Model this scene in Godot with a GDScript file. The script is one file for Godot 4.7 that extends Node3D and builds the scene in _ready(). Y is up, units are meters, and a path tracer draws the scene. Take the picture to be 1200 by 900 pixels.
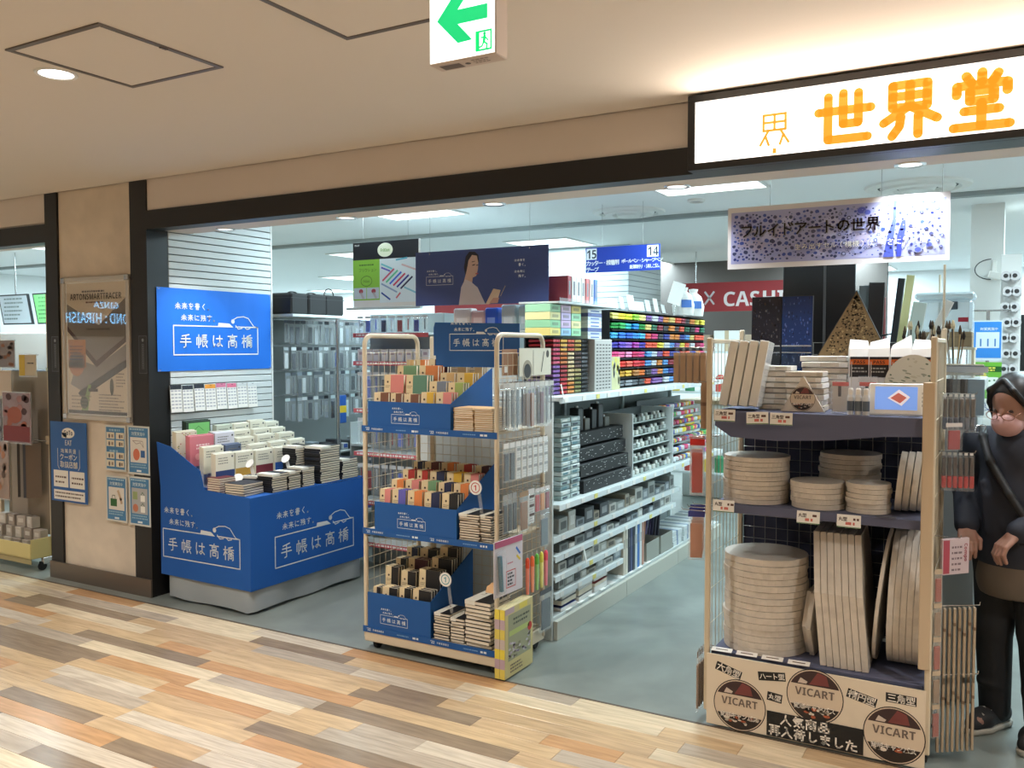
extends Node3D

# ------------------------------------------------------------------ helpers
var M := {}
var counts := {}
var cache := {}
var rng := RandomNumberGenerator.new()
const ORD := ["first", "second", "third", "fourth", "fifth", "sixth", "seventh", "eighth", "ninth", "tenth", "eleventh", "twelfth", "thirteenth", "fourteenth", "fifteenth", "sixteenth", "seventeenth", "eighteenth", "nineteenth", "twentieth"]

func rgb(r: float, g: float, b: float) -> Color:
	return Color(r / 255.0, g / 255.0, b / 255.0)

func mat(col: Color, rough := 0.7, metal := 0.0) -> StandardMaterial3D:
	var key := "m%s%.2f%.2f" % [col.to_html(), rough, metal]
	if cache.has(key):
		return cache[key]
	var m := StandardMaterial3D.new()
	m.albedo_color = col
	m.roughness = rough
	m.metallic = metal
	cache[key] = m
	return m

func glow(col: Color, energy: float) -> StandardMaterial3D:
	var m := StandardMaterial3D.new()
	m.albedo_color = col
	m.roughness = 0.5
	m.emission_enabled = true
	m.emission = col
	m.emission_energy_multiplier = energy
	return m

func clear(col: Color, alpha: float, rough := 0.08) -> StandardMaterial3D:
	var m := StandardMaterial3D.new()
	m.albedo_color = Color(col.r, col.g, col.b, alpha)
	m.transparency = BaseMaterial3D.TRANSPARENCY_ALPHA
	m.roughness = rough
	return m

func grained(col: Color, img: Image, scale: Vector3, rough: float) -> StandardMaterial3D:
	var m := StandardMaterial3D.new()
	m.albedo_color = col
	m.roughness = rough
	m.albedo_texture = tex(img)
	m.uv1_triplanar = true
	m.uv1_world_triplanar = true
	m.uv1_scale = scale
	return m

func tex(img: Image) -> ImageTexture:
	var key := "t%d" % img.get_instance_id()
	if not cache.has(key):
		cache[key] = ImageTexture.create_from_image(img)
	return cache[key]

func noise_image(size: int, freq: float, low: float, high: float, stretch: Vector2, seed_: int, power := 1.0) -> Image:
	var n := FastNoiseLite.new()
	n.seed = seed_
	n.frequency = freq
	n.fractal_octaves = 4
	var img := Image.create(size, size, false, Image.FORMAT_RGB8)
	for y in size:
		for x in size:
			# wrap on a torus so that the pattern repeats without a seam
			var a := TAU * x / size
			var b := TAU * y / size
			var k: float = size / TAU
			var v := n.get_noise_3d(cos(a) * k * stretch.x + sin(b) * k * stretch.y * 0.61, sin(a) * k * stretch.x + 37.0, cos(b) * k * stretch.y + sin(b) * k * stretch.y * 0.79)
			v = pow(clampf(v * 0.9 + 0.5, 0.0, 1.0), power)
			var c := lerpf(low, high, v)
			img.set_pixel(x, y, Color(c, c, c))
	return img

func numbered(called: String) -> String:
	var n: int = counts.get(called, 0)
	counts[called] = n + 1
	return called if n == 0 else "%s_%03d" % [called, n]

func thing(called: String, label: String, category: String, at := Vector3.ZERO, turn := 0.0, group := "") -> Node3D:
	var o := Node3D.new()
	o.name = numbered(called)
	add_child(o)
	o.position = at
	o.rotation.y = turn
	o.set_meta("label", label)
	o.set_meta("category", category)
	if group != "":
		o.set_meta("group", group)
	return o

func part(parent: Node, called: String, mesh: Mesh, m: Material, at := Vector3.ZERO, turn := Vector3.ZERO) -> MeshInstance3D:
	var o := MeshInstance3D.new()
	o.name = called
	o.mesh = mesh
	o.material_override = m
	o.position = at
	o.rotation = turn
	parent.add_child(o, true)
	return o

func single(called: String, mesh: Mesh, m: Material, at: Vector3, turn: Vector3, label: String, category: String, group := "") -> MeshInstance3D:
	var o := part(self, numbered(called), mesh, m, at, turn)
	o.set_meta("label", label)
	o.set_meta("category", category)
	if group != "":
		o.set_meta("group", group)
	return o

func struct(called: String, mesh: Mesh, m: Material, at := Vector3.ZERO) -> MeshInstance3D:
	var o := part(self, called, mesh, m, at)
	o.set_meta("kind", "structure")
	return o

# a box between two corners, as structure
func slab(called: String, a: Vector3, b: Vector3, m: Material) -> MeshInstance3D:
	return struct(called, cbox((b - a).abs(), 0.0), m, (a + b) * 0.5)

func span(parent: Node, called: String, a: Vector3, b: Vector3, m: Material, bevel := 0.0015) -> MeshInstance3D:
	return part(parent, called, cbox((b - a).abs(), bevel), m, (a + b) * 0.5)

func convex(faces: Array) -> ArrayMesh:
	var st := SurfaceTool.new()
	st.begin(Mesh.PRIMITIVE_TRIANGLES)
	var mid := Vector3.ZERO
	var k := 0
	for f in faces:
		for p in f:
			mid += p
			k += 1
	mid /= k
	for f in faces:
		var n: Vector3 = (f[1] - f[0]).cross(f[2] - f[0]).normalized()
		var c := Vector3.ZERO
		for p in f:
			c += p
		c /= f.size()
		var flip: bool = n.dot(c - mid) < 0.0
		if flip:
			n = -n
		for i in range(1, f.size() - 1):
			var tri: Array = [f[0], f[i], f[i + 1]] if flip else [f[0], f[i + 1], f[i]]
			for p in tri:
				st.set_normal(n)
				st.add_vertex(p)
	return st.commit()

func cbox(s: Vector3, bevel := 0.0015) -> Mesh:
	var key := "b%.4f,%.4f,%.4f,%.4f" % [s.x, s.y, s.z, bevel]
	if cache.has(key):
		return cache[key]
	var h := s * 0.5
	var b: float = minf(bevel, minf(h.x, minf(h.y, h.z)) * 0.8)
	var faces := []
	if b <= 0.0:
		var bm := BoxMesh.new()
		bm.size = s
		cache[key] = bm
		return bm
	for ax in 3:
		var u := (ax + 1) % 3
		var v := (ax + 2) % 3
		for sg in [-1.0, 1.0]:
			var q := []
			for c in [[-1, -1], [1, -1], [1, 1], [-1, 1]]:
				var p := Vector3.ZERO
				p[ax] = sg * h[ax]
				p[u] = c[0] * (h[u] - b)
				p[v] = c[1] * (h[v] - b)
				q.append(p)
			faces.append(q)
		for su in [-1.0, 1.0]:
			for sv in [-1.0, 1.0]:
				var q := []
				for e in [[-1, 0], [1, 0], [1, 1], [-1, 1]]:
					var p := Vector3.ZERO
					p[ax] = e[0] * (h[ax] - b)
					p[u] = su * (h[u] if e[1] == 0 else h[u] - b)
					p[v] = sv * (h[v] - b if e[1] == 0 else h[v])
					q.append(p)
				faces.append(q)
	for sx in [-1.0, 1.0]:
		for sy in [-1.0, 1.0]:
			for sz in [-1.0, 1.0]:
				faces.append([Vector3(sx * h.x, sy * (h.y - b), sz * (h.z - b)), Vector3(sx * (h.x - b), sy * h.y, sz * (h.z - b)), Vector3(sx * (h.x - b), sy * (h.y - b), sz * h.z)])
	var m := convex(faces)
	cache[key] = m
	return m

# profile of (radius, height) turned about y; every profile segment is its own smooth band
func lathe(profile: Array, segs := 24, smooth := false) -> ArrayMesh:
	var st := SurfaceTool.new()
	st.begin(Mesh.PRIMITIVE_TRIANGLES)
	for i in profile.size() - 1:
		st.set_smooth_group(0 if smooth else i)
		var a: Vector2 = profile[i]
		var b: Vector2 = profile[i + 1]
		for k in segs:
			var t0 := TAU * k / segs
			var t1 := TAU * (k + 1) / segs
			var p00 := Vector3(cos(t0) * a.x, a.y, sin(t0) * a.x)
			var p01 := Vector3(cos(t1) * a.x, a.y, sin(t1) * a.x)
			var p10 := Vector3(cos(t0) * b.x, b.y, sin(t0) * b.x)
			var p11 := Vector3(cos(t1) * b.x, b.y, sin(t1) * b.x)
			if a.x > 0.00001:
				for p in [p00, p01, p11]:
					st.add_vertex(p)
			if b.x > 0.00001:
				for p in [p00, p11, p10]:
					st.add_vertex(p)
	st.generate_normals()
	return st.commit()

func add_tube(st: SurfaceTool, pts: Array, r: float, sides := 6, shut := false) -> void:
	var rings := []
	var up := Vector3.UP
	for i in pts.size():
		var d: Vector3
		if shut:
			d = (pts[(i + 1) % pts.size()] - pts[(i - 1 + pts.size()) % pts.size()]).normalized()
		else:
			d = (pts[mini(i + 1, pts.size() - 1)] - pts[maxi(i - 1, 0)]).normalized()
		var side := d.cross(up)
		if side.length() < 0.05:
			side = d.cross(Vector3.RIGHT if i == 0 else Vector3(0.7, 0.1, 0.7))
		side = side.normalized()
		if i > 0:
			var prev: Vector3 = rings[i - 1][sides]
			var s2: Vector3 = prev - d * prev.dot(d)
			if s2.length() > 0.01:
				side = s2.normalized()
		var w := side.cross(d)
		var ring := []
		for k in sides:
			var t := TAU * k / sides
			ring.append(pts[i] + (side * cos(t) + w * sin(t)) * r)
		ring.append(side)
		rings.append(ring)
	st.set_smooth_group(0)
	var n: int = pts.size() if shut else pts.size() - 1
	for i in n:
		var a: Array = rings[i]
		var b: Array = rings[(i + 1) % pts.size()]
		for k in sides:
			var k2 := (k + 1) % sides
			for p in [a[k], b[k2], a[k2], a[k], b[k], b[k2]]:
				st.add_vertex(p)
	if not shut:
		st.set_smooth_group(1)
		for k in range(1, sides - 1):
			for p in [rings[0][0], rings[0][k], rings[0][k + 1]]:
				st.add_vertex(p)
			for p in [rings[-1][0], rings[-1][k + 1], rings[-1][k]]:
				st.add_vertex(p)

func tube(pts: Array, r: float, sides := 6, shut := false) -> ArrayMesh:
	var st := SurfaceTool.new()
	st.begin(Mesh.PRIMITIVE_TRIANGLES)
	add_tube(st, pts, r, sides, shut)
	st.generate_normals()
	return st.commit()

func tubes(list: Array, r: float, sides := 4) -> ArrayMesh:
	var st := SurfaceTool.new()
	st.begin(Mesh.PRIMITIVE_TRIANGLES)
	for pts in list:
		add_tube(st, pts, r, sides)
	st.generate_normals()
	return st.commit()

# outline in the xy plane, given thickness along z (from 0 to -depth)
func extrude(poly: PackedVector2Array, depth: float, both := true) -> ArrayMesh:
	var st := SurfaceTool.new()
	st.begin(Mesh.PRIMITIVE_TRIANGLES)
	if not Geometry2D.is_polygon_clockwise(poly):
		poly.reverse()
	var idx := Geometry2D.triangulate_polygon(poly)
	st.set_smooth_group(-1)
	for k in range(0, idx.size(), 3):
		var a := poly[idx[k]]
		var b := poly[idx[k + 1]]
		var c := poly[idx[k + 2]]
		if (b - a).cross(c - a) > 0.0:
			var t := b
			b = c
			c = t
		for p in [a, b, c]:
			st.set_normal(Vector3.BACK)
			st.add_vertex(Vector3(p.x, p.y, 0))
		if both:
			for p in [a, c, b]:
				st.set_normal(Vector3.FORWARD)
				st.add_vertex(Vector3(p.x, p.y, -depth))
	for i in poly.size():
		var a := poly[i]
		var b := poly[(i + 1) % poly.size()]
		var n := Vector3(-(b - a).y, (b - a).x, 0).normalized()
		for p in [Vector3(a.x, a.y, 0), Vector3(a.x, a.y, -depth), Vector3(b.x, b.y, -depth), Vector3(a.x, a.y, 0), Vector3(b.x, b.y, -depth), Vector3(b.x, b.y, 0)]:
			st.set_normal(n)
			st.add_vertex(p)
	return st.commit()

func ring_poly(r: float, n: int, start := 0.0, sx := 1.0, sy := 1.0) -> PackedVector2Array:
	var out := PackedVector2Array()
	for k in n:
		out.append(Vector2(cos(start + TAU * k / n) * r * sx, sin(start + TAU * k / n) * r * sy))
	return out

func merge(list: Array) -> ArrayMesh:
	# list of [mesh, Transform3D]
	var st := SurfaceTool.new()
	st.begin(Mesh.PRIMITIVE_TRIANGLES)
	for e in list:
		st.append_from(e[0], 0, e[1])
	return st.commit()

func at(p: Vector3) -> Transform3D:
	return Transform3D(Basis(), p)

func turned(p: Vector3, euler: Vector3) -> Transform3D:
	return Transform3D(Basis.from_euler(euler), p)

func area_light(parent: Node, at_: Vector3, turn: Vector3, size: Vector2, col: Color, energy: float) -> void:
	var l := AreaLight3D.new()
	l.name = "light"
	l.area_size = size
	l.area_normalize_energy = true
	l.light_color = col
	l.light_energy = energy
	l.area_range = 30.0
	l.area_attenuation = 2.0
	l.shadow_enabled = true
	l.position = at_
	l.rotation = turn
	parent.add_child(l, true)

# ------------------------------------------------------------------ flat print: coloured shapes and lettering
class Print:
	var v := PackedVector3Array()
	var c := PackedColorArray()
	var z := 0.0
	var glyphs: Dictionary
	var fonts: Dictionary
	func up() -> void:
		z += 0.0004
	func tri(p: Vector2, q: Vector2, r: Vector2, col: Color) -> void:
		if (q - p).cross(r - p) > 0.0:
			var t := q
			q = r
			r = t
		for a in [p, q, r]:
			v.append(Vector3(a.x, a.y, z))
			c.append(col)
	func poly(pts: PackedVector2Array, col: Color) -> void:
		var lc := col.srgb_to_linear()
		var idx := Geometry2D.triangulate_polygon(pts)
		for k in range(0, idx.size(), 3):
			tri(pts[idx[k]], pts[idx[k + 1]], pts[idx[k + 2]], lc)
	func rect(x0: float, y0: float, x1: float, y1: float, col: Color) -> void:
		var lc := col.srgb_to_linear()
		tri(Vector2(x0, y0), Vector2(x1, y0), Vector2(x1, y1), lc)
		tri(Vector2(x0, y0), Vector2(x1, y1), Vector2(x0, y1), lc)
	func oval(x: float, y: float, rx: float, ry: float, col: Color, n := 28) -> void:
		var lc := col.srgb_to_linear()
		for k in n:
			var t0 := TAU * k / n
			var t1 := TAU * (k + 1) / n
			tri(Vector2(x, y), Vector2(x + cos(t0) * rx, y + sin(t0) * ry), Vector2(x + cos(t1) * rx, y + sin(t1) * ry), lc)
	func line(pts: Array, w: float, col: Color, round_ends := false) -> void:
		var lc := col.srgb_to_linear()
		for i in pts.size() - 1:
			var a: Vector2 = pts[i]
			var b: Vector2 = pts[i + 1]
			var d := (b - a).normalized()
			var n := Vector2(-d.y, d.x) * w * 0.5
			var e := Vector2.ZERO if round_ends else d * w * 0.42
			tri(a - e - n, b + e - n, b + e + n, lc)
			tri(a - e - n, b + e + n, a - e + n, lc)
		if round_ends:
			for p in pts:
				oval(p.x, p.y, w * 0.5, w * 0.5, col, 12)
	func frame(x0: float, y0: float, x1: float, y1: float, w: float, col: Color) -> void:
		line([Vector2(x0, y0), Vector2(x1, y0), Vector2(x1, y1), Vector2(x0, y1), Vector2(x0, y0)], w, col)
	# x, y: lower left corner of the first character's square
	func kana(s: String, x: float, y: float, size: float, col: Color, weight := 0.09, pitch := 1.06, squeeze := 1.0, round_ends := false) -> void:
		for ch in s:
			if glyphs.has(ch):
				for stroke in glyphs[ch].split(";"):
					var nums: PackedStringArray = stroke.strip_edges().split(" ", false)
					var pts := []
					for k in range(0, nums.size() - 1, 2):
						pts.append(Vector2(x + nums[k].to_float() * 0.01 * size * squeeze, y + (1.0 - nums[k + 1].to_float() * 0.01) * size))
					line(pts, size * weight, col, round_ends)
			x += size * pitch * squeeze
	func latin(s: String, x: float, y: float, size: float, col: Color, bold := false, squeeze := 1.0, centre := false, mirrored := false) -> void:
		var tm := TextMesh.new()
		tm.text = s
		tm.font = fonts["bold" if bold else "plain"]
		tm.font_size = 32
		tm.pixel_size = size / 24.0
		tm.depth = 0.01
		tm.curve_step = 4.0
		tm.horizontal_alignment = HORIZONTAL_ALIGNMENT_CENTER if centre else HORIZONTAL_ALIGNMENT_LEFT
		tm.vertical_alignment = VERTICAL_ALIGNMENT_BOTTOM
		var arr := tm.get_mesh_arrays()
		if arr.is_empty() or arr[Mesh.ARRAY_VERTEX] == null:
			return
		var vs: PackedVector3Array = arr[Mesh.ARRAY_VERTEX]
		var ns: PackedVector3Array = arr[Mesh.ARRAY_NORMAL]
		var ix: PackedInt32Array = arr[Mesh.ARRAY_INDEX]
		var lc := col.srgb_to_linear()
		var base := 1e9
		for q in vs:
			base = minf(base, q.y)
		var mx := -1.0 if mirrored else 1.0
		for k in range(0, ix.size(), 3):
			if ns[ix[k]].z > 0.5:
				var t := []
				for j in 3:
					var q := vs[ix[k + j]]
					t.append(Vector2(x + q.x * squeeze * mx, y + q.y - base))
				tri(t[0], t[1], t[2], lc)
	# rows of short dashes where the photograph's small print cannot be read
	func dashes(x0: float, y0: float, x1: float, rows: int, pitch: float, h: float, col: Color, r: RandomNumberGenerator) -> void:
		for k in rows:
			var x := x0
			var end := x1 - (x1 - x0) * r.randf_range(0.0, 0.3)
			while x < end:
				var w := r.randf_range(0.6, 2.2) * h
				rect(x, y0 - k * pitch - h, minf(x + w, x1), y0 - k * pitch, col)
				x += w + h * 0.5
	func mesh() -> ArrayMesh:
		var m := ArrayMesh.new()
		if v.is_empty():
			return m
		var a := []
		a.resize(Mesh.ARRAY_MAX)
		var n := PackedVector3Array()
		n.resize(v.size())
		n.fill(Vector3.BACK)
		a[Mesh.ARRAY_VERTEX] = v
		a[Mesh.ARRAY_NORMAL] = n
		a[Mesh.ARRAY_COLOR] = c
		m.add_surface_from_arrays(Mesh.PRIMITIVE_TRIANGLES, a)
		return m

func ink() -> Print:
	var p := Print.new()
	p.glyphs = GLYPH
	p.fonts = cache["fonts"]
	return p

func printed(parent: Node, p: Print, at_ := Vector3.ZERO, turn := Vector3.ZERO, called := "print", m: Material = null) -> MeshInstance3D:
	return part(parent, called, p.mesh(), M.print if m == null else m, at_, turn)

# brush strokes of the Japanese characters on the signs: each stroke is a run of x y points on a 100 x 100 square, y downwards
const GLYPH := {
	"世": "5 38 95 38;22 12 22 88 90 88;48 8 48 62;74 10 74 62;48 62 74 62",
	"界": "22 8 78 8 78 46 22 46 22 8;22 27 78 27;50 8 50 46;48 46 8 70;52 46 94 70;36 62 34 78 22 94;64 62 64 94",
	"堂": "50 4 50 20;26 8 34 20;74 8 66 20;12 38 12 24 88 24 88 38;32 34 68 34 68 50 32 50 32 34;24 66 76 66;50 54 50 92;8 92 92 92",
	"フ": "14 18 86 18 78 48 58 72 30 90",
	"ル": "30 20 30 50 24 70 10 86;56 14 56 84 76 70 92 52",
	"イ": "82 10 54 38 14 58;54 38 54 92",
	"ド": "34 8 34 92;34 40 78 60;66 10 76 26;82 6 92 20",
	"ト": "34 8 34 92;34 40 80 60",
	"ア": "12 16 88 16 76 34 58 46;50 34 46 62 24 90",
	"ー": "10 50 90 50",
	"の": "52 18 44 56 30 76 16 66 14 46 30 24 54 16 78 24 88 48 78 72 56 84",
	"生": "28 8 12 40;20 28 88 28;50 6 50 90;18 58 84 58;8 90 92 90",
	"み": "20 16 54 16 34 60 14 72 10 58 36 50 66 58 88 70;76 40 68 70 52 90",
	"出": "50 6 50 88;22 16 22 44 78 44 78 16;12 56 12 88 88 88 88 56",
	"す": "8 24 92 24;58 6 58 48 48 60 36 54 42 42 56 44 58 64 40 92",
	"セ": "10 38 86 28 70 54;38 10 38 74 48 86 86 86",
	"(": "70 6 50 30 46 50 50 70 70 94",
	")": "30 6 50 30 54 50 50 70 30 94",
	"模": "4 28 40 28;22 6 22 94;22 32 4 64;22 36 38 52;46 18 96 18;60 8 60 26;82 8 82 26;52 32 90 32 90 58 52 58 52 32;52 45 90 45;44 70 98 70;70 58 68 78 46 94;72 74 96 94",
	"様": "4 28 40 28;22 6 22 94;22 32 4 64;22 36 38 52;56 4 62 14;84 4 78 14;48 18 94 18;50 32 92 32;42 46 98 46;70 18 70 90 60 94;44 62 56 62 44 84;92 54 76 66;72 60 96 90",
	"は": "16 12 12 50 18 88 26 70;40 32 92 32;70 10 70 72 56 86 44 76 56 64 76 70 92 84",
	"ま": "14 22 86 22;18 42 82 42;52 6 52 72 38 86 24 78 32 66 56 68 84 84",
	"さ": "12 26 86 22;42 6 70 52 40 50;26 60 28 80 46 90 74 90",
	"に": "18 12 14 50 20 88 28 70;46 26 86 26;44 66 48 82 88 82",
	"。": "14 80 26 80 30 88 24 96 14 94 10 86 14 80",
	"未": "18 28 82 28;6 50 94 50;50 4 50 94;50 50 8 84;50 50 92 84",
	"来": "12 20 88 20;30 28 36 44;70 28 62 44;6 50 94 50;50 4 50 94;50 50 8 86;50 50 92 86",
	"を": "14 20 82 20;44 4 22 50 50 44 58 66;86 40 40 62 32 80 46 90 80 90",
	"書": "26 8 76 8 76 32;12 20 90 20;26 32 76 32;50 2 50 54;16 43 86 43;8 54 94 54;28 64 72 64 72 94 28 94 28 64;28 79 72 79",
	"く": "66 8 28 48 68 92",
	"残": "4 14 46 14;24 14 8 52;22 30 42 32 36 58 8 92;16 46 30 58;52 24 90 20;52 42 92 36;48 60 96 52;66 6 70 56 82 84 94 90 96 74;88 60 70 80 48 92",
	"手": "78 6 20 16;14 34 86 34;6 56 94 56;50 14 50 88 34 92",
	"帳": "6 26 6 74;6 26 38 26 38 70 32 74;22 6 22 94;54 8 54 50;54 8 90 8;54 22 86 22;54 36 86 36;44 50 98 50;56 50 56 90 72 82;92 60 76 70;68 52 94 92",
	"高": "50 2 50 14;8 14 92 14;30 24 70 24 70 40 30 40 30 24;14 94 14 50 86 50 86 92 76 94;34 62 66 62 66 82 34 82 34 62",
	"橋": "4 28 38 28;20 6 20 94;20 32 4 64;20 36 36 52;86 4 50 14;44 24 98 24;68 10 46 44;70 24 96 44;58 34 82 34 82 48 58 48 58 34;48 94 48 56 94 56 94 90 86 94;60 66 82 66 82 82 60 82 60 66",
	"人": "50 6 44 46 8 92;48 34 66 66 94 92",
	"気": "28 4 8 36;24 16 88 16;26 30 80 30;14 44 76 44 78 76 96 92 98 76;24 54 60 92;60 54 16 92",
	"商": "50 2 50 12;8 14 92 14;34 18 40 28;66 18 60 28;12 94 12 32 88 32 88 90 78 94;40 34 26 54;60 34 60 48 78 50;34 60 66 60 66 82 34 82 34 60",
	"品": "28 8 72 8 72 40 28 40 28 8;8 54 44 54 44 90 8 90 8 54;56 54 92 54 92 90 56 90 56 54",
	"再": "8 10 92 10;50 10 50 70;20 94 20 28 80 28 80 90 70 94;20 50 80 50;4 70 96 70",
	"入": "34 8 52 12 48 46 8 92;50 30 66 66 94 92",
	"荷": "8 16 92 16;32 4 32 26;68 4 68 26;28 32 8 64;20 50 20 94;34 40 96 40;82 40 82 92 70 94;40 54 64 54 64 76 40 76 40 54",
	"し": "30 8 30 70 42 88 62 86 84 66",
	"た": "8 24 58 24;36 6 10 90;54 46 88 44;50 64 54 84 92 86",
	"六": "50 4 50 22;6 32 94 32;36 46 12 92;62 46 90 92",
	"角": "36 4 14 30;36 12 66 12 56 30;22 30 18 70 8 94;22 30 84 30 84 90 72 94;22 48 84 48;22 66 84 66;52 30 52 92",
	"型": "8 10 56 10;4 30 58 30;22 10 20 30 8 50;42 10 42 52;68 8 68 42;88 4 88 48 78 50;18 68 82 68;50 54 50 92;6 92 94 92",
	"ハ": "36 22 28 56 8 86;62 18 76 48 92 86",
	"丸": "10 34 70 34 70 80 80 90 94 86 96 70;42 6 38 56 8 92;20 50 54 74",
	"楕": "4 28 38 28;20 6 20 94;20 32 4 64;20 36 36 52;44 16 96 16;66 4 46 46;56 40 90 40 90 92 82 94;56 40 56 94;56 56 90 56;56 72 90 72;60 28 92 28",
	"円": "12 94 12 10 88 10 88 90 76 94;12 50 88 50;50 10 50 50",
	"三": "14 16 86 16;20 50 80 50;6 88 94 88",
	"変": "50 2 50 12;8 14 92 14;40 14 30 42;60 14 60 44;22 26 10 40;78 24 90 40;36 46 14 68;34 56 76 56 50 82 14 96;30 66 56 86 90 96",
	"形": "6 12 56 12;4 46 58 46;22 12 20 50 6 90;42 12 42 92;90 6 66 28;92 34 66 58;96 62 60 94",
	"キ": "12 32 84 24;8 60 90 50;42 6 60 94",
	"ャ": "16 50 84 40 66 64;36 30 52 94",
	"ン": "14 18 36 32;14 86 52 74 88 30",
	"バ": "32 28 26 56 6 88;60 24 74 52 88 88;74 6 82 18;88 2 96 14",
	"ス": "18 16 78 16 58 54 12 90;54 56 90 90",
	"地": "6 32 40 32;22 8 22 78;4 80 42 70;56 20 56 78 66 88 94 88 94 70;44 44 90 30 88 66;74 6 74 72",
	"域": "4 32 36 32;20 8 20 78;2 80 38 70;40 24 96 24;46 38 64 38 64 58 46 58 46 38;40 74 70 68;76 6 80 60 92 90 98 74;92 40 78 70 58 92",
	"共": "10 24 90 24;34 6 34 60;66 6 66 60;4 60 96 60;34 70 14 94;66 70 86 94",
	"通": "6 14 18 24;6 40 20 40 20 70;4 92 20 74 40 90 96 92;40 10 84 10 66 24;40 80 40 28 88 28 88 78;40 46 88 46;40 62 88 62;64 28 64 80",
	"ク": "36 8 12 44;32 22 82 22 66 62 26 92",
	"ポ": "10 32 84 32;48 10 48 92;26 48 10 72;70 48 88 72;88 6 94 12 88 18 82 12 88 6",
	"ボ": "10 32 84 32;48 10 48 92;26 48 10 72;70 48 88 72;78 6 84 18;90 4 96 14",
	"取": "4 10 52 10;14 10 14 80;40 10 40 94;14 32 40 32;14 54 40 54;2 80 44 72;52 24 90 24 76 62 50 92;58 40 76 72 96 90",
	"扱": "4 28 38 28;22 6 22 88 12 92;4 62 38 50;46 14 84 14 76 42 92 42 80 70 44 94;58 14 54 60 40 92;56 46 74 76 96 94",
	"店": "50 2 50 14;10 14 94 14;14 14 12 60 4 92;54 22 54 54;54 38 86 38;28 54 84 54 84 90 28 90 28 54",
	"舗": "28 4 6 26;28 4 50 24;14 30 44 30;28 18 28 52;6 42 50 42;12 56 44 56 44 90 12 90 12 56;52 20 98 20;74 6 74 94;56 36 92 36 92 92;56 36 56 94;56 54 92 54;56 72 92 72;84 4 92 14",
	"ペ": "6 58 34 26 94 78;74 14 80 20 74 26 68 20 74 14",
	"シ": "16 14 36 24;8 40 28 50;12 88 54 74 90 30",
	"プ": "10 22 78 22 70 52 24 90;88 6 94 12 88 18 82 12 88 6",
	"鉛": "26 4 4 34;26 4 48 30;12 36 40 36;26 22 26 86;6 54 46 54;12 64 16 80;40 62 36 78;2 90 50 84;64 8 50 40;80 8 98 38;58 50 92 50 92 90 58 90 58 50",
	"筆": "20 2 6 20;14 12 46 12;66 2 54 20;60 12 96 12;24 26 76 26 76 52;10 39 90 39;24 52 76 52;50 20 50 96;14 65 86 65;4 80 96 80",
	"削": "30 4 30 34;8 8 16 24;52 8 44 24;12 94 12 36 50 36 50 90 40 94;12 54 50 54;12 70 50 70;68 12 68 66;90 6 90 88 76 92",
	"り": "28 10 24 44 32 56 40 44;66 8 68 56 58 78 40 94",
	"消": "8 8 20 18;4 32 16 42;6 90 22 60;66 4 66 36;42 8 50 26;90 8 82 26;42 94 42 38 90 38 90 88 80 94;42 56 90 56;42 72 90 72",
	"ゴ": "12 22 80 22 80 84;8 84 84 84;76 4 82 14;88 2 94 12",
	"ム": "44 10 14 84 82 78;62 50 90 92",
	"カ": "10 30 82 30 78 80 68 90 58 86;44 6 40 46 12 90",
	"タ": "36 6 12 44;32 20 82 20 66 60 26 92;28 42 66 64",
	"ッ": "16 40 24 58;44 36 50 54;82 38 74 66 40 92",
	"接": "4 28 36 28;20 6 20 88 10 92;4 62 36 50;66 2 66 12;44 14 94 14;56 18 60 30;82 18 76 30;40 34 98 34;42 56 98 56;62 40 52 68 88 94;82 56 70 80 42 94",
	"着": "32 2 38 12;68 2 62 12;14 14 86 14;20 26 80 26;6 40 94 40;50 14 50 40;40 40 6 84;32 52 82 52 82 96 32 96 32 52;32 66 82 66;32 80 82 80",
	"剤": "32 2 32 14;6 16 58 16;50 18 34 38 6 50;16 22 56 48;16 52 16 76 6 94;46 52 46 94;16 62 46 62;70 12 70 66;90 6 90 88 78 92",
	"テ": "18 14 82 14;8 38 92 38;54 38 50 66 26 92",
	"リ": "26 12 26 56;74 8 74 50 62 76 36 94",
	"ョ": "28 36 80 36 80 92 24 92;30 64 80 64",
	"・": "46 46 54 54",
	"中": "14 28 86 28 86 62 14 62 14 28;50 6 50 94",
	"対": "28 4 28 20;4 22 52 22;44 30 6 90;12 42 46 84;54 30 98 30;84 8 84 86 70 92;62 48 70 64",
	"策": "20 2 6 20;14 12 46 12;66 2 54 20;60 12 96 12;8 32 92 32;24 62 24 46 76 46 76 62;50 22 50 96;48 62 8 92;52 62 92 92",
	"実": "50 2 50 12;8 28 8 14 92 14 92 28;22 32 78 32;22 46 78 46;6 62 94 62;50 24 46 66 10 94;52 62 90 94",
	"施": "24 4 24 18;4 20 50 20;22 20 18 60 4 92;18 44 44 44 42 86 32 90;62 4 50 28;58 16 96 16;52 48 94 36 92 62;74 28 74 72;58 44 58 82 68 90 96 90 96 76",
}

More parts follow.
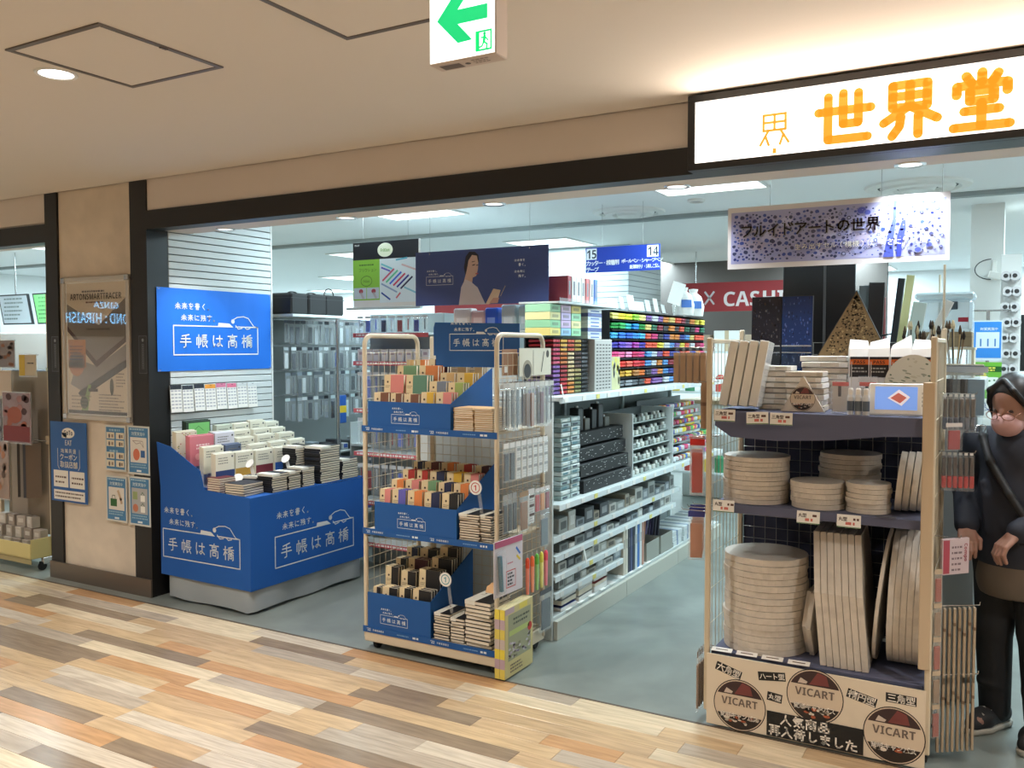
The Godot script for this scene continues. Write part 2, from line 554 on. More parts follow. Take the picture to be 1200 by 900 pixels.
func _ready() -> void:
	# camera
	var cam := Camera3D.new()
	cam.name = "camera"
	cam.fov = 47.2
	cam.near = 0.05
	cam.far = 60.0
	cam.position = Vector3(0, 1.6, 0)
	cam.rotation_degrees = Vector3(-2.4, 29.8, 0)
	add_child(cam)
	cam.current = true
	# air outside the closed rooms: none is seen
	var we := WorldEnvironment.new()
	we.name = "environment"
	var e := Environment.new()
	e.background_mode = Environment.BG_COLOR
	e.background_color = Color(0.0, 0.0, 0.0)
	e.tonemap_mode = Environment.TONE_MAPPER_LINEAR
	e.tonemap_exposure = 1.0
	e.sdfgi_enabled = true
	e.ssao_enabled = true
	e.ssil_enabled = true
	we.environment = e
	add_child(we)
	# light: cool ceiling panels in the shop, warm downlights in the passage (each lamp is built with its light)
	rng.seed = 7
	materials()
	for x in [-10.5, -8.3, -6.1, -3.9, -1.68, 0.53]:
		for z in [-5.24, -7.55, -9.87, -12.0]:
			ceiling_panel(x, z)
	for x in [-8.02, -3.22, 1.58]:
		passage_downlight(x, -2.1)
		passage_downlight(x - 2.4, 0.5)
	for k in 7:
		soffit_downlight(-3.36 + 0.99 * (k - 2), k)
	shop_lightbox()
	exit_sign()
	structure()
	floor_planks()
	pillar_dressing()
	hanging_signs()
	opposite_sign()
	blue_table()
	left_cart()
	right_cart()
	gondola()
	back_fixtures()
	left_shop()
	customer()

# ------------------------------------------------------------------ materials
func materials() -> void:
	var fp := SystemFont.new()
	fp.font_names = ["Droid Sans"]
	var fb := SystemFont.new()
	fb.font_names = ["Droid Sans"]
	fb.font_weight = 700
	cache["fonts"] = {"plain": fp, "bold": fb}
	var pm := StandardMaterial3D.new()
	pm.vertex_color_use_as_albedo = true
	pm.roughness = 0.55
	M.print = pm
	var pg := StandardMaterial3D.new()
	pg.vertex_color_use_as_albedo = true
	pg.roughness = 0.12
	M.print_gloss = pg
	var pt := pg.duplicate()
	pt.backlight_enabled = true
	pt.backlight = Color(0.2, 0.2, 0.2)
	M.print_film = pt
	var blotch := noise_image(256, 0.02, 0.90, 1.0, Vector2(1, 1), 3)
	var grain := noise_image(256, 0.05, 0.84, 1.0, Vector2(0.35, 2.4), 5, 0.8)
	cache["grain"] = grain
	var scuff := noise_image(256, 0.035, 0.86, 1.0, Vector2(1, 1), 11)
	M.shop_floor = grained(rgb(134, 140, 134), scuff, Vector3(0.33, 0.33, 0.33), 0.28)
	M.plaster = mat(rgb(222, 214, 204), 0.9)
	M.panel_cream = grained(rgb(228, 214, 194), blotch, Vector3(0.5, 0.5, 0.5), 0.45)
	M.fascia = mat(rgb(214, 204, 194), 0.85)
	M.shop_white = mat(rgb(234, 236, 236), 0.85)
	M.black_wood = mat(rgb(20, 19, 19), 0.45)
	M.steel = mat(rgb(120, 110, 100), 0.4, 0.8)
	M.chrome = mat(rgb(190, 190, 190), 0.22, 0.9)
	M.white = mat(rgb(228, 228, 224), 0.6)
	M.slat = mat(rgb(204, 210, 210), 0.5)
	M.cream = mat(rgb(206, 192, 166), 0.5)
	M.cream_wire = mat(rgb(196, 182, 156), 0.45)
	M.black = mat(rgb(22, 22, 23), 0.6)
	M.rubber = mat(rgb(18, 18, 18), 0.75)
	M.blue_cloth = mat(rgb(10, 82, 160), 0.75)
	M.blue_card = mat(rgb(10, 80, 146), 0.6)
	M.grey_cloth = mat(rgb(150, 156, 158), 0.85)
	M.page = mat(rgb(222, 212, 192), 0.8)
	M.canvas = grained(rgb(214, 204, 190), blotch, Vector3(3, 3, 3), 0.75)
	M.canvas_top = mat(rgb(206, 198, 186), 0.35)
	M.card = mat(rgb(232, 230, 224), 0.55)
	M.film = clear(rgb(225, 232, 235), 0.09, 0.12)
	M.glass = clear(rgb(235, 240, 240), 0.03, 0.02)
	M.wire = mat(rgb(150, 150, 148), 0.35, 0.7)
	M.grey_paint = mat(rgb(196, 202, 200), 0.5)

# ------------------------------------------------------------------ lamps
const COOL := Color(0.85, 0.96, 1.0)
const WARM := Color(1.0, 0.985, 0.965)

func ceiling_panel(x: float, z: float) -> void:
	var col := "far" if z < -9.0 else ("middle" if z < -6.0 else "front")
	var n := int(round((x + 10.5) / 2.2))
	var t := thing("ceiling_light_panel", "square white ceiling light panel, %s across from the left wall, in the %s row%s" % [ORD[n], col, " by the rear wall" if z < -11.0 else ""], "light", Vector3(x, 2.6, z), 0, "square light panels in the shop ceiling")
	var fr := []
	for s in [-1.0, 1.0]:
		fr.append([cbox(Vector3(0.68, 0.012, 0.02), 0.002), at(Vector3(0, -0.006, s * 0.33))])
		fr.append([cbox(Vector3(0.02, 0.012, 0.64), 0.002), at(Vector3(s * 0.33, -0.006, 0))])
	part(t, "frame", merge(fr), M.white)
	if not M.has("diffuser"):
		M.diffuser = glow(COOL.lerp(Color.WHITE, 0.6), 2.2)
	part(t, "diffuser", cbox(Vector3(0.64, 0.008, 0.64), 0.0), M.diffuser, Vector3(0, -0.004, 0))
	area_light(t, Vector3(0, -0.012, 0), Vector3(-PI / 2, 0, 0), Vector2(0.64, 0.64), COOL, 4.2)

func passage_downlight(x: float, z: float) -> void:
	var n := int(round((x + 10.42) / 2.4)) / 2
	var t := thing("downlight", "round recessed downlight in the beige passage ceiling, %s from the left in the %s row" % [ORD[n], "front" if z < -1.0 else "rear"] if not (n == 1 and z < -1.0) else "glowing round downlight beside the square hatch in the beige passage ceiling", "light", Vector3(x, 2.65, z), 0, "downlights in the passage ceiling")
	part(t, "trim", lathe([Vector2(0.062, 0.0), Vector2(0.078, 0.0), Vector2(0.075, -0.006), Vector2(0.062, -0.004), Vector2(0.062, 0.0)], 28), M.white)
	if not M.has("bulb"):
		M.bulb = glow(WARM.lerp(Color.WHITE, 0.6), 6.0)
	part(t, "lens", lathe([Vector2(0, -0.0035), Vector2(0.062, -0.002)], 28), M.bulb)
	var l := SpotLight3D.new()
	l.name = "light"
	l.light_color = WARM
	l.light_energy = 7.5
	l.light_size = 0.06
	l.spot_angle = 72.0
	l.spot_angle_attenuation = 0.8
	l.spot_range = 30.0
	l.spot_attenuation = 2.0
	l.shadow_enabled = true
	l.position = Vector3(0, -0.012, 0)
	l.rotation.x = -PI / 2
	t.add_child(l, true)

func soffit_downlight(x: float, k: int) -> void:
	var t := thing("soffit_downlight", "small clear downlight in the soffit behind the black beam, %s from the left" % ORD[k], "light", Vector3(x, 2.345, -3.95), 0, "small downlights behind the beam")
	part(t, "trim", lathe([Vector2(0.045, 0.0), Vector2(0.062, 0.0), Vector2(0.06, -0.005), Vector2(0.045, -0.003)], 24), M.chrome)
	part(t, "reflector", lathe([Vector2(0, -0.001), Vector2(0.03, -0.002), Vector2(0.045, -0.003)], 24), glow(rgb(235, 240, 240), 0.9))
	var l := SpotLight3D.new()
	l.name = "light"
	l.light_color = Color(0.95, 0.98, 1.0)
	l.light_energy = 1.35
	l.light_size = 0.04
	l.spot_angle = 60.0
	l.spot_angle_attenuation = 0.8
	l.spot_range = 20.0
	l.spot_attenuation = 2.0
	l.shadow_enabled = true
	l.position = Vector3(0, -0.012, 0)
	l.rotation.x = -PI / 2
	t.add_child(l, true)

func shop_lightbox() -> void:
	var x0 := -1.205
	var x1 := 1.55
	var t := thing("shop_signboard", "long lit white shop sign with orange characters in a black frame", "sign", Vector3((x0 + x1) * 0.5, 2.488, -3.68))
	var hw := (x1 - x0) * 0.5
	var hh := 0.154
	part(t, "back_box", cbox(Vector3(hw * 2.0, hh * 2.0, 0.07), 0.002), M.black_wood, Vector3(0, 0, 0.036))
	span(t, "frame_top", Vector3(-hw, hh - 0.028, 0.0712), Vector3(hw, hh, 0.105), M.black_wood)
	span(t, "frame_bottom", Vector3(-hw, -hh, 0.0712), Vector3(hw, -hh + 0.028, 0.105), M.black_wood)
	span(t, "frame_end", Vector3(-hw, -hh + 0.0282, 0.0712), Vector3(-hw + 0.03, hh - 0.0282, 0.105), M.black_wood)
	span(t, "frame_end", Vector3(hw - 0.03, -hh + 0.0282, 0.0712), Vector3(hw, hh - 0.0282, 0.105), M.black_wood)
	var g := glow(rgb(255, 252, 246), 1.35)
	span(t, "lit_face", Vector3(-hw + 0.0302, -hh + 0.0284, 0.0712), Vector3(hw - 0.0302, hh - 0.0284, 0.098), g, 0.0)
	var om := glow(rgb(247, 146, 40), 0.95)
	om.albedo_color = rgb(240, 140, 40)
	var cx := (x0 + x1) * 0.5
	var chars := [["世", -0.588, 0.185], ["界", -0.359, 0.19], ["堂", -0.124, 0.185]]
	for c in chars:
		var p := ink()
		p.kana(c[0], -0.105, -0.118, 0.215, Color.WHITE, 0.155, 1.0, 0.98, true)
		printed(t, p, Vector3(c[1] - cx, 2.486 - 2.488 + 0.004, 0.0986), Vector3.ZERO, "character", om)
	# round emblem: thin rings with a walking figure
	var lp := ink()
	var pts := []
	for r in [0.112, 0.104, 0.098]:
		pts = []
		for k in 41:
			var a := TAU * k / 40.0
			pts.append(Vector2(cos(a) * r, sin(a) * r))
		lp.line(pts, 0.0012, Color.WHITE)
	var off := Vector2(0.849, -2.476)
	for s in [[-0.893, 2.523, -0.807, 2.523], [-0.807, 2.523, -0.807, 2.462], [-0.807, 2.462, -0.893, 2.462], [-0.893, 2.462, -0.893, 2.523], [-0.893, 2.493, -0.807, 2.493], [-0.85, 2.523, -0.85, 2.462], [-0.873, 2.462, -0.905, 2.407], [-0.885, 2.44, -0.872, 2.405], [-0.827, 2.462, -0.795, 2.41], [-0.815, 2.442, -0.828, 2.405]]:
		lp.line([Vector2(s[0], s[1]) + off, Vector2(s[2], s[3]) + off], 0.0095, Color.WHITE)
	lp.rect(-0.007, -0.106, 0.007, -0.086, Color.WHITE)
	var lm := glow(rgb(232, 150, 50), 0.9)
	printed(t, lp, Vector3(-0.849 - cx, 2.476 - 2.488, 0.0986), Vector3.ZERO, "emblem", lm)
	area_light(t, Vector3(0, 0, 0.108), Vector3(0, PI, 0), Vector2(hw * 2.0 - 0.08, 0.24), Color(1.0, 0.93, 0.85), 2.5)

func exit_sign() -> void:
	var w := 0.211
	var h := 0.235
	var t := thing("exit_sign", "small lit white and green exit sign with arrow hanging from passage ceiling", "sign", Vector3(-1.2995, 2.484, -2.031))
	part(t, "housing", cbox(Vector3(w, h, 0.062), 0.003), mat(rgb(205, 190, 180), 0.5))
	span(t, "mount", Vector3(-0.05, h * 0.5, -0.03), Vector3(0.05, 2.65 - 2.484, 0.02), mat(rgb(205, 190, 180), 0.5))
	var f := glow(rgb(250, 255, 252), 1.25)
	span(t, "lit_face", Vector3(-w * 0.5 + 0.003, -h * 0.5 + 0.004, 0.0312), Vector3(w * 0.5 - 0.003, h * 0.5 - 0.004, 0.0325), f, 0.0)
	var p := ink()
	var g := Color.WHITE
	p.poly(PackedVector2Array([Vector2(-0.079, 0.0), Vector2(-0.018, 0.068), Vector2(0.03, 0.068), Vector2(-0.012, 0.02), Vector2(0.081, 0.02), Vector2(0.081, -0.018), Vector2(-0.012, -0.018), Vector2(0.034, -0.066), Vector2(-0.012, -0.068)]), g)
	p.frame(0.047, -0.098, 0.092, -0.05, 0.005, g)
	p.rect(0.044, -0.1, 0.056, -0.048, g)
	p.oval(0.072, -0.057, 0.0045, 0.0045, g, 12)
	p.line([Vector2(0.072, -0.064), Vector2(0.07, -0.078)], 0.008, g)
	p.line([Vector2(0.062, -0.066), Vector2(0.075, -0.067), Vector2(0.082, -0.075)], 0.004, g)
	p.line([Vector2(0.07, -0.078), Vector2(0.08, -0.085), Vector2(0.078, -0.095)], 0.0045, g)
	p.line([Vector2(0.07, -0.078), Vector2(0.064, -0.088), Vector2(0.058, -0.09)], 0.0045, g)
	printed(t, p, Vector3(0, -0.004, 0.0329), Vector3.ZERO, "arrow_print", glow(rgb(20, 215, 130), 0.75))
	var b := ink()
	b.rect(-0.085, -0.02, -0.02, 0.015, rgb(110, 100, 95))
	b.oval(0.0, 0.0, 0.008, 0.008, rgb(90, 82, 78))
	b.dashes(0.02, 0.02, 0.075, 3, 0.012, 0.006, rgb(140, 128, 120), rng)
	printed(t, b, Vector3(0, -h * 0.5 - 0.0008, 0), Vector3(PI / 2, 0, 0), "underside_print")
	area_light(t, Vector3(0, 0, 0.036), Vector3(0, PI, 0), Vector2(0.2, 0.22), Color(0.9, 1.0, 0.95), 0.12)

# ------------------------------------------------------------------ the place itself
func structure() -> void:
	slab("floor_passage", Vector3(-12, -0.14, -3.58), Vector3(4, -0.006, 2.7), mat(rgb(70, 58, 45), 0.8))
	slab("floor_shop", Vector3(-12, -0.14, -12.7), Vector3(4, 0.0, -3.592), M.shop_floor)
	slab("trim_1", Vector3(-12, -0.02, -3.592), Vector3(4, 0.0015, -3.58), mat(rgb(84, 70, 56), 0.5))
	slab("ceiling_passage", Vector3(-12.1, 2.65, -3.68), Vector3(4.1, 2.8, 2.8), M.plaster)
	slab("ceiling_shop", Vector3(-12.1, 2.6, -12.8), Vector3(4.1, 2.75, -4.0), M.shop_white)
	# bulkhead over the shopfront, with the soffit the downlights sit in
	slab("wall_over_shopfront", Vector3(-4.755, 2.457, -3.70), Vector3(4.1, 2.65, -3.69), M.fascia)
	slab("wall_bulkhead", Vector3(-12.1, 2.345, -4.0), Vector3(4.1, 2.8, -3.7), M.fascia)
	slab("wall_over_left_shopfront", Vector3(-12.1, 2.457, -3.70), Vector3(-5.81, 2.65, -3.69), M.fascia)
	slab("trim_2", Vector3(-4.755, 2.34, -3.79), Vector3(4.0, 2.457, -3.68), M.black_wood)
	slab("trim_3", Vector3(-12.0, 2.32, -3.79), Vector3(-5.81, 2.445, -3.68), M.black_wood)
	# slot across the shop ceiling
	slab("trim_4", Vector3(-12, 2.57, -6.47), Vector3(4, 2.6, -6.40), mat(rgb(150, 158, 158), 0.7))
	slab("wall_passage_rear", Vector3(-12.1, -0.14, 2.7), Vector3(4.1, 2.65, 2.85), M.fascia)
	slab("wall_left", Vector3(-12.15, -0.14, -12.7), Vector3(-12.0, 2.65, 2.7), M.shop_white)
	slab("wall_right", Vector3(4.0, -0.14, -3.69), Vector3(4.15, 2.65, 2.7), M.fascia)
	slab("wall_shop_right", Vector3(1.8, -0.14, -12.7), Vector3(1.95, 2.6, -3.7), M.shop_white)
	slab("wall_shop_rear", Vector3(-12, -0.14, -12.85), Vector3(4, 2.6, -12.7), M.shop_white)
	# pillar between the two shopfronts
	slab("wall_pillar", Vector3(-5.675, 0.0, -4.745), Vector3(-4.79, 2.65, -3.695), M.panel_cream)
	slab("trim_5", Vector3(-5.81, 0.0, -3.86), Vector3(-5.676, 2.65, -3.68), M.black_wood)
	slab("trim_6", Vector3(-4.915, 0.0, -3.84), Vector3(-4.755, 2.65, -3.68), M.black_wood)
	slab("baseboard_pillar", Vector3(-5.815, 0.0, -3.679), Vector3(-4.752, 0.115, -3.668), M.steel)
	# lined hatches in the passage ceiling
	hatch(-2.855, -2.1, "square ceiling hatch with grey edge beside the glowing downlight")
	hatch(-1.74, -2.1, "square ceiling hatch with grey edge nearer the exit sign")
	# round air outlets in the shop ceiling
	for d in [[-2.5, -6.1, 0.27, "large round air outlet in the shop ceiling above the pen shelves"], [-0.55, -6.02, 0.31, "large round air outlet in the shop ceiling above the purple banner"], [-1.9, -5.83, 0.06, "small round cover in the shop ceiling between the air outlets"]]:
		var t := thing("air_outlet", d[3], "vent", Vector3(d[0], 2.6, d[1]))
		var r: float = d[2]
		part(t, "outer_ring", lathe([Vector2(r, 0.0), Vector2(r * 0.97, -0.012), Vector2(r * 0.8, -0.02), Vector2(r * 0.74, -0.006)], 36), M.white)
		if r > 0.1:
			part(t, "middle_cone", lathe([Vector2(r * 0.7, -0.008), Vector2(r * 0.66, -0.028), Vector2(r * 0.46, -0.03), Vector2(r * 0.4, -0.012)], 36), M.white)
			part(t, "inner_cone", lathe([Vector2(r * 0.36, -0.012), Vector2(r * 0.3, -0.036), Vector2(0.0, -0.038)], 36), M.white)
			part(t, "throat", lathe([Vector2(r * 0.76, -0.003), Vector2(0.0, -0.003)], 36), mat(rgb(90, 95, 95), 0.8))
		else:
			part(t, "cover", lathe([Vector2(r * 0.74, -0.01), Vector2(0.0, -0.014)], 24), mat(rgb(150, 155, 155), 0.6))
	# slotted display wall on the inner side of the pillar: each slat is a board
	var sw := slab("wall_slat_backing", Vector3(-4.79, 0.0, -4.74), Vector3(-4.770, 2.6, -3.842), mat(rgb(120, 126, 126), 0.8))
	var y := 0.72
	while y < 2.55:
		part(sw, "slat", cbox(Vector3(0.016, 0.041, 0.896), 0.002), M.slat, Vector3(-4.761, y, -4.291) - sw.position)
		y += 0.047
	slab("trim_7", Vector3(-4.79, 0.0, -4.752), Vector3(-4.752, 2.6, -4.7405), M.white)

func hatch(x: float, z: float, label: String) -> void:
	var t := thing("ceiling_hatch", label, "hatch", Vector3(x, 2.65, z), 0, "hatches in the passage ceiling")
	var hs := 0.25
	var m := mat(rgb(112, 104, 98), 0.45, 0.4)
	for s in [-1.0, 1.0]:
		part(t, "edge_strip", cbox(Vector3(hs * 2.0 + 0.02, 0.006, 0.02), 0.001), m, Vector3(0, -0.003, s * hs))
		part(t, "edge_strip", cbox(Vector3(0.02, 0.006, hs * 2.0 - 0.0205), 0.001), m, Vector3(s * hs, -0.003, 0))
	part(t, "panel", cbox(Vector3(hs * 2.0 - 0.022, 0.003, hs * 2.0 - 0.022), 0.0), M.plaster, Vector3(0, -0.0015, 0))
	part(t, "latch", cbox(Vector3(0.03, 0.004, 0.014), 0.001), mat(rgb(90, 80, 72), 0.4, 0.5), Vector3(0.25, -0.0075, 0.0), Vector3(0, PI / 2, 0))

func floor_planks() -> void:
	var tones := [rgb(206, 176, 136), rgb(222, 202, 170), rgb(184, 168, 148), rgb(146, 126, 104), rgb(196, 152, 108), rgb(200, 170, 132), rgb(208, 192, 170)]
	var mats := []
	for k in tones.size():
		mats.append(grained(tones[k], cache["grain"], Vector3(0.9, 1.0, 1.7), 0.24))
	var fl := get_node("floor_passage")
	var r := RandomNumberGenerator.new()
	r.seed = 21
	var rest := [[], [], [], [], [], [], []]
	var made := 0
	for row in 62:
		var z := -3.53 + row * 0.1
		var x := -12.0 + r.randf_range(0.0, 1.0)
		var first := true
		var last := -1
		while x < 4.0:
			var ln: float = [1.0, 1.0, 1.0, 0.67, 0.67, 0.33][r.randi() % 6]
			var x0 := -12.0 if first else x
			if first:
				ln = x + ln + 12.0
				first = false
			var x1 := minf(x0 + ln, 4.0)
			var c := r.randi() % 7
			if c == last:
				c = (c + 1 + r.randi() % 5) % 7
			last = c
			var mid := Vector3((x0 + x1) * 0.5, -0.003, z)
			# in the picture's view: left bottom to right bottom of the frame
			var seen: bool = z < -1.72 and x1 < 0.9 and (z < -3.45 or x0 < 0.3 - (z + 3.5) * 1.75 + 0.3) and x1 > -7.2 + (z + 3.58) * 2.1
			if seen and made < 299:
				made += 1
				var o := part(fl, "plank", cbox(Vector3(x1 - x0 - 0.0012, 0.006, 0.0988), 0.0006), mats[c], mid - fl.position)
			else:
				rest[c].append([cbox(Vector3(x1 - x0 - 0.0012, 0.006, 0.0988), 0.0), at(mid - fl.position)])
			x = x1
	for c in 7:
		var o := part(fl, "plank_field", merge(rest[c]), mats[c])
		o.set_meta("kind", "stuff")

# ------------------------------------------------------------------ posters and plates on the pillar
func sheet(called: String, label: String, category: String, x0: float, y0: float, x1: float, y1: float, z: float, m: Material, thick := 0.002, group := "") -> Node3D:
	var t := thing(called, label, category, Vector3((x0 + x1) * 0.5, (y0 + y1) * 0.5, z), 0, group)
	part(t, "sheet", cbox(Vector3(x1 - x0, y1 - y0, thick), 0.0), m, Vector3(0, 0, thick * 0.5))
	return t

func pillar_dressing() -> void:
	# framed poster
	var t := thing("framed_poster", "tall silver framed poster of a grey tracing tablet on the beige pillar", "poster", Vector3(-5.275, 1.59, -3.694))
	var w := 0.70
	var h := 0.955
	part(t, "backing", cbox(Vector3(w - 0.02, h - 0.02, 0.012), 0.0), M.white, Vector3(0, 0, 0.007))
	var fm := mat(rgb(196, 190, 180), 0.35, 0.5)
	for s in [-1.0, 1.0]:
		part(t, "frame_rail", cbox(Vector3(w, 0.032, 0.024), 0.005), fm, Vector3(0, s * (h * 0.5 - 0.016), 0.0125))
		part(t, "frame_rail", cbox(Vector3(0.032, h - 0.066, 0.024), 0.005), fm, Vector3(s * (w * 0.5 - 0.016), 0, 0.0125))
	for sx in [-1.0, 1.0]:
		for sy in [-1.0, 1.0]:
			part(t, "corner_cap", cbox(Vector3(0.04, 0.04, 0.012), 0.004), M.chrome, Vector3(sx * (w * 0.5 - 0.02), sy * (h * 0.5 - 0.02), 0.0245))
	var p := ink()
	var hw := 0.305
	var hh := 0.435
	p.rect(-hw, -hh, hw, hh, rgb(216, 204, 182))
	p.up()
	# two tablets seen from a corner
	p.poly(PackedVector2Array([Vector2(-hw, 0.30), Vector2(0.03, 0.155), Vector2(hw, 0.33), Vector2(hw, 0.06), Vector2(0.0, -0.08), Vector2(-hw, 0.155)]), rgb(128, 122, 114))
	p.up()
	p.poly(PackedVector2Array([Vector2(-hw, 0.155), Vector2(0.0, -0.08), Vector2(hw, 0.08), Vector2(hw, 0.045), Vector2(0.0, -0.125), Vector2(-hw, 0.12)]), rgb(70, 36, 34))
	p.poly(PackedVector2Array([Vector2(-0.28, -0.24), Vector2(-0.2, -0.07), Vector2(-0.02, -0.11), Vector2(0.02, -0.11), Vector2(hw, 0.03), Vector2(hw, -0.07), Vector2(-0.17, -0.28)]), rgb(140, 134, 126))
	p.poly(PackedVector2Array([Vector2(-0.2, -0.30), Vector2(-0.17, -0.275), Vector2(hw, -0.065), Vector2(hw, -0.12), Vector2(-0.16, -0.33)]), rgb(34, 32, 28))
	p.up()
	p.latin("ARTONSMARTTRACER", 0.0, 0.325, 0.042, rgb(60, 48, 40), true, 0.93, true)
	p.dashes(-0.14, 0.385, 0.14, 1, 0.02, 0.012, rgb(60, 50, 44), rng)
	p.dashes(-0.1, 0.312, 0.12, 1, 0.02, 0.010, rgb(110, 60, 50), rng)
	p.dashes(-0.1, 0.135, 0.16, 1, 0.02, 0.012, rgb(90, 84, 78), rng)
	p.rect(-hw + 0.01, -0.13, -0.11, 0.06, rgb(188, 120, 48))
	p.oval(-0.21, -0.1, 0.085, 0.085, rgb(188, 120, 48))
	p.poly(PackedVector2Array([Vector2(-0.17, -0.42), Vector2(-0.09, -0.24), Vector2(-0.06, -0.24), Vector2(-0.1, -0.42)]), rgb(140, 168, 96))
	p.up()
	p.dashes(-0.28, 0.02, -0.13, 5, 0.022, 0.009, rgb(120, 66, 24), rng)
	p.oval(-0.135, -0.36, 0.042, 0.042, rgb(40, 56, 30))
	p.rect(-0.09, -0.285, 0.01, -0.265, rgb(50, 44, 38))
	p.oval(0.155, -0.25, 0.02, 0.055, rgb(62, 60, 44))
	p.dashes(-0.27, -0.315, -0.06, 4, 0.024, 0.008, rgb(140, 126, 108), rng)
	p.dashes(0.02, -0.3, 0.28, 6, 0.02, 0.008, rgb(120, 110, 96), rng)
	p.dashes(0.2, -0.16, 0.29, 5, 0.02, 0.008, rgb(120, 110, 96), rng)
	p.rect(-hw, -hh, hw, -hh + 0.022, rgb(40, 36, 32))
	printed(t, p, Vector3(0, 0, 0.0135))
	part(t, "cover_pane", cbox(Vector3(w - 0.066, h - 0.066, 0.002), 0.0), M.glass, Vector3(0, 0, 0.0175))
	# blue coupon notice
	t = sheet("coupon_notice", "large blue coupon notice with white boxes at left edge of the pillar", "notice", -5.79, 0.54, -5.392, 1.09, -3.679, mat(rgb(28, 92, 160), 0.5))
	p = ink()
	var wht := rgb(232, 228, 218)
	p.oval(0.0, 0.20, 0.07, 0.035, wht)
	p.rect(-0.07, 0.165, -0.02, 0.2, wht)
	p.up()
	p.latin("GoTo", 0.0, 0.185, 0.034, rgb(40, 60, 90), true, 0.9, true)
	p.latin("EAT", 0.0, 0.115, 0.035, wht, false, 1.0, true)
	p.kana("地域共通", -0.085, 0.06, 0.034, wht, 0.1, 1.3)
	p.kana("クーポン", -0.095, 0.012, 0.044, wht, 0.13, 1.1)
	p.kana("取扱店舗", -0.095, -0.04, 0.046, wht, 0.11, 1.05)
	p.line([Vector2(-0.12, 0.09), Vector2(-0.12, -0.03), Vector2(-0.105, -0.05)], 0.004, wht)
	p.line([Vector2(0.12, 0.09), Vector2(0.12, -0.03), Vector2(0.105, -0.05)], 0.004, wht)
	p.rect(-0.17, -0.175, -0.008, -0.06, wht)
	p.rect(0.008, -0.175, 0.17, -0.06, wht)
	p.rect(-0.17, -0.262, 0.17, -0.195, wht)
	p.up()
	p.dashes(-0.15, -0.10, -0.03, 2, 0.035, 0.012, rgb(90, 70, 60), rng)
	p.dashes(0.03, -0.10, 0.16, 2, 0.035, 0.012, rgb(90, 70, 60), rng)
	p.dashes(-0.155, -0.21, 0.16, 2, 0.025, 0.010, rgb(90, 70, 60), rng)
	printed(t, p, Vector3(0, 0, 0.0024))
	# four small notices
	var boxes := [[-5.196, 0.791, -4.988, 1.089, "small blue notice with eight little pictures, upper left of the four"], [-4.968, 0.783, -4.757, 1.096, "small blue notice with orange shape, upper right of the four"], [-5.196, 0.457, -4.986, 0.757, "small blue notice with a green shopping bag, lower left of the four"], [-4.963, 0.452, -4.757, 0.769, "small blue notice with paper cups, lower right of the four"]]
	for k in 4:
		var b: Array = boxes[k]
		t = sheet("safety_notice", b[4] + " on the pillar", "notice", b[0], b[1], b[2], b[3], -3.679, mat(rgb(206, 208, 200), 0.5), 0.002, "small blue notices on the pillar")
		p = ink()
		var x: float = (b[2] - b[0]) * 0.5 - 0.012
		var y: float = (b[3] - b[1]) * 0.5 - 0.012
		p.rect(-x, -y, x, y, rgb(70, 126, 170))
		p.up()
		if k == 0:
			p.dashes(-0.06, y - 0.012, 0.06, 1, 0.02, 0.014, rgb(150, 186, 205), rng)
			p.dashes(-0.06, -0.012, 0.06, 1, 0.02, 0.014, rgb(150, 186, 205), rng)
			for i in 4:
				for j in 2:
					var cx := -0.048 + 0.096 * j
					var cy: float = [0.082, 0.032, -0.048, -0.1][i]
					p.rect(cx - 0.04, cy - 0.021, cx + 0.04, cy + 0.021, rgb(222, 214, 190))
					p.up()
					p.oval(cx - 0.012 + 0.01 * j, cy - 0.003, 0.009, 0.015, rgb(90, 80, 84), 10)
					p.rect(cx + 0.01, cy - 0.012, cx + 0.028, cy + 0.008, rgb(150, 130, 110))
		else:
			p.dashes(-x + 0.01, y - 0.006, x - 0.01, 1, 0.02, 0.009, rgb(170, 200, 214), rng)
			p.kana("対策実施中", -0.066, y - 0.052, 0.025, rgb(200, 220, 228), 0.12)
			p.rect(-x + 0.014, -y + 0.065, x - 0.014, y - 0.062, rgb(220, 214, 204) if k < 3 else rgb(170, 172, 172))
			p.up()
			p.dashes(-x + 0.015, -y + 0.056, x - 0.015, 2, 0.016, 0.008, rgb(150, 186, 205), rng)
			p.rect(-0.02, -y + 0.006, 0.025, -y + 0.018, rgb(220, 230, 234))
			if k == 1:
				p.oval(-0.02, -0.028, 0.032, 0.038, rgb(206, 112, 84))
				p.rect(0.022, -0.045, 0.062, 0.0, rgb(44, 92, 150))
				p.line([Vector2(-0.055, 0.06), Vector2(-0.02, 0.04), Vector2(0.02, 0.05), Vector2(0.05, 0.02), Vector2(0.04, 0.06), Vector2(-0.055, 0.06)], 0.003, rgb(120, 100, 90))
			elif k == 2:
				p.rect(-0.06, -0.05, 0.005, 0.0, rgb(40, 96, 44))
				p.line([Vector2(-0.045, 0.0), Vector2(-0.04, 0.022), Vector2(-0.015, 0.022), Vector2(-0.01, 0.0)], 0.004, rgb(50, 70, 50))
				p.line([Vector2(0.02, 0.05), Vector2(0.045, 0.0), Vector2(0.05, -0.02)], 0.022, rgb(196, 170, 140))
			else:
				p.rect(-0.066, 0.01, -0.02, 0.06, rgb(150, 165, 110))
				p.oval(-0.04, -0.045, 0.026, 0.026, rgb(190, 120, 90))
				for j in 2:
					p.rect(0.01, -0.07 + 0.07 * j, 0.052, -0.03 + 0.07 * j, rgb(235, 235, 228))
					p.line([Vector2(0.014, -0.028 + 0.07 * j), Vector2(0.03, -0.01 + 0.07 * j), Vector2(0.048, -0.028 + 0.07 * j)], 0.004, rgb(60, 100, 60))
		printed(t, p, Vector3(0, 0, 0.0024))
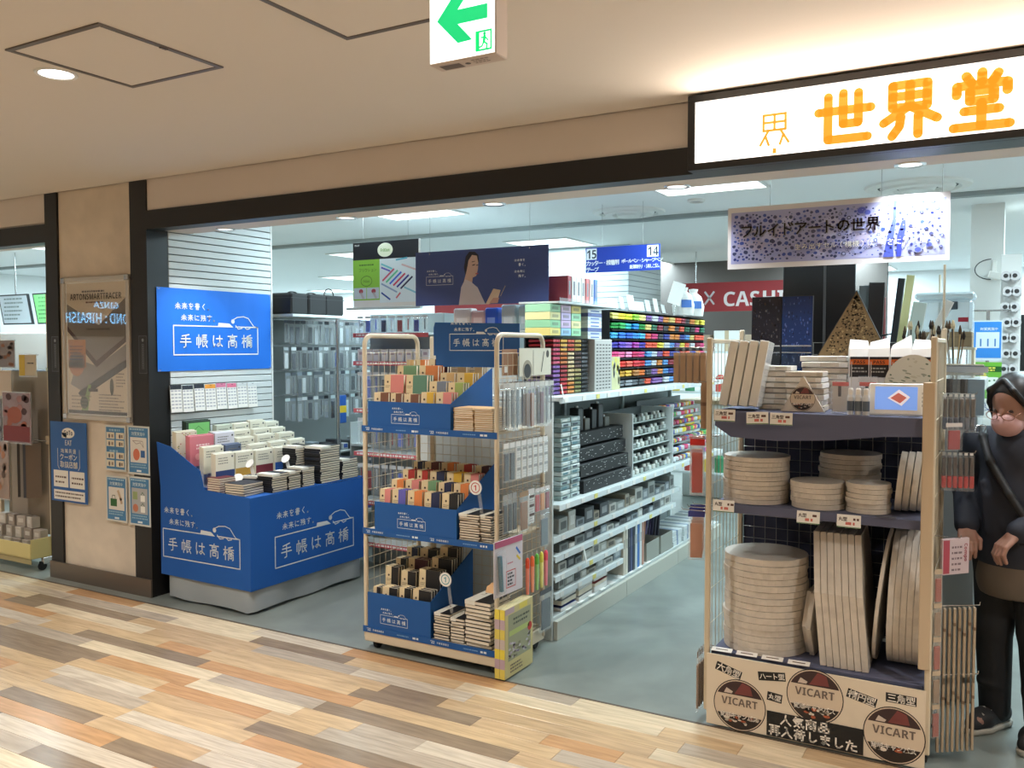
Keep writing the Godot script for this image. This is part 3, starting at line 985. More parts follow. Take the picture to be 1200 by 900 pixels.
	# dark plates with pale lettering on the black posts
	for e in [[-5.715, "thin dark plate with pale lettering on the left black post"], [-4.803, "thin dark plate with pale lettering on the right black post"]]:
		t = sheet("post_plate", e[1], "plate", e[0] - 0.041, 1.43, e[0] + 0.041, 1.675, -3.6795, mat(rgb(36, 36, 38), 0.4), 0.003, "dark plates on the black posts")
		p = ink()
		p.frame(-0.037, -0.118, 0.037, 0.118, 0.0018, rgb(120, 125, 128))
		p.oval(0, 0.092, 0.011, 0.011, rgb(150, 158, 160), 8)
		for j in 9:
			p.frame(-0.008, 0.055 - j * 0.018, 0.008, 0.066 - j * 0.018, 0.003, rgb(125, 132, 136))
		printed(t, p, Vector3(0, 0, 0.0034))

# ------------------------------------------------------------------ the planner maker's slogan block, drawn in many sizes (w = width of its box)
func slogan(p: Print, x: float, y: float, w: float, col: Color, heavy := 1.0) -> void:
	var h := w * 0.262
	var lw := w * 0.0105 * heavy
	p.line([Vector2(x + w * 0.5, y + h), Vector2(x, y + h), Vector2(x, y), Vector2(x + w, y), Vector2(x + w, y + h), Vector2(x + w * 0.72, y + h)], lw, col)
	p.kana("手帳は高橋", x + w * 0.065, y + h * 0.22, w * 0.132, col, 0.085 * heavy, 1.38)
	p.kana("未来を書く。", x + w * 0.02, y + h + w * 0.145, w * 0.062, col, 0.1 * heavy, 1.16)
	p.kana("未来に残す。", x + w * 0.085, y + h + w * 0.042, w * 0.062, col, 0.1 * heavy, 1.16)
	# sleeping figure lying along the top edge with an open book
	p.poly(PackedVector2Array([Vector2(x + w * 0.5, y + h - lw * 0.5), Vector2(x + w * 0.51, y + h + w * 0.035), Vector2(x + w * 0.64, y + h + w * 0.03), Vector2(x + w * 0.69, y + h - lw * 0.5)]), col)
	p.oval(x + w * 0.685, y + h + w * 0.052, w * 0.022, w * 0.022, col, 12)
	p.line([Vector2(x + w * 0.67, y + h + w * 0.06), Vector2(x + w * 0.74, y + h + w * 0.092), Vector2(x + w * 0.82, y + h + w * 0.1), Vector2(x + w * 0.88, y + h + w * 0.085), Vector2(x + w * 0.92, y + h + w * 0.04), Vector2(x + w * 0.95, y + h + w * 0.008), Vector2(x + w, y + h)], lw * 0.8, col)
	p.line([Vector2(x + w * 0.72, y + h + w * 0.012), Vector2(x + w * 0.75, y + h - w * 0.02), Vector2(x + w * 0.8, y + h - w * 0.012)], lw * 0.8, col)
	p.line([Vector2(x + w * 0.83, y + h), Vector2(x + w * 0.86, y + h - w * 0.022), Vector2(x + w * 0.9, y + h - w * 0.012)], lw * 0.8, col)

func hang(t: Node3D, tops: Array, r := 0.0012) -> void:
	for q in tops:
		part(t, "wire", tube([q[0], q[1]], r, 5), M.wire)

func hanging_signs() -> void:
	var wht := rgb(236, 238, 238)
	# blue cloth banner on the slat wall
	var t := thing("cloth_banner", "bright blue cloth banner with white lettering on the white slat wall", "banner", Vector3(-4.749, 1.714, -4.235), PI / 2)
	part(t, "cloth", wavy(0.985, 0.54, 0.0035, 5), mat(rgb(10, 108, 212), 0.7))
	var p := ink()
	slogan(p, -0.37, -0.164, 0.73, wht)
	printed(t, p, Vector3(0, 0, 0.0052))
	for q in [[-0.48, 0.262], [0.48, 0.262], [-0.48, -0.262], [0.48, -0.262]]:
		part(t, "tape", cbox(Vector3(0.02, 0.012, 0.0012), 0.0), M.film, Vector3(q[0], q[1], 0.0058))
	# small calendar cards below it
	var heads := [rgb(42, 46, 54), rgb(42, 46, 54), rgb(42, 46, 54), rgb(224, 150, 50), rgb(206, 120, 150), rgb(214, 110, 140), rgb(200, 205, 205), rgb(206, 210, 210)]
	var said := ["dark-topped", "dark-topped", "dark-topped", "orange-topped", "pink-topped", "rose-topped", "pale", "pale"]
	for k in 8:
		var z := -3.87 - k * 0.094
		t = thing("calendar_card", "small %s calendar card on slat wall, %s from the black post" % [said[k], ORD[k]], "card", Vector3(-4.735, 1.265 - (k % 2) * 0.004, z), PI / 2 + (k % 3 - 1) * 0.04, "calendar cards on the slat wall")
		part(t, "card", cbox(Vector3(0.086, 0.176, 0.004), 0.0), M.card, Vector3.ZERO, Vector3(-0.08, 0, 0))
		part(t, "peg", tube([Vector3(0, 0.08, -0.018), Vector3(0, 0.08, 0.008)], 0.002, 5), M.chrome)
		p = ink()
		p.rect(-0.043, 0.06, 0.043, 0.088, heads[k])
		for i in 6:
			for j in 3:
				p.rect(-0.038 + j * 0.027, 0.045 - i * 0.022, -0.018 + j * 0.027, 0.055 - i * 0.022, rgb(176, 178, 184))
		printed(t, p, Vector3(0, 0, 0.0026), Vector3(-0.08, 0, 0))
	# purple banner under the lit sign
	t = thing("fluid_art_banner", "wide purple cell-patterned hanging banner with black title under the shop sign", "banner", Vector3(-0.7027, 2.097, -4.03))
	t.scale = Vector3.ONE * 1.0333
	var w := 0.888
	var h := 0.27
	var fm := StandardMaterial3D.new()
	fm.albedo_color = rgb(222, 222, 226)
	fm.roughness = 0.25
	fm.backlight_enabled = true
	fm.backlight = Color(0.2, 0.2, 0.2)
	part(t, "board", cbox(Vector3(w, h, 0.002), 0.0), fm)
	p = ink()
	var x0 := -w * 0.5 + 0.015
	var x1 := w * 0.5 - 0.015
	var y0 := -h * 0.5 + 0.022
	var y1 := h * 0.5 - 0.022
	# marbled ground: pools of lavender, slate and pale blue paint
	p.rect(x0, y0, x1, y1, rgb(166, 172, 216))
	p.up()
	var pool := RandomNumberGenerator.new()
	pool.seed = 12
	for k in 46:
		var c0 := Vector2(pool.randf_range(x0 + 0.04, x1 - 0.04), pool.randf_range(y0 + 0.03, y1 - 0.03))
		var edge := PackedVector2Array()
		for j in 14:
			edge.append(c0 + Vector2.from_angle(TAU * j / 14.0) * pool.randf_range(0.018, 0.03) * Vector2(1.25, 0.9))
		p.poly(edge, [rgb(150, 156, 204), rgb(186, 192, 230), rgb(172, 170, 204), rgb(158, 168, 220)][k % 4])
		p.z += 0.00002
	p.up()
	var r := RandomNumberGenerator.new()
	r.seed = 5
	var dots := []
	for k in 2600:
		var c2 := Vector2(r.randf_range(x0 + 0.012, x1 - 0.012), r.randf_range(y0 + 0.012, y1 - 0.012))
		var rad := r.randf_range(0.005, 0.012) * (1.0 - 0.6 * k / 2600.0)
		if c2.x > 0.05:
			rad *= 0.8
		var ok := true
		for d in dots:
			if d[0].distance_to(c2) < d[1] + rad + (0.0006 if c2.x < 0.1 else 0.006):
				ok = false
				break
		if ok:
			dots.append([c2, rad])
			var nn := 9
			var pl := PackedVector2Array()
			for j in nn:
				pl.append(c2 + Vector2.from_angle(TAU * j / nn) * rad * r.randf_range(0.8, 1.1) * Vector2(1.0, 0.85))
			p.poly(pl, [rgb(58, 66, 130), rgb(76, 80, 120), rgb(66, 72, 110), rgb(72, 90, 170)][r.randi() % 4])
			if c2.x > 0.02 and r.randf() < 0.4:
				p.up()
				p.oval(c2.x, c2.y, rad * 0.55, rad * 0.5, rgb(170, 180, 220), 8)
				p.z -= 0.0004
	# streaks of running blue paint
	p.poly(PackedVector2Array([Vector2(0.2, y0), Vector2(0.215, -0.03), Vector2(0.235, 0.04), Vector2(0.237, y1), Vector2(0.25, y1), Vector2(0.247, 0.03), Vector2(0.238, -0.04), Vector2(0.24, y0)]), rgb(78, 92, 186))
	p.poly(PackedVector2Array([Vector2(0.25, y0), Vector2(0.252, -0.03), Vector2(0.268, 0.03), Vector2(0.282, 0.035), Vector2(0.284, 0.0), Vector2(0.27, -0.06), Vector2(0.268, y0)]), rgb(66, 76, 176))
	for d in [[0.115, 0.085, 0.022], [0.138, 0.075, 0.016], [0.33, -0.088, 0.016], [0.37, -0.07, 0.014]]:
		p.oval(d[0], d[1], d[2], d[2] * 0.8, rgb(150, 158, 208), 16)
		p.up()
		p.oval(d[0], d[1], d[2] * 0.75, d[2] * 0.6, rgb(84, 94, 176), 16)
	p.up()
	p.kana("フルイドアートの世界", -0.388 + 0.003, -0.003, 0.056, rgb(150, 155, 175), 0.13, 1.03)
	p.up()
	p.kana("フルイドアートの世界", -0.388, 0.0, 0.056, rgb(22, 20, 24), 0.12, 1.03)
	p.kana("生み出すセル(模様)は", -0.152, -0.066, 0.027, rgb(60, 60, 90), 0.11, 1.08)
	p.kana("まさにアート。", 0.185, -0.066, 0.027, rgb(60, 60, 90), 0.11, 1.08)
	p.up()
	p.kana("生み出すセル(模様)は", -0.153, -0.065, 0.027, wht, 0.1, 1.08)
	p.kana("まさにアート。", 0.184, -0.065, 0.027, wht, 0.1, 1.08)
	printed(t, p, Vector3(0, 0, 0.0014), Vector3.ZERO, "print", M.print_film)
	hang(t, [[Vector3(0.19, h * 0.5, 0), Vector3(0.19, 0.486, 0)], [Vector3(0.415, h * 0.5, 0), Vector3(0.415, 0.486, 0)], [Vector3(-0.26, h * 0.5, 0), Vector3(-0.26, 0.486, 0)]])
	# dark blue portrait banner
	t = thing("portrait_banner", "dark blue hanging banner with a woman holding an open notebook", "banner", Vector3(-2.803, 2.023, -4.5))
	w = 0.937
	h = 0.333
	part(t, "board", cbox(Vector3(w, h, 0.004), 0.0), mat(rgb(52, 66, 110), 0.4))
	p = ink()
	p.rect(-w * 0.5, -h * 0.5, w * 0.5, h * 0.5, rgb(60, 74, 124))
	p.up()
	slogan(p, -0.386, -0.04, 0.198, rgb(206, 206, 206), 1.1)
	p.kana("私は未来を", 0.225, 0.077, 0.016, wht, 0.12, 1.15)
	p.kana("書く。", 0.27, 0.05, 0.018, wht, 0.12, 1.15)
	p.kana("私は未来に", 0.225, 0.012, 0.016, wht, 0.12, 1.15)
	p.kana("残す。", 0.27, -0.016, 0.018, wht, 0.12, 1.15)
	# woman in a pale blouse, seen from the side and looking back
	p.poly(PackedVector2Array([Vector2(-0.098, 0.005), Vector2(-0.108, 0.06), Vector2(-0.095, 0.125), Vector2(-0.07, 0.152), Vector2(-0.03, 0.15), Vector2(-0.005, 0.13), Vector2(0.0, 0.09), Vector2(-0.06, 0.03), Vector2(-0.08, -0.05), Vector2(-0.115, -0.03)]), rgb(30, 26, 30))
	p.up()
	p.poly(PackedVector2Array([Vector2(-0.088, 0.04), Vector2(-0.075, 0.1), Vector2(-0.05, 0.132), Vector2(-0.015, 0.125), Vector2(-0.006, 0.085), Vector2(-0.008, 0.045), Vector2(-0.02, 0.005), Vector2(-0.045, -0.004), Vector2(-0.05, -0.04), Vector2(-0.11, -0.03)]), rgb(196, 160, 140))
	p.up()
	p.poly(PackedVector2Array([Vector2(-0.145, -h * 0.5), Vector2(-0.128, -0.06), Vector2(-0.1, -0.012), Vector2(-0.055, -0.03), Vector2(-0.01, -0.065), Vector2(0.045, -h * 0.5)]), rgb(196, 184, 184))
	p.poly(PackedVector2Array([Vector2(0.045, -h * 0.5), Vector2(0.1, -0.075), Vector2(0.15, -0.085), Vector2(0.13, -0.14), Vector2(0.07, -h * 0.5)]), rgb(206, 178, 150))
	p.up()
	p.poly(PackedVector2Array([Vector2(0.07, -h * 0.5 + 0.005), Vector2(0.1, -0.13), Vector2(0.14, -0.13), Vector2(0.13, -h * 0.5 + 0.005)]), rgb(186, 140, 120))
	p.line([Vector2(0.15, -0.12), Vector2(0.182, -0.062)], 0.004, rgb(170, 150, 130))
	p.line([Vector2(-0.045, 0.07), Vector2(-0.03, 0.073)], 0.006, rgb(40, 28, 28))
	p.line([Vector2(-0.018, 0.068), Vector2(-0.008, 0.07)], 0.005, rgb(40, 28, 28))
	p.line([Vector2(-0.05, 0.09), Vector2(-0.03, 0.093)], 0.004, rgb(60, 40, 36))
	p.line([Vector2(-0.022, 0.018), Vector2(-0.008, 0.019)], 0.007, rgb(176, 70, 70))
	printed(t, p, Vector3(0, 0, 0.0024))
	for sx in [-0.36, 0.345]:
		part(t, "eyelet", lathe([Vector2(0.004, 0.0), Vector2(0.0, 0.001)], 10), M.chrome, Vector3(sx, h * 0.5 - 0.014, 0.004), Vector3(PI / 2, 0, 0))
	hang(t, [[Vector3(-0.36, h * 0.5, 0), Vector3(-0.36, 0.575, 0)], [Vector3(0.345, h * 0.5, 0), Vector3(0.345, 0.575, 0)]])
	# pen maker's board, black over green and white
	t = thing("pen_advert_board", "black, green and white hanging board advertising coloured erasable pens", "sign", Vector3(-3.9, 2.12, -5.0))
	w = 0.585
	h = 0.465
	part(t, "board", cbox(Vector3(w, h, 0.006), 0.0), M.card)
	p = ink()
	var q := h * 0.5
	p.rect(-w * 0.5, q - 0.125, w * 0.5, q, rgb(26, 28, 30))
	p.rect(-w * 0.5, -q + 0.05, -0.05, q - 0.125, rgb(146, 206, 70))
	p.rect(-0.05, -q + 0.03, w * 0.5, q - 0.125, rgb(226, 240, 244))
	p.up()
	p.oval(0.0, q - 0.062, 0.068, 0.05, rgb(240, 246, 220))
	p.latin("PILOT", -w * 0.5 + 0.015, q - 0.025, 0.012, wht, true)
	p.kana("フリクション", -0.24, 0.02, 0.026, rgb(60, 100, 30), 0.08, 1.05)
	p.dashes(-0.235, 0.075, -0.085, 1, 0.02, 0.009, rgb(70, 110, 40), rng)
	var circ := []
	for k in 25:
		circ.append(Vector2(-0.17 + cos(TAU * k / 24.0) * 0.05, -0.045 + sin(TAU * k / 24.0) * 0.036))
	p.line(circ, 0.003, rgb(40, 70, 30))
	p.latin("FriXion", -0.17, -0.055, 0.018, rgb(60, 100, 30), false, 0.8, true)
	p.rect(-w * 0.5 + 0.005, -q + 0.06, -w * 0.25 - 0.025, -q + 0.14, rgb(200, 212, 216))
	p.rect(-w * 0.25 - 0.02, -q + 0.06, -0.055, -q + 0.14, rgb(200, 212, 216))
	p.up()
	p.latin("FriXion", 0.0, q - 0.075, 0.024, rgb(120, 170, 60), true, 0.75, true)
	for k in 2:
		p.oval(-0.22 + k * 0.115, -q + 0.115, 0.02, 0.016, rgb(180, 80, 90), 12)
		p.line([Vector2(-0.22 + k * 0.115, -q + 0.1), Vector2(-0.2 + k * 0.115, -q + 0.068)], 0.018, rgb(190, 186, 190))
	var pens := [rgb(206, 90, 120), rgb(100, 206, 160), rgb(60, 110, 220), rgb(210, 70, 100), rgb(40, 50, 150), rgb(40, 44, 80)]
	for k in 6:
		p.line([Vector2(-0.02 + k * 0.032, -0.045 - k * 0.012), Vector2(0.075 + k * 0.032, 0.03 - k * 0.012)], 0.013, pens[k])
	for e in [[-0.03, 0.07, 0.06, 0.035, rgb(120, 215, 220)], [-0.03, 0.045, 0.04, 0.02, rgb(110, 110, 200)], [0.1, 0.095, 0.19, 0.105, rgb(100, 190, 210)], [0.15, 0.06, 0.27, 0.02, rgb(220, 190, 190)], [-0.03, -0.07, 0.1, -0.13, rgb(150, 175, 205)], [-0.03, -0.135, 0.04, -0.18, rgb(40, 80, 160)], [0.1, -0.17, 0.13, -0.14, rgb(210, 110, 120)], [0.17, -0.1, 0.27, -0.14, rgb(140, 205, 220)]]:
		p.line([Vector2(e[0], e[1]), Vector2(e[2], e[3])], 0.012, e[4])
	printed(t, p, Vector3(0, 0, 0.0034))
	part(t, "side_rail", cbox(Vector3(0.012, h, 0.014), 0.002), M.white, Vector3(w * 0.5 + 0.0062, 0, 0))
	part(t, "bottom_rail", cbox(Vector3(w + 0.08, 0.018, 0.03), 0.002), M.grey_paint, Vector3(-0.02, -q - 0.009, 0))
	hang(t, [[Vector3(-0.2, q, 0), Vector3(-0.2, 0.48, 0)], [Vector3(0.2, q, 0), Vector3(0.2, 0.48, 0)]])
	# aisle board
	t = thing("aisle_sign", "blue hanging aisle board with white numbers 15 and 14", "sign", Vector3(-2.383, 2.2137, -5.7))
	t.scale = Vector3.ONE * 0.95
	w = 0.585
	h = 0.186
	part(t, "board", cbox(Vector3(w, h, 0.005), 0.0), mat(rgb(24, 60, 150), 0.4))
	p = ink()
	p.rect(-w * 0.5, -h * 0.5, w * 0.5, h * 0.5, rgb(22, 58, 158))
	p.up()
	p.rect(-w * 0.5 + 0.008, h * 0.5 - 0.09, -w * 0.5 + 0.09, h * 0.5 - 0.008, rgb(230, 236, 240))
	p.rect(w * 0.5 - 0.1, h * 0.5 - 0.09, w * 0.5 - 0.012, h * 0.5 - 0.008, rgb(230, 236, 240))
	p.kana("ボールペン・シャープペン", 0.0 - 0.005, -0.035, 0.031, wht, 0.12, 0.84)
	p.kana("鉛筆削り・消しゴム", 0.06, -0.078, 0.03, wht, 0.1, 0.84)
	p.kana("カッター・接着剤", -w * 0.5 + 0.006, -0.042, 0.038, wht, 0.13, 0.85)
	p.kana("テープ", -w * 0.5 + 0.006, -0.09, 0.038, wht, 0.13, 0.85)
	p.up()
	p.latin("15", -w * 0.5 + 0.049, h * 0.5 - 0.082, 0.066, rgb(40, 46, 60), true, 0.85, true)
	p.latin("14", w * 0.5 - 0.056, h * 0.5 - 0.082, 0.066, rgb(40, 46, 60), true, 0.85, true)
	printed(t, p, Vector3(0, 0, 0.003))
	hang(t, [[Vector3(-0.16, h * 0.5, 0), Vector3(-0.16, 0.405, 0)], [Vector3(0.16, h * 0.5, 0), Vector3(0.16, 0.405, 0)]])

# neon sign of a shop further down the passage: the poster's pane mirrors it
func opposite_sign() -> void:
	var t := thing("neon_sign", "pale blue neon shop lettering mirrored in the framed poster's pane", "sign", Vector3(-11.998, 2.05, 1.06), PI / 2)
	part(t, "board", cbox(Vector3(1.3, 0.62, 0.03), 0.003), M.black, Vector3(0, 0.02, 0.015))
	var p := ink()
	p.latin("MOND : HIRAISHY", 0.0, -0.09, 0.15, Color.WHITE, false, 0.8, true)
	p.latin("GINZA", -0.12, 0.14, 0.09, Color.WHITE, false, 1.2, true)
	printed(t, p, Vector3(0, 0, 0.032), Vector3.ZERO, "neon_letters", glow(rgb(120, 200, 255), 9.0))

# a hanging cloth: slow folds left from its packing
func wavy(w: float, h: float, depth: float, folds: int) -> ArrayMesh:
	var st := SurfaceTool.new()
	st.begin(Mesh.PRIMITIVE_TRIANGLES)
	st.set_smooth_group(0)
	var nx := 40
	var ny := 16
	var f := func(i: int, j: int) -> Vector3:
		var u := float(i) / nx
		var v := float(j) / ny
		var z := absf(sin(u * PI * folds)) * depth * 0.7 + absf(sin(v * PI * 3.0)) * depth * 0.3
		return Vector3((u - 0.5) * w, (v - 0.5) * h, z)
	for i in nx:
		for j in ny:
			for q in [[0, 0], [1, 1], [1, 0], [0, 0], [0, 1], [1, 1]]:
				st.add_vertex(f.call(i + q[0], j + q[1]))
	st.generate_normals()
	return st.commit()

# ------------------------------------------------------------------ notebooks and planners
# a planner: cover round a page block, a paper band round part of it; base at its lower middle, standing, face to +z
func planner(called: String, label: String, group: String, xf: Transform3D, s: Vector3, cover: Color, band := 0.0, band_col := Color(0.86, 0.78, 0.62), pages := true) -> Node3D:
	var t := thing(called, label, "notebook", Vector3.ZERO, 0, group)
	t.transform = xf
	var key := "pl%.3f,%.3f,%.3f" % [s.x, s.y, s.z]
	if not cache.has(key):
		var c := 0.0016
		cache[key] = merge([[cbox(Vector3(s.x, s.y, c), 0.0005), at(Vector3(0, s.y * 0.5, s.z * 0.5 - c * 0.5))], [cbox(Vector3(s.x, s.y, c), 0.0005), at(Vector3(0, s.y * 0.5, -s.z * 0.5 + c * 0.5))], [cbox(Vector3(c, s.y, s.z - c * 2.0), 0.0005), at(Vector3(-s.x * 0.5 + c * 0.5, s.y * 0.5, 0))]])
	part(t, "cover", cache[key], mat(cover, 0.55))
	if pages:
		part(t, "pages", cbox(Vector3(s.x - 0.004, s.y - 0.004, s.z - 0.0034), 0.0), M.page, Vector3(0.0, s.y * 0.5, 0))
	if band > 0.0:
		var bw := s.x * band
		part(t, "paper_band", cbox(Vector3(bw, s.y + 0.0008, s.z + 0.0016), 0.0), mat(band_col, 0.6), Vector3(-s.x * 0.5 + bw * 0.5 - 0.0004, s.y * 0.5, 0))
		if not cache.has("dot"):
			var p := ink()
			p.oval(0, 0, 0.006, 0.006, rgb(70, 50, 45), 10)
			p.rect(-0.016, -0.022, 0.016, -0.019, rgb(150, 130, 105))
			p.rect(-0.016, -0.030, 0.010, -0.027, rgb(150, 130, 105))
			cache["dot"] = p.mesh()
		part(t, "band_print", cache["dot"], M.print, Vector3(-s.x * 0.5 + bw * 0.55, s.y * 0.76, s.z * 0.5 + 0.0012))
	return t

func lying(x: float, y: float, z: float, s: Vector3, turn: float) -> Transform3D:
	# a planner lying on its back: spine to the left of the viewer, cover up
	var b := Basis(Vector3.UP, turn) * Basis(Vector3.RIGHT, -PI / 2)
	return Transform3D(b, Vector3(x, y + s.z * 0.5, z)).translated_local(Vector3(0, -s.y * 0.5, 0))

func pile(called: String, what: String, where: String, group: String, x: float, y: float, z: float, s: Vector3, n: int, turn: float, cols: Array, jitter := 0.05, band := 0.0) -> void:
	var yy := y
	for k in n:
		var i := n - 1 - k
		var word: String = "topmost" if i == 0 else ("lowest" if k == 0 else "%s from top" % ORD[i])
		planner(called, "%s, %s, %s" % [what, word, where], group, lying(x + rng.randf_range(-0.003, 0.003), yy, z + rng.randf_range(-0.004, 0.004), s, turn + rng.randf_range(-jitter, jitter)), s, cols[k % cols.size()], band if i == 0 else 0.0, Color(0.88, 0.87, 0.82))
		yy += s.z + 0.0006

# ------------------------------------------------------------------ the draped table by the pillar
func blue_table() -> void:
	var wht := rgb(206, 212, 214)
	var t := thing("draped_table", "display table draped in blue lettered cloth over a grey skirt", "table", Vector3(-4.29, 0, -4.23))
	var o := Vector3(4.29, 0, 4.23)
	part(t, "table_top", cbox(Vector3(0.74, 0.03, 1.0), 0.003), M.white, Vector3(0, 0.688, 0))
	for sx in [-1.0, 1.0]:
		for sz in [-1.0, 1.0]:
			part(t, "leg", cbox(Vector3(0.03, 0.66, 0.03), 0.003), M.chrome, Vector3(sx * 0.32, 0.342, sz * 0.45))
	# grey skirt with a slightly wavy hem
	part(t, "skirt", skirt(0.375, 0.515, 0.26, 0.012), M.grey_cloth)
	# blue cloth: front, side and the raised corner at the pillar
	var front := PackedVector2Array([Vector2(-0.405, 0.16), Vector2(0.385, 0.15), Vector2(0.385, 0.708), Vector2(0.0, 0.728), Vector2(-0.035, 0.84), Vector2(-0.30, 0.975), Vector2(-0.43, 1.0), Vector2(-0.40, 0.72)])
	part(t, "front_cloth", extrude(front, 0.004), M.blue_cloth, Vector3(0, 0, 0.528))
	var side := PackedVector2Array([Vector2(-0.53, 0.15), Vector2(0.52, 0.145), Vector2(0.52, 0.70), Vector2(-0.53, 0.708)])
	part(t, "side_cloth", extrude(side, 0.004), M.blue_cloth, Vector3(0.389, 0, 0), Vector3(0, PI / 2, 0))
	part(t, "top_cloth", cbox(Vector3(0.775, 0.004, 1.045), 0.001), M.blue_cloth, Vector3(0, 0.706, 0.0))
	var p := ink()
	slogan(p, -0.365, 0.255, 0.68, wht, 0.9)
	# the lettering starts round the corner on the pillar side: keep what lies on the front
	printed(t, p, Vector3(-0.015, 0.02, 0.5288), Vector3.ZERO, "front_print")
	p = ink()
	slogan(p, -0.33, 0.248, 0.73, wht, 0.9)
	printed(t, p, Vector3(0.3898, 0, 0), Vector3(0, PI / 2, 0), "side_print")
	# riser steps under the standing notebooks
	var steps := [[-4.68, 0.99], [-4.58, 0.93], [-4.48, 0.88], [-4.38, 0.84], [-4.27, 0.81]]
	for k in 5:
		var yb: float = steps[k][1] - 0.03
		part(t, "riser_step", cbox(Vector3(0.094, yb - 0.709, 0.88), 0.0015), M.white, Vector3(steps[k][0] + 4.29, 0.709 + (yb - 0.709) * 0.5, -0.06))
	# standing notebooks, row by row from the slat wall down
	var cream := rgb(222, 218, 200)
	var rows := [
		[-4.68, 0.96, [[-3.98, 0.20, 0.155, rgb(40, 60, 44), "green-fronted"], [-4.20, 0.14, 0.11, rgb(190, 196, 180), "pale"], [-4.35, 0.14, 0.11, cream, "cream"], [-4.50, 0.14, 0.12, cream, "cream"], [-4.64, 0.13, 0.10, cream, "cream"]]],
		[-4.58, 0.90, [[-3.80, 0.16, 0.165, rgb(214, 208, 186), "floral"], [-4.06, 0.11, 0.14, rgb(196, 190, 176), "beige"], [-4.26, 0.15, 0.135, cream, "cream"], [-4.44, 0.15, 0.13, cream, "cream"], [-4.60, 0.14, 0.125, cream, "cream"]]],
		[-4.48, 0.85, [[-3.835, 0.19, 0.19, rgb(204, 120, 130), "pink"], [-4.02, 0.16, 0.195, rgb(216, 214, 222), "white"], [-4.20, 0.15, 0.145, cream, "cream"], [-4.38, 0.15, 0.15, cream, "cream"], [-4.58, 0.15, 0.145, cream, "cream"]]],
		[-4.38, 0.81, [[-3.84, 0.16, 0.165, cream, "cream"], [-4.00, 0.13, 0.165, rgb(92, 104, 128), "slate blue"], [-4.22, 0.16, 0.145, cream, "cream"], [-4.40, 0.15, 0.145, cream, "cream"], [-4.58, 0.15, 0.145, cream, "cream"]]],
		[-4.27, 0.78, [[-3.83, 0.15, 0.16, cream, "cream and navy"], [-3.99, 0.15, 0.155, cream, "cream and ochre"], [-4.16, 0.15, 0.15, cream, "cream and maroon"], [-4.33, 0.15, 0.15, cream, "cream and blue"]]],
	]
	var where := ["highest row against the slat wall", "second row down", "middle row", "fourth row down", "lowest standing row"]
	var foot := [rgb(40, 60, 110), rgb(180, 140, 60), rgb(110, 40, 50), rgb(40, 90, 170)]
	for k in 5:
		var i := 0
		for b in rows[k][2]:
			for d in 2:
				var tb := thing("boxed_planner", "%s boxed planner, %s, %s from the pillar, %s" % [b[4], where[k], ORD[i], ["in front", "behind"][d]], "notebook", Vector3(rows[k][0] + 0.012 - d * 0.028, rows[k][1] + 0.001 + d * 0.004, b[0] - d * 0.008), PI / 2, "boxed planners on the draped table")
				var col: Color = b[3]
				var h: float = b[2]
				part(tb, "box", cbox(Vector3(b[1], h, 0.022), 0.001), mat(col, 0.55), Vector3(0, h * 0.5, 0))
				part(tb, "page_edge", cbox(Vector3(0.002, h - 0.006, 0.016), 0.0), M.page, Vector3(b[1] * 0.5 + 0.0004, h * 0.5, 0))
				if d == 0:
					var pp := ink()
					var hw: float = b[1] * 0.5
					if b[4] == "green-fronted":
						pp.rect(-hw + 0.02, 0.01, hw - 0.01, h - 0.012, rgb(120, 190, 110))
						pp.up()
						pp.line([Vector2(-0.03, 0.1), Vector2(0.0, 0.12), Vector2(0.04, 0.09)], 0.004, rgb(70, 130, 70))
						pp.rect(-0.03, 0.03, 0.05, 0.055, rgb(40, 70, 44))
					elif b[4] == "floral":
						for j in 26:
							pp.oval(rng.randf_range(-hw + 0.01, hw - 0.01), rng.randf_range(0.01, h - 0.01), 0.005, 0.004, [rgb(160, 90, 80), rgb(90, 110, 70), rgb(190, 170, 90)][j % 3], 7)
					elif b[4] == "pink":
						pp.dashes(-hw + 0.05, h * 0.72, hw - 0.03, 2, 0.02, 0.01, rgb(240, 210, 210), rng)
						pp.oval(-hw + 0.06, 0.06, 0.02, 0.02, rgb(226, 160, 160))
					else:
						pp.dashes(-hw + 0.02, h - 0.025, hw - 0.04, 3, 0.016, 0.006, rgb(120, 120, 112), rng)
						pp.oval(hw - 0.018, h - 0.022, 0.007, 0.007, rgb(60, 60, 64), 10)
						if k == 4:
							pp.rect(-hw, 0.0, hw, 0.055, foot[i])
					printed(tb, pp, Vector3(0, 0, 0.0115))
			i += 1
	# flat piles along the front edge and the aisle edge
	var bl := [rgb(26, 26, 30), rgb(30, 32, 42), rgb(24, 24, 26)]
	var g := "planner piles on the draped table"
	var s := Vector3(0.10, 0.17, 0.0135)
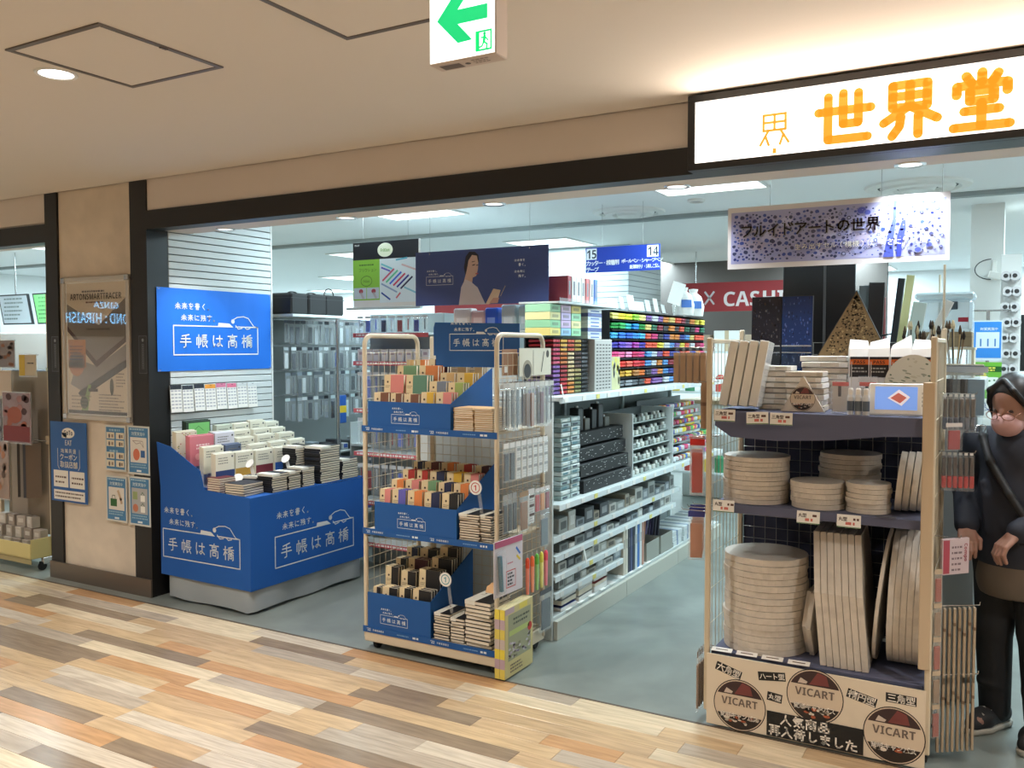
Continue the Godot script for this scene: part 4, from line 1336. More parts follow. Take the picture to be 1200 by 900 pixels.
	var piles := [
		["maroon planner with cream pages", "front-left pile on the draped table", -4.22, -3.775, 0.0, 7, [rgb(96, 30, 36), rgb(90, 34, 40), rgb(120, 40, 40)], Vector3(0.11, 0.125, 0.013)],
		["black planner with cream pages", "front corner pile on the draped table", -4.05, -3.80, 0.06, 5, bl, Vector3(0.15, 0.17, 0.014)],
		["black planner", "draped table pile second from front corner", -3.985, -3.965, PI / 2, 8, bl, Vector3(0.13, 0.13, 0.0135)],
		["black planner with chequered edge", "draped table pile third from front corner", -3.985, -4.095, PI / 2, 8, [rgb(30, 28, 26), rgb(60, 54, 46)], Vector3(0.11, 0.13, 0.0135)],
		["dark grey planner", "draped table pile fourth from front corner", -3.985, -4.22, PI / 2, 9, [rgb(52, 54, 58), rgb(62, 64, 66)], Vector3(0.11, 0.13, 0.013)],
		["black planner with white label", "tall pile near the aisle end", -3.985, -4.42, PI / 2, 16, bl, Vector3(0.19, 0.14, 0.0145)],
		["charcoal planner", "tall dark pile at the back", -4.13, -4.33, PI / 2, 16, [rgb(22, 22, 24)], Vector3(0.13, 0.12, 0.0145)],
		["navy planner with cream pages", "pile at the far aisle corner", -3.985, -4.62, PI / 2, 9, [rgb(36, 40, 52), rgb(44, 46, 54)], Vector3(0.16, 0.14, 0.0145)],
	]
	for q in piles:
		pile("planner", q[0], q[1], g, q[2], 0.7095, q[3], q[7], q[5], q[4], q[6], 0.04, 0.5 if q[5] > 7 else 0.0)
	# loose planners laid across between piles and risers
	var loose := [[-4.14, -3.97, rgb(34, 36, 46), 0.3], [-4.13, -4.10, rgb(40, 44, 60), 0.1], [-4.14, -4.53, rgb(30, 32, 38), -0.1]]
	for k in loose.size():
		var q: Array = loose[k]
		pile("slim_planner", "slim dark planner", ["low pile behind the front corner", "low pile beside the white tag", "low pile behind the tall pile"][k], g, q[0], 0.709, q[1], Vector3(0.10, 0.12, 0.014), 6, PI / 2 + q[3], [q[2]], 0.06, 0.4)
	# white curled tags standing among the books
	for e in [[-4.12, 0.80, -3.93, 0.3, "curled white price tag standing by the front corner pile"], [-4.1, 0.80, -4.22, 0.5, "curled white price tag beside the tall black piles"], [-4.165, 0.715, -3.875, 0.9, "white paper roll standing among the boxed planners"]]:
		var tg := thing("price_tag", e[4], "tag", Vector3(e[0], e[1], e[2]), e[3], "white tags on the draped table")
		part(tg, "stem", cbox(Vector3(0.022, 0.07, 0.002), 0.0), M.card, Vector3(0, 0.035, 0), Vector3(0, 0, 0.25))
		part(tg, "flag", lathe([Vector2(0.0, 0.0), Vector2(0.03, 0.004), Vector2(0.03, 0.006), Vector2(0.0, 0.003)], 16), M.card, Vector3(-0.012, 0.072, 0), Vector3(0.9, 0, 0.3))

# skirt with soft corners and a wavy hem, open below
func skirt(hx: float, hz: float, top: float, wave: float) -> ArrayMesh:
	var st := SurfaceTool.new()
	st.begin(Mesh.PRIMITIVE_TRIANGLES)
	st.set_smooth_group(0)
	var ring := []
	var per := 12
	var corners := [Vector2(hx, hz), Vector2(hx, -hz), Vector2(-hx, -hz), Vector2(-hx, hz)]
	for k in 4:
		var a: Vector2 = corners[k]
		var b: Vector2 = corners[(k + 1) % 4]
		for i in per:
			var f := (i + 0.5) / per
			ring.append(a.lerp(b, f))
	var n := ring.size()
	var rows := []
	for j in 5:
		var v := j / 4.0
		var row := []
		for i in n:
			var q: Vector2 = ring[i]
			var flare := 1.0 - v
			var wob := sin(i * 1.35) * 0.006 * flare + sin(i * 0.7 + 1.0) * 0.007 * flare
			var d := q.normalized()
			var y := lerpf(0.012 + (sin(i * 0.9) * 0.5 + 0.5) * wave, top, v)
			row.append(Vector3(q.x + d.x * (wob - 0.0), y, q.y + d.y * wob))
		rows.append(row)
	for j in 4:
		for i in n:
			var i2 := (i + 1) % n
			for p in [rows[j][i], rows[j + 1][i2], rows[j][i2], rows[j][i], rows[j + 1][i], rows[j + 1][i2]]:
				st.add_vertex(p)
	st.generate_normals()
	return st.commit()

# ------------------------------------------------------------------ wire carts
func grid_panel(w: float, h: float, nx: int, ny: int, r: float) -> ArrayMesh:
	var l := []
	for i in nx + 1:
		var x := -w * 0.5 + w * i / nx
		l.append([Vector3(x, 0, 0), Vector3(x, h, 0)])
	for j in ny + 1:
		var y := h * j / ny
		l.append([Vector3(-w * 0.5, y, r), Vector3(w * 0.5, y, r)])
	return tubes(l, r, 4)

func side_frame(h: float, depth: float, rad: float) -> ArrayMesh:
	# inverted U in the yz plane
	var pts := [Vector3(0, 0, 0)]
	for k in 6:
		var a := PI * 0.5 * k / 5.0
		pts.append(Vector3(0, h - rad + sin(a) * rad, -rad + cos(a) * rad))
	for k in 6:
		var a := PI * 0.5 * (1.0 + k / 5.0)
		pts.append(Vector3(0, h - rad + sin(a) * rad, -depth + rad + cos(a) * rad))
	pts.append(Vector3(0, 0, -depth))
	return tube(pts, 0.0125, 8)

func caster(t: Node3D, x: float, z: float, top: float) -> void:
	var c := part(t, "caster", cbox(Vector3(0.03, top - 0.03, 0.034), 0.003), M.rubber, Vector3(x, 0.03 + (top - 0.03) * 0.5, z))
	part(c, "wheel", lathe([Vector2(0.0, -0.012), Vector2(0.026, -0.012), Vector2(0.03, -0.008), Vector2(0.03, 0.008), Vector2(0.026, 0.012), Vector2(0.0, 0.012)], 18), M.rubber, Vector3(0.016, 0.0305 - (0.03 + (top - 0.03) * 0.5), 0.01), Vector3(0, 0, PI / 2))

func stuff(o: Node) -> void:
	o.set_meta("kind", "stuff")

func left_cart() -> void:
	var wht := rgb(214, 220, 224)
	var x0 := -2.975
	var x1 := -2.165
	var zf := -3.62
	var d := 0.50
	var cx := (x0 + x1) * 0.5
	var t := thing("planner_cart", "cream wire display cart on casters filled with planners in blue trays", "display cart", Vector3(cx, 0, zf - d * 0.5))
	var hw := (x1 - x0) * 0.5
	var hd := d * 0.5
	for s in [-1.0, 1.0]:
		part(t, "side_frame", side_frame(1.60, d - 0.026, 0.05), M.cream, Vector3(s * hw, 0.06, hd - 0.013))
		stuff(part(t, "side_mesh", grid_panel(d - 0.05, 1.45, 9, 24, 0.0016), M.cream_wire, Vector3(s * (hw - 0.004), 0.12, 0), Vector3(0, PI / 2, 0)))
	stuff(part(t, "back_mesh", grid_panel(hw * 2.0 - 0.03, 1.42, 15, 26, 0.0016), M.cream_wire, Vector3(0, 0.12, -hd + 0.012)))
	part(t, "rear_upright", cbox(Vector3(0.03, 1.6, 0.02), 0.003), M.cream, Vector3(-hw + 0.09, 0.86, -hd - 0.008))
	part(t, "base_board", cbox(Vector3(hw * 2.0 + 0.01, 0.07, d), 0.004), M.cream, Vector3(0, 0.075, 0))
	for s in [-1.0, 1.0]:
		caster(t, s * (hw - 0.04), hd - 0.05, 0.05)
		caster(t, s * (hw - 0.04), -hd + 0.05, 0.05)
	var sy := [1.185, 0.642, 0.118]
	var names := ["top", "middle", "bottom"]
	for k in 3:
		part(t, "shelf", cbox(Vector3(hw * 2.0 - 0.03, 0.012, d - 0.03), 0.002), M.cream, Vector3(0, sy[k] - 0.006, 0))
		var lip := part(t, "shelf_lip", cbox(Vector3(hw * 2.0 + 0.02, 0.032, 0.003), 0.0), M.blue_card, Vector3(0.0, sy[k] - 0.012, hd + 0.002))
		var p := ink()
		for sx in [-0.39, 0.02]:
			p.latin("'22", sx, -0.007, 0.015, wht, true)
			p.kana("手帳高橋書店", sx + 0.04, -0.006, 0.011, wht, 0.1, 1.15)
			p.dashes(sx + 0.2, 0.002, sx + 0.29, 1, 0.01, 0.005, rgb(120, 160, 200), rng)
			p.dashes(sx + 0.3, 0.004, sx + 0.34, 1, 0.01, 0.010, wht, rng)
		printed(lip, p, Vector3(0, 0, 0.002), Vector3.ZERO, "lip_print")
	# blue card trays holding the standing planners
	var tray := [[-2.945, -2.425, 1.187, 1.318, 1.49], [-2.905, -2.39, 0.644, 0.792, 1.0], [-2.955, -2.55, 0.120, 0.305, 0.5]]
	for k in 3:
		var q: Array = tray[k]
		var tw: float = q[1] - q[0]
		var tr := thing("planner_tray", "blue card tray with white slogan on the %s shelf of the planner cart" % names[k], "tray", Vector3((q[0] + q[1]) * 0.5, q[2], zf), 0, "blue trays on the planner cart")
		var fh: float = q[3] - q[2]
		part(tr, "front_panel", cbox(Vector3(tw, fh, 0.003), 0.0), M.blue_card, Vector3(0, fh * 0.5, -0.0015))
		var wing := PackedVector2Array([Vector2(0, 0), Vector2(0.40, 0), Vector2(0.40, q[4] - q[2]), Vector2(0.0, fh)])
		part(tr, "side_wing", extrude(wing, 0.003), M.blue_card, Vector3(tw * 0.5, 0, -0.003), Vector3(0, PI / 2, 0))
		for j in 4:
			var yt: float = [0.03, 0.105, 0.15, 0.19][j] if k == 0 else ([0.06, 0.105, 0.145, 0.175][j] if k == 1 else [0.045, 0.10, 0.17, 0.22][j])
			part(tr, "step", cbox(Vector3(tw - 0.006, yt, 0.094), 0.0), mat(rgb(60, 50, 44), 0.7), Vector3(0, yt * 0.5, -0.06 - j * 0.1))
		var p := ink()
		slogan(p, -tw * 0.5 + [0.155, 0.15, 0.085][k], fh * 0.16, 0.175, wht, 1.15)
		printed(tr, p, Vector3(0, 0, 0.0006))
	# standing planners: [x0, x1, top] per slot, rows from the front
	var c := {"br": [rgb(120, 78, 56), "brown"], "ye": [rgb(214, 172, 60), "yellow"], "pi": [rgb(210, 130, 124), "pink"], "gr": [rgb(110, 150, 110), "green"], "te": [rgb(90, 132, 112), "teal"], "or": [rgb(214, 128, 70), "orange"], "sl": [rgb(112, 122, 138), "slate"], "li": [rgb(150, 170, 96), "lime green"], "ta": [rgb(206, 170, 116), "tan"], "da": [rgb(90, 40, 40), "dark red"], "pu": [rgb(96, 92, 170), "violet"], "na": [rgb(34, 42, 74), "navy"], "bk": [rgb(26, 25, 26), "black"], "re": [rgb(170, 50, 44), "red"], "wi": [rgb(70, 28, 34), "wine"]}
	var shelf := [
		[[[-2.93, -2.83, 1.36, "br"], [-2.82, -2.745, 1.358, "br"], [-2.735, -2.637, 1.356, "br"], [-2.626, -2.545, 1.368, "ye"], [-2.535, -2.435, 1.37, "pi"]],
		[[-2.94, -2.805, 1.45, "pi"], [-2.795, -2.655, 1.45, "te"], [-2.645, -2.535, 1.42, "sl"], [-2.527, -2.43, 1.416, "li"]],
		[[-2.93, -2.795, 1.497, "gr"], [-2.78, -2.655, 1.499, "or"], [-2.645, -2.55, 1.462, "ta"], [-2.537, -2.435, 1.463, "ye"]],
		[[-2.94, -2.885, 1.527, "ta"], [-2.875, -2.81, 1.528, "or"], [-2.79, -2.66, 1.532, "wi"], [-2.645, -2.54, 1.533, "ta"], [-2.53, -2.44, 1.53, "ta"]]],
		[[[-2.895, -2.82, 0.853, "pi"], [-2.814, -2.722, 0.857, "pu"], [-2.714, -2.618, 0.857, "or"], [-2.609, -2.51, 0.857, "na"], [-2.5, -2.40, 0.861, "bk"]],
		[[-2.895, -2.81, 0.89, "or"], [-2.802, -2.71, 0.894, "pi"], [-2.70, -2.60, 0.896, "gr"], [-2.591, -2.505, 0.895, "na"], [-2.496, -2.40, 0.896, "or"]],
		[[-2.895, -2.81, 0.931, "re"], [-2.80, -2.722, 0.934, "re"], [-2.714, -2.615, 0.934, "na"], [-2.606, -2.506, 0.936, "ye"], [-2.498, -2.40, 0.937, "pi"]],
		[[-2.895, -2.83, 0.963, "na"], [-2.82, -2.72, 0.966, "da"], [-2.707, -2.62, 0.969, "or"], [-2.606, -2.505, 0.967, "re"], [-2.49, -2.40, 0.965, "wi"]]],
		[[[-2.945, -2.89, 0.326, "bk"], [-2.884, -2.78, 0.333, "bk"], [-2.773, -2.695, 0.343, "bk"], [-2.686, -2.565, 0.347, "bk"]],
		[[-2.94, -2.85, 0.415, "bk"], [-2.836, -2.735, 0.403, "bk"], [-2.718, -2.58, 0.426, "bk"]],
		[[-2.945, -2.87, 0.438, "bk"], [-2.861, -2.725, 0.447, "wi"], [-2.705, -2.572, 0.468, "bk"]],
		[[-2.945, -2.865, 0.479, "na"], [-2.85, -2.735, 0.481, "bk"], [-2.72, -2.603, 0.506, "bk"]]]]
	var rowname := ["front", "second", "third", "rear"]
	for k in 3:
		for j in 4:
			var i := 0
			for b in shelf[k][j]:
				var w: float = b[1] - b[0]
				var base: float = tray[k][2] + ([0.03, 0.105, 0.15, 0.19][j] if k == 0 else ([0.06, 0.105, 0.145, 0.175][j] if k == 1 else [0.045, 0.10, 0.17, 0.22][j]))
				var h: float = b[2] - base
				for m in 3:
					planner("standing_planner", "%s planner, %s row of the cart's %s tray, %s from left, %s" % [c[b[3]][1], rowname[j], names[k], ORD[i], ["foremost", "middle", "rearmost"][m]], "planners standing in the blue trays", turned(Vector3((b[0] + b[1]) * 0.5 + m * 0.001, base + 0.0022, zf - 0.032 - j * 0.1 - m * 0.021), Vector3(-0.06, 0, 0)), Vector3(w - 0.008, h, 0.017), c[b[3]][0], 0.45 if w < 0.12 else 0.32)
				i += 1
	# flat piles at the right end of each shelf
	var g := "planner piles on the planner cart"
	pile("tan_notebook", "thin tan notebook", "left pile on cart's top shelf", g, -2.36, 1.187, zf - 0.09, Vector3(0.115, 0.15, 0.0098), 11, 0.0, [rgb(196, 160, 110), rgb(190, 152, 104), rgb(202, 168, 118)], 0.05)
	pile("tan_notebook", "thin tan notebook", "right pile on cart's top shelf", g, -2.245, 1.187, zf - 0.09, Vector3(0.105, 0.15, 0.0098), 11, 0.0, [rgb(198, 162, 112), rgb(188, 150, 100)], 0.05)
	pile("black_planner", "black planner with cream pages", "left pile, cart's middle shelf", g, -2.325, 0.644, zf - 0.09, Vector3(0.115, 0.16, 0.0115), 11, 0.0, [rgb(30, 28, 28), rgb(110, 84, 60)], 0.06, 0.4)
	pile("black_planner", "black planner with cream pages", "right pile, cart's middle shelf", g, -2.23, 0.644, zf - 0.10, Vector3(0.07, 0.16, 0.0115), 11, -0.03, [rgb(30, 28, 28), rgb(60, 46, 40)], 0.06, 0.4)
	pile("black_planner", "all-black planner", "left pile, cart's bottom shelf", g, -2.49, 0.120, zf - 0.09, Vector3(0.095, 0.16, 0.013), 10, 0.0, [rgb(22, 21, 22)], 0.04, 0.4)
	pile("black_planner", "black planner with cream pages", "middle pile, cart's bottom shelf", g, -2.40, 0.120, zf - 0.09, Vector3(0.08, 0.16, 0.015), 8, 0.05, [rgb(28, 26, 26)], 0.05, 0.4)
	pile("black_planner", "black planner with cream pages", "tall right pile, cart's bottom shelf", g, -2.268, 0.120, zf - 0.10, Vector3(0.15, 0.19, 0.0185), 12, -0.05, [rgb(28, 26, 26)], 0.06, 0.4)
	# round number tags on clear stems
	for e in [[-2.29, 0.78, 0.10, rgb(196, 60, 60), "white tag with red ring and number 1 on the cart's middle shelf"], [-2.47, 0.26, 0.14, rgb(60, 150, 160), "white tag with teal ring and number 1 on the cart's bottom shelf"]]:
		var tg := thing("number_tag", e[4], "tag", Vector3(e[0], e[1], zf - 0.02))
		part(tg, "stem", cbox(Vector3(0.018, e[2] + 0.05, 0.003), 0.0), M.film, Vector3(0.022, (e[2] + 0.05) * 0.5, -0.003), Vector3(0, 0, 0.15))
		part(tg, "disc", extrude(ring_poly(0.036, 20), 0.002), M.card, Vector3(0, e[2] + 0.03, 0.003))
		var p := ink()
		var ringp := []
		for k in 21:
			ringp.append(Vector2(cos(TAU * k / 20.0), sin(TAU * k / 20.0)) * 0.024)
		p.line(ringp, 0.004, e[3])
		p.latin("1", 0.0, -0.014, 0.028, e[3], true, 1.0, true)
		printed(tg, p, Vector3(0, e[2] + 0.03, 0.0036))
	var sg := thing("shelf_talker", "small orange half-round card clipped by the bottom shelf pile of the cart", "tag", Vector3(-2.19, 0.40, zf - 0.01))
	part(sg, "card", extrude(PackedVector2Array([Vector2(-0.04, 0), Vector2(0.03, 0.0), Vector2(0.03, 0.05), Vector2(0.0, 0.055), Vector2(-0.03, 0.03)]), 0.002), mat(rgb(226, 186, 140), 0.5))
	part(sg, "clip", cbox(Vector3(0.012, 0.02, 0.01), 0.002), M.film, Vector3(0.025, 0.0, -0.004))
	# slogan header board behind the top shelf
	var hb := thing("header_board", "blue header board with white slogan above the planner cart", "sign", Vector3(-2.455, 1.555, -3.9))
	part(hb, "board", extrude(PackedVector2Array([Vector2(-0.265, 0), Vector2(0.265, 0), Vector2(0.265, 0.165), Vector2(-0.255, 0.178), Vector2(-0.265, 0.15)]), 0.004), M.blue_card)
	part(hb, "foot", cbox(Vector3(0.5, 0.06, 0.003), 0.0), M.blue_card, Vector3(0, -0.03, -0.002))
	var hp := ink()
	slogan(hp, -0.16, 0.028, 0.33, wht, 1.1)
	printed(hb, hp, Vector3(0, 0, 0.0006))
	cart_side_goods()

# a flat packet on a peg: header card, clear sleeve and what is in it; face to +z, hung at its top middle
func packet(called: String, label: String, category: String, group: String, where: Vector3, turn: float, w: float, h: float, head: Color, inner: Color, style := 0) -> Node3D:
	var t := thing(called, label, category, where, turn, group)
	var hh := minf(h * 0.14, 0.025)
	part(t, "header_card", cbox(Vector3(w, hh, 0.002), 0.0), mat(head, 0.5), Vector3(0, -hh * 0.5, 0))
	part(t, "sleeve", cbox(Vector3(w, h - hh, 0.010), 0.001), M.film, Vector3(0, -hh - (h - hh) * 0.5, 0))
	var iw := w * 0.72
	if style == 0: # one slim tool
		part(t, "tool", tube([Vector3(0, -hh - 0.008, 0), Vector3(0, -h + 0.02, 0)], minf(iw * 0.32, 0.0042), 6), mat(inner, 0.4))
		part(t, "tip", lathe([Vector2(0.0042, 0.0), Vector2(0.0, -0.012)], 6), M.chrome, Vector3(0, -h + 0.02, 0))
	elif style == 1: # card with printed pattern
		part(t, "insert", cbox(Vector3(w * 0.9, h - hh - 0.01, 0.003), 0.0), M.card, Vector3(0, -hh - (h - hh) * 0.5, 0))
		var key := "pk%.3f%.3f%s" % [w, h, inner.to_html()]
		if not cache.has(key):
			var p := ink()
			for i in 3:
				p.rect(-w * 0.36, -hh - 0.02 - i * (h - hh) * 0.3, w * 0.36, -hh - 0.006 - i * (h - hh) * 0.3, inner)
				p.dashes(-w * 0.36, -hh - 0.03 - i * (h - hh) * 0.3, w * 0.36, 2, 0.012, 0.005, inner.lerp(Color.WHITE, 0.4), rng)
			cache[key] = p.mesh()
		part(t, "print", cache[key], M.print, Vector3(0, 0, 0.0056))
	elif style == 2: # filled bag
		part(t, "filling", cbox(Vector3(iw, (h - hh) * 0.8, 0.008), 0.002), mat(inner, 0.5), Vector3(0, -hh - (h - hh) * 0.55, 0))
	return t

func pegs(t: Node3D, side: float, ys: Array, z0: float, step: float, n: int, reach: float) -> void:
	for y in ys:
		for k in n:
			part(t, "peg", tube([Vector3(0, 0, 0), Vector3(side * reach, 0, 0), Vector3(side * (reach + 0.004), 0.01, 0)], 0.0018, 4), M.chrome, Vector3(0, y, z0 - k * step))

func cart_side_goods() -> void:
	var x := -2.125
	var cart := get_node("planner_cart")
	var pg := Node3D.new()
	pg.name = "side_pegs"
	cart.add_child(pg)
	pg.position = Vector3(0.405, 0, 3.87)
	pegs(pg, 1.0, [1.4275], -3.65, 0.052, 10, 0.045)
	pegs(pg, 1.0, [1.1375, 0.8875], -3.655, 0.058, 8, 0.045)
	var g := "packets on the side of the planner cart"
	var inn := [rgb(60, 56, 52), rgb(52, 50, 50), rgb(34, 34, 38), rgb(44, 50, 66), rgb(110, 70, 40), rgb(140, 84, 48), rgb(90, 86, 84), rgb(96, 34, 44), rgb(70, 66, 64), rgb(52, 54, 56)]
	var word := ["taupe", "charcoal", "black", "slate blue", "brown", "chestnut", "grey", "maroon", "pewter", "graphite"]
	for k in 10:
		for m in 2:
			packet("pencil_packet", "%s slim packet, upper row on the planner cart side, %s" % [word[k], ["outer", "inner"][m]], "packet", g, Vector3(x + 0.004 - m * 0.02, 1.425 - m * 0.004, -3.65 - k * 0.052), PI / 2 + 0.1 * (k % 3 - 1), 0.046, 0.22 + 0.008 * (k % 3), rgb(190, 188, 182), inn[k], 2 if k in [4, 5, 7] else 0)
	for k in 8:
		packet("patterned_packet", "grey and white printed packet, second row on planner cart side, %s from front" % ORD[k], "packet", g, Vector3(x, 1.135, -3.655 - k * 0.058), PI / 2, 0.05, 0.19, rgb(206, 204, 200), rgb(70, 70, 74) if k < 2 else rgb(150, 148, 146), 2 if k < 2 else 1)
	for k in 3:
		packet("tool_packet", "dark grey tool packet, third row on planner cart side, %s from front" % ORD[k], "packet", g, Vector3(x, 0.885, -3.645 - k * 0.045), PI / 2, 0.04, 0.19, rgb(150, 148, 144), rgb(58, 58, 60), 2)
	packet("stamp_packet", "brown grid-patterned packet in the third row on the cart side", "packet", g, Vector3(x + 0.01, 0.88, -3.815), PI / 2, 0.09, 0.2, rgb(150, 120, 90), rgb(150, 104, 66), 2)
	packet("sample_card", "white card packet with dark pictures in the third row on the cart side", "packet", g, Vector3(x, 0.88, -3.905), PI / 2, 0.07, 0.18, rgb(206, 200, 196), rgb(90, 74, 70), 1)
	for k in 3:
		packet("pen_packet", "%s pen packet in the third row on the cart side" % ["red", "orange", "wine"][k], "packet", g, Vector3(x, 0.872, -3.975 - k * 0.055), PI / 2, 0.05, 0.125, rgb(196, 190, 186), [rgb(186, 60, 56), rgb(214, 140, 70), rgb(140, 44, 60)][k], 2)
	# big blister card
	var t := thing("tool_set_card", "large pale blister card with a blue tool hanging on the front corner of the cart", "packet", Vector3(-2.105, 0.68, -3.64), PI / 2 - 0.05)
	part(t, "card", cbox(Vector3(0.255, 0.27, 0.004), 0.001), mat(rgb(206, 200, 206), 0.45), Vector3(0, -0.135, 0))
	part(t, "header_strip", cbox(Vector3(0.24, 0.03, 0.002), 0.0), mat(rgb(180, 90, 120), 0.5), Vector3(0, -0.016, 0.004))
	part(t, "tool", tube([Vector3(-0.09, -0.07, 0.01), Vector3(-0.085, -0.16, 0.012), Vector3(-0.075, -0.24, 0.01)], 0.012, 8), mat(rgb(60, 110, 130), 0.3))
	part(t, "blister", cbox(Vector3(0.07, 0.21, 0.024), 0.008), M.film, Vector3(-0.085, -0.15, 0.014))
	var p := ink()
	p.frame(-0.02, -0.24, 0.06, -0.16, 0.004, rgb(190, 60, 60))
	p.dashes(-0.01, -0.17, 0.05, 4, 0.017, 0.009, rgb(60, 60, 70), rng)
	p.line([Vector2(0.07, -0.06), Vector2(0.1, -0.09)], 0.012, rgb(60, 110, 190))
	p.line([Vector2(0.075, -0.1), Vector2(0.1, -0.12)], 0.012, rgb(220, 190, 60))
	p.dashes(-0.01, -0.12, 0.05, 1, 0.01, 0.006, rgb(190, 90, 110), rng)
	printed(t, p, Vector3(0, 0, 0.0026))
	# fluorescent pens
	var fl := [rgb(240, 90, 60), rgb(244, 120, 70), rgb(110, 200, 80), rgb(236, 226, 90), rgb(236, 84, 110)]
	var fn := ["red", "orange", "green", "yellow", "rose"]
	for k in 5:
		t = thing("marker_pen", "fluorescent %s marker pen hanging on the cart side" % fn[k], "pen", Vector3(-2.12, 0.535, -3.86 - k * 0.05), PI / 2, "fluorescent pens on the cart side")
		part(t, "barrel", lathe([Vector2(0.0, -0.19), Vector2(0.008, -0.185), Vector2(0.0105, -0.12), Vector2(0.0105, -0.05), Vector2(0.0, -0.05)], 10), mat(fl[k].lerp(Color.WHITE, 0.35), 0.35))
		part(t, "cap", lathe([Vector2(0.0112, -0.052), Vector2(0.0112, -0.012), Vector2(0.006, 0.0), Vector2(0.0, 0.0)], 10), mat(fl[k], 0.35))
		part(t, "hang_loop", cbox(Vector3(0.014, 0.02, 0.0015), 0.0), M.film, Vector3(0, 0.01, 0))
	packet("dark_tool_packet", "long black and white tool packet at the rear lower corner of the cart", "packet", g, Vector3(-2.12, 0.33, -4.06), PI / 2, 0.13, 0.22, rgb(70, 70, 74), rgb(40, 42, 46), 2)
	packet("frame_packet", "grey flat packet beside the fluorescent pens on the cart side", "packet", g, Vector3(-2.135, 0.75, -4.07), PI / 2, 0.1, 0.2, rgb(170, 168, 166), rgb(96, 104, 112), 2)
	# two wrapped board boxes leaning at the front corner
	for k in 2:
		t = thing("wrapped_board", "yellow and mauve printed board box at the cart's front corner, %s" % ["outer one", "inner one"][k], "box", Vector3(-2.10 - k * 0.029, 0.0, -3.715), PI / 2)
		part(t, "box", cbox(Vector3(0.28, 0.34, 0.026), 0.002), mat(rgb(196, 184, 140), 0.4), Vector3(0, 0.172 + 0.005, 0))
		p = ink()
		var bands := [rgb(214, 196, 90), rgb(176, 152, 164), rgb(220, 200, 70), rgb(190, 176, 170), rgb(214, 196, 90), rgb(180, 160, 170), rgb(224, 206, 80)]
		for j in 7:
			p.rect(-0.014, -0.168 + j * 0.048, 0.013, -0.12 + j * 0.048, bands[j])
		printed(t, p, Vector3(-0.1408, 0.177, 0.0), Vector3(0, -PI / 2, 0), "edge_print")
		if k == 0:
			p = ink()
			p.rect(-0.138, -0.168, 0.138, 0.168, rgb(196, 184, 130))
			p.up()
			p.rect(-0.11, -0.09, 0.115, 0.135, rgb(150, 152, 124))
			p.rect(-0.138, 0.14, -0.05, 0.168, rgb(180, 158, 168))
			p.rect(0.0, 0.14, 0.08, 0.168, rgb(216, 200, 90))
			p.up()
			for j in 40:
				p.oval(rng.randf_range(-0.1, 0.105), rng.randf_range(-0.08, 0.0), 0.012, 0.006, [rgb(190, 186, 190), rgb(120, 118, 96), rgb(176, 160, 176)][j % 3], 8)
			p.rect(-0.1, 0.03, 0.1, 0.055, rgb(170, 184, 110))
			p.dashes(-0.06, 0.11, 0.1, 2, 0.022, 0.01, rgb(70, 74, 60), rng)
			p.oval(0.105, 0.03, 0.022, 0.022, rgb(190, 60, 50), 14)
			p.dashes(-0.09, -0.11, 0.03, 3, 0.016, 0.008, rgb(110, 96, 80), rng)
			printed(t, p, Vector3(0, 0.177, 0.0138))
	# cards standing at the top of the side frame
	t = thing("brown_card", "brown kraft card with white stickers at the top corner of the planner cart", "card", Vector3(-2.178, 1.46, -3.78), PI / 2)
	part(t, "card", cbox(Vector3(0.15, 0.13, 0.003), 0.0), mat(rgb(150, 112, 84), 0.7), Vector3(0, 0.065, 0))
	part(t, "sticker", cbox(Vector3(0.03, 0.03, 0.001), 0.0), M.card, Vector3(-0.04, 0.03, 0.0022))
	t = thing("illustrated_card", "white card with a black arched picture at the top of the planner cart side", "card", Vector3(-2.146, 1.455, -3.99), PI / 2)
	part(t, "card", cbox(Vector3(0.34, 0.14, 0.004), 0.0), mat(rgb(206, 200, 180), 0.5), Vector3(0, 0.07, 0))
	p = ink()
	p.oval(-0.09, 0.03, 0.05, 0.05, rgb(150, 140, 120))
	p.up()
	p.oval(-0.09, 0.025, 0.036, 0.036, rgb(40, 34, 30))
	p.line([Vector2(0.06, 0.02), Vector2(0.09, 0.12)], 0.008, rgb(80, 78, 70))
	p.oval(0.13, 0.11, 0.016, 0.02, rgb(70, 64, 56))
	p.rect(-0.03, 0.005, -0.026, 0.13, rgb(90, 84, 74))
	printed(t, p, Vector3(0, 0, 0.0026))

# ------------------------------------------------------------------ cart of shaped canvases
# upright slab: outline in its own xy plane, thickness along z; faces of canvas, rim of the same cloth
func canvas_thing(called: String, label: String, group: String, xf: Transform3D, poly: PackedVector2Array, thick: float, film := false) -> Node3D:
	var t := thing(called, label, "canvas", Vector3.ZERO, 0, group)
	t.transform = xf
	var key := "cv%d,%.3f,%.3f,%.3f" % [poly.size(), poly[0].x, poly[1].y, thick]
	if not cache.has(key):
		cache[key] = extrude(poly, thick)
	part(t, "board", cache[key], M.canvas)
	var key2 := key + "f"
	if not cache.has(key2):
		var inner := PackedVector2Array()
		for q in poly:
			inner.append(q * 0.985)
		cache[key2] = extrude(inner, 0.001)
	part(t, "face_wrap", cache[key2], M.canvas_top, Vector3(0, 0, 0.001))
	return t

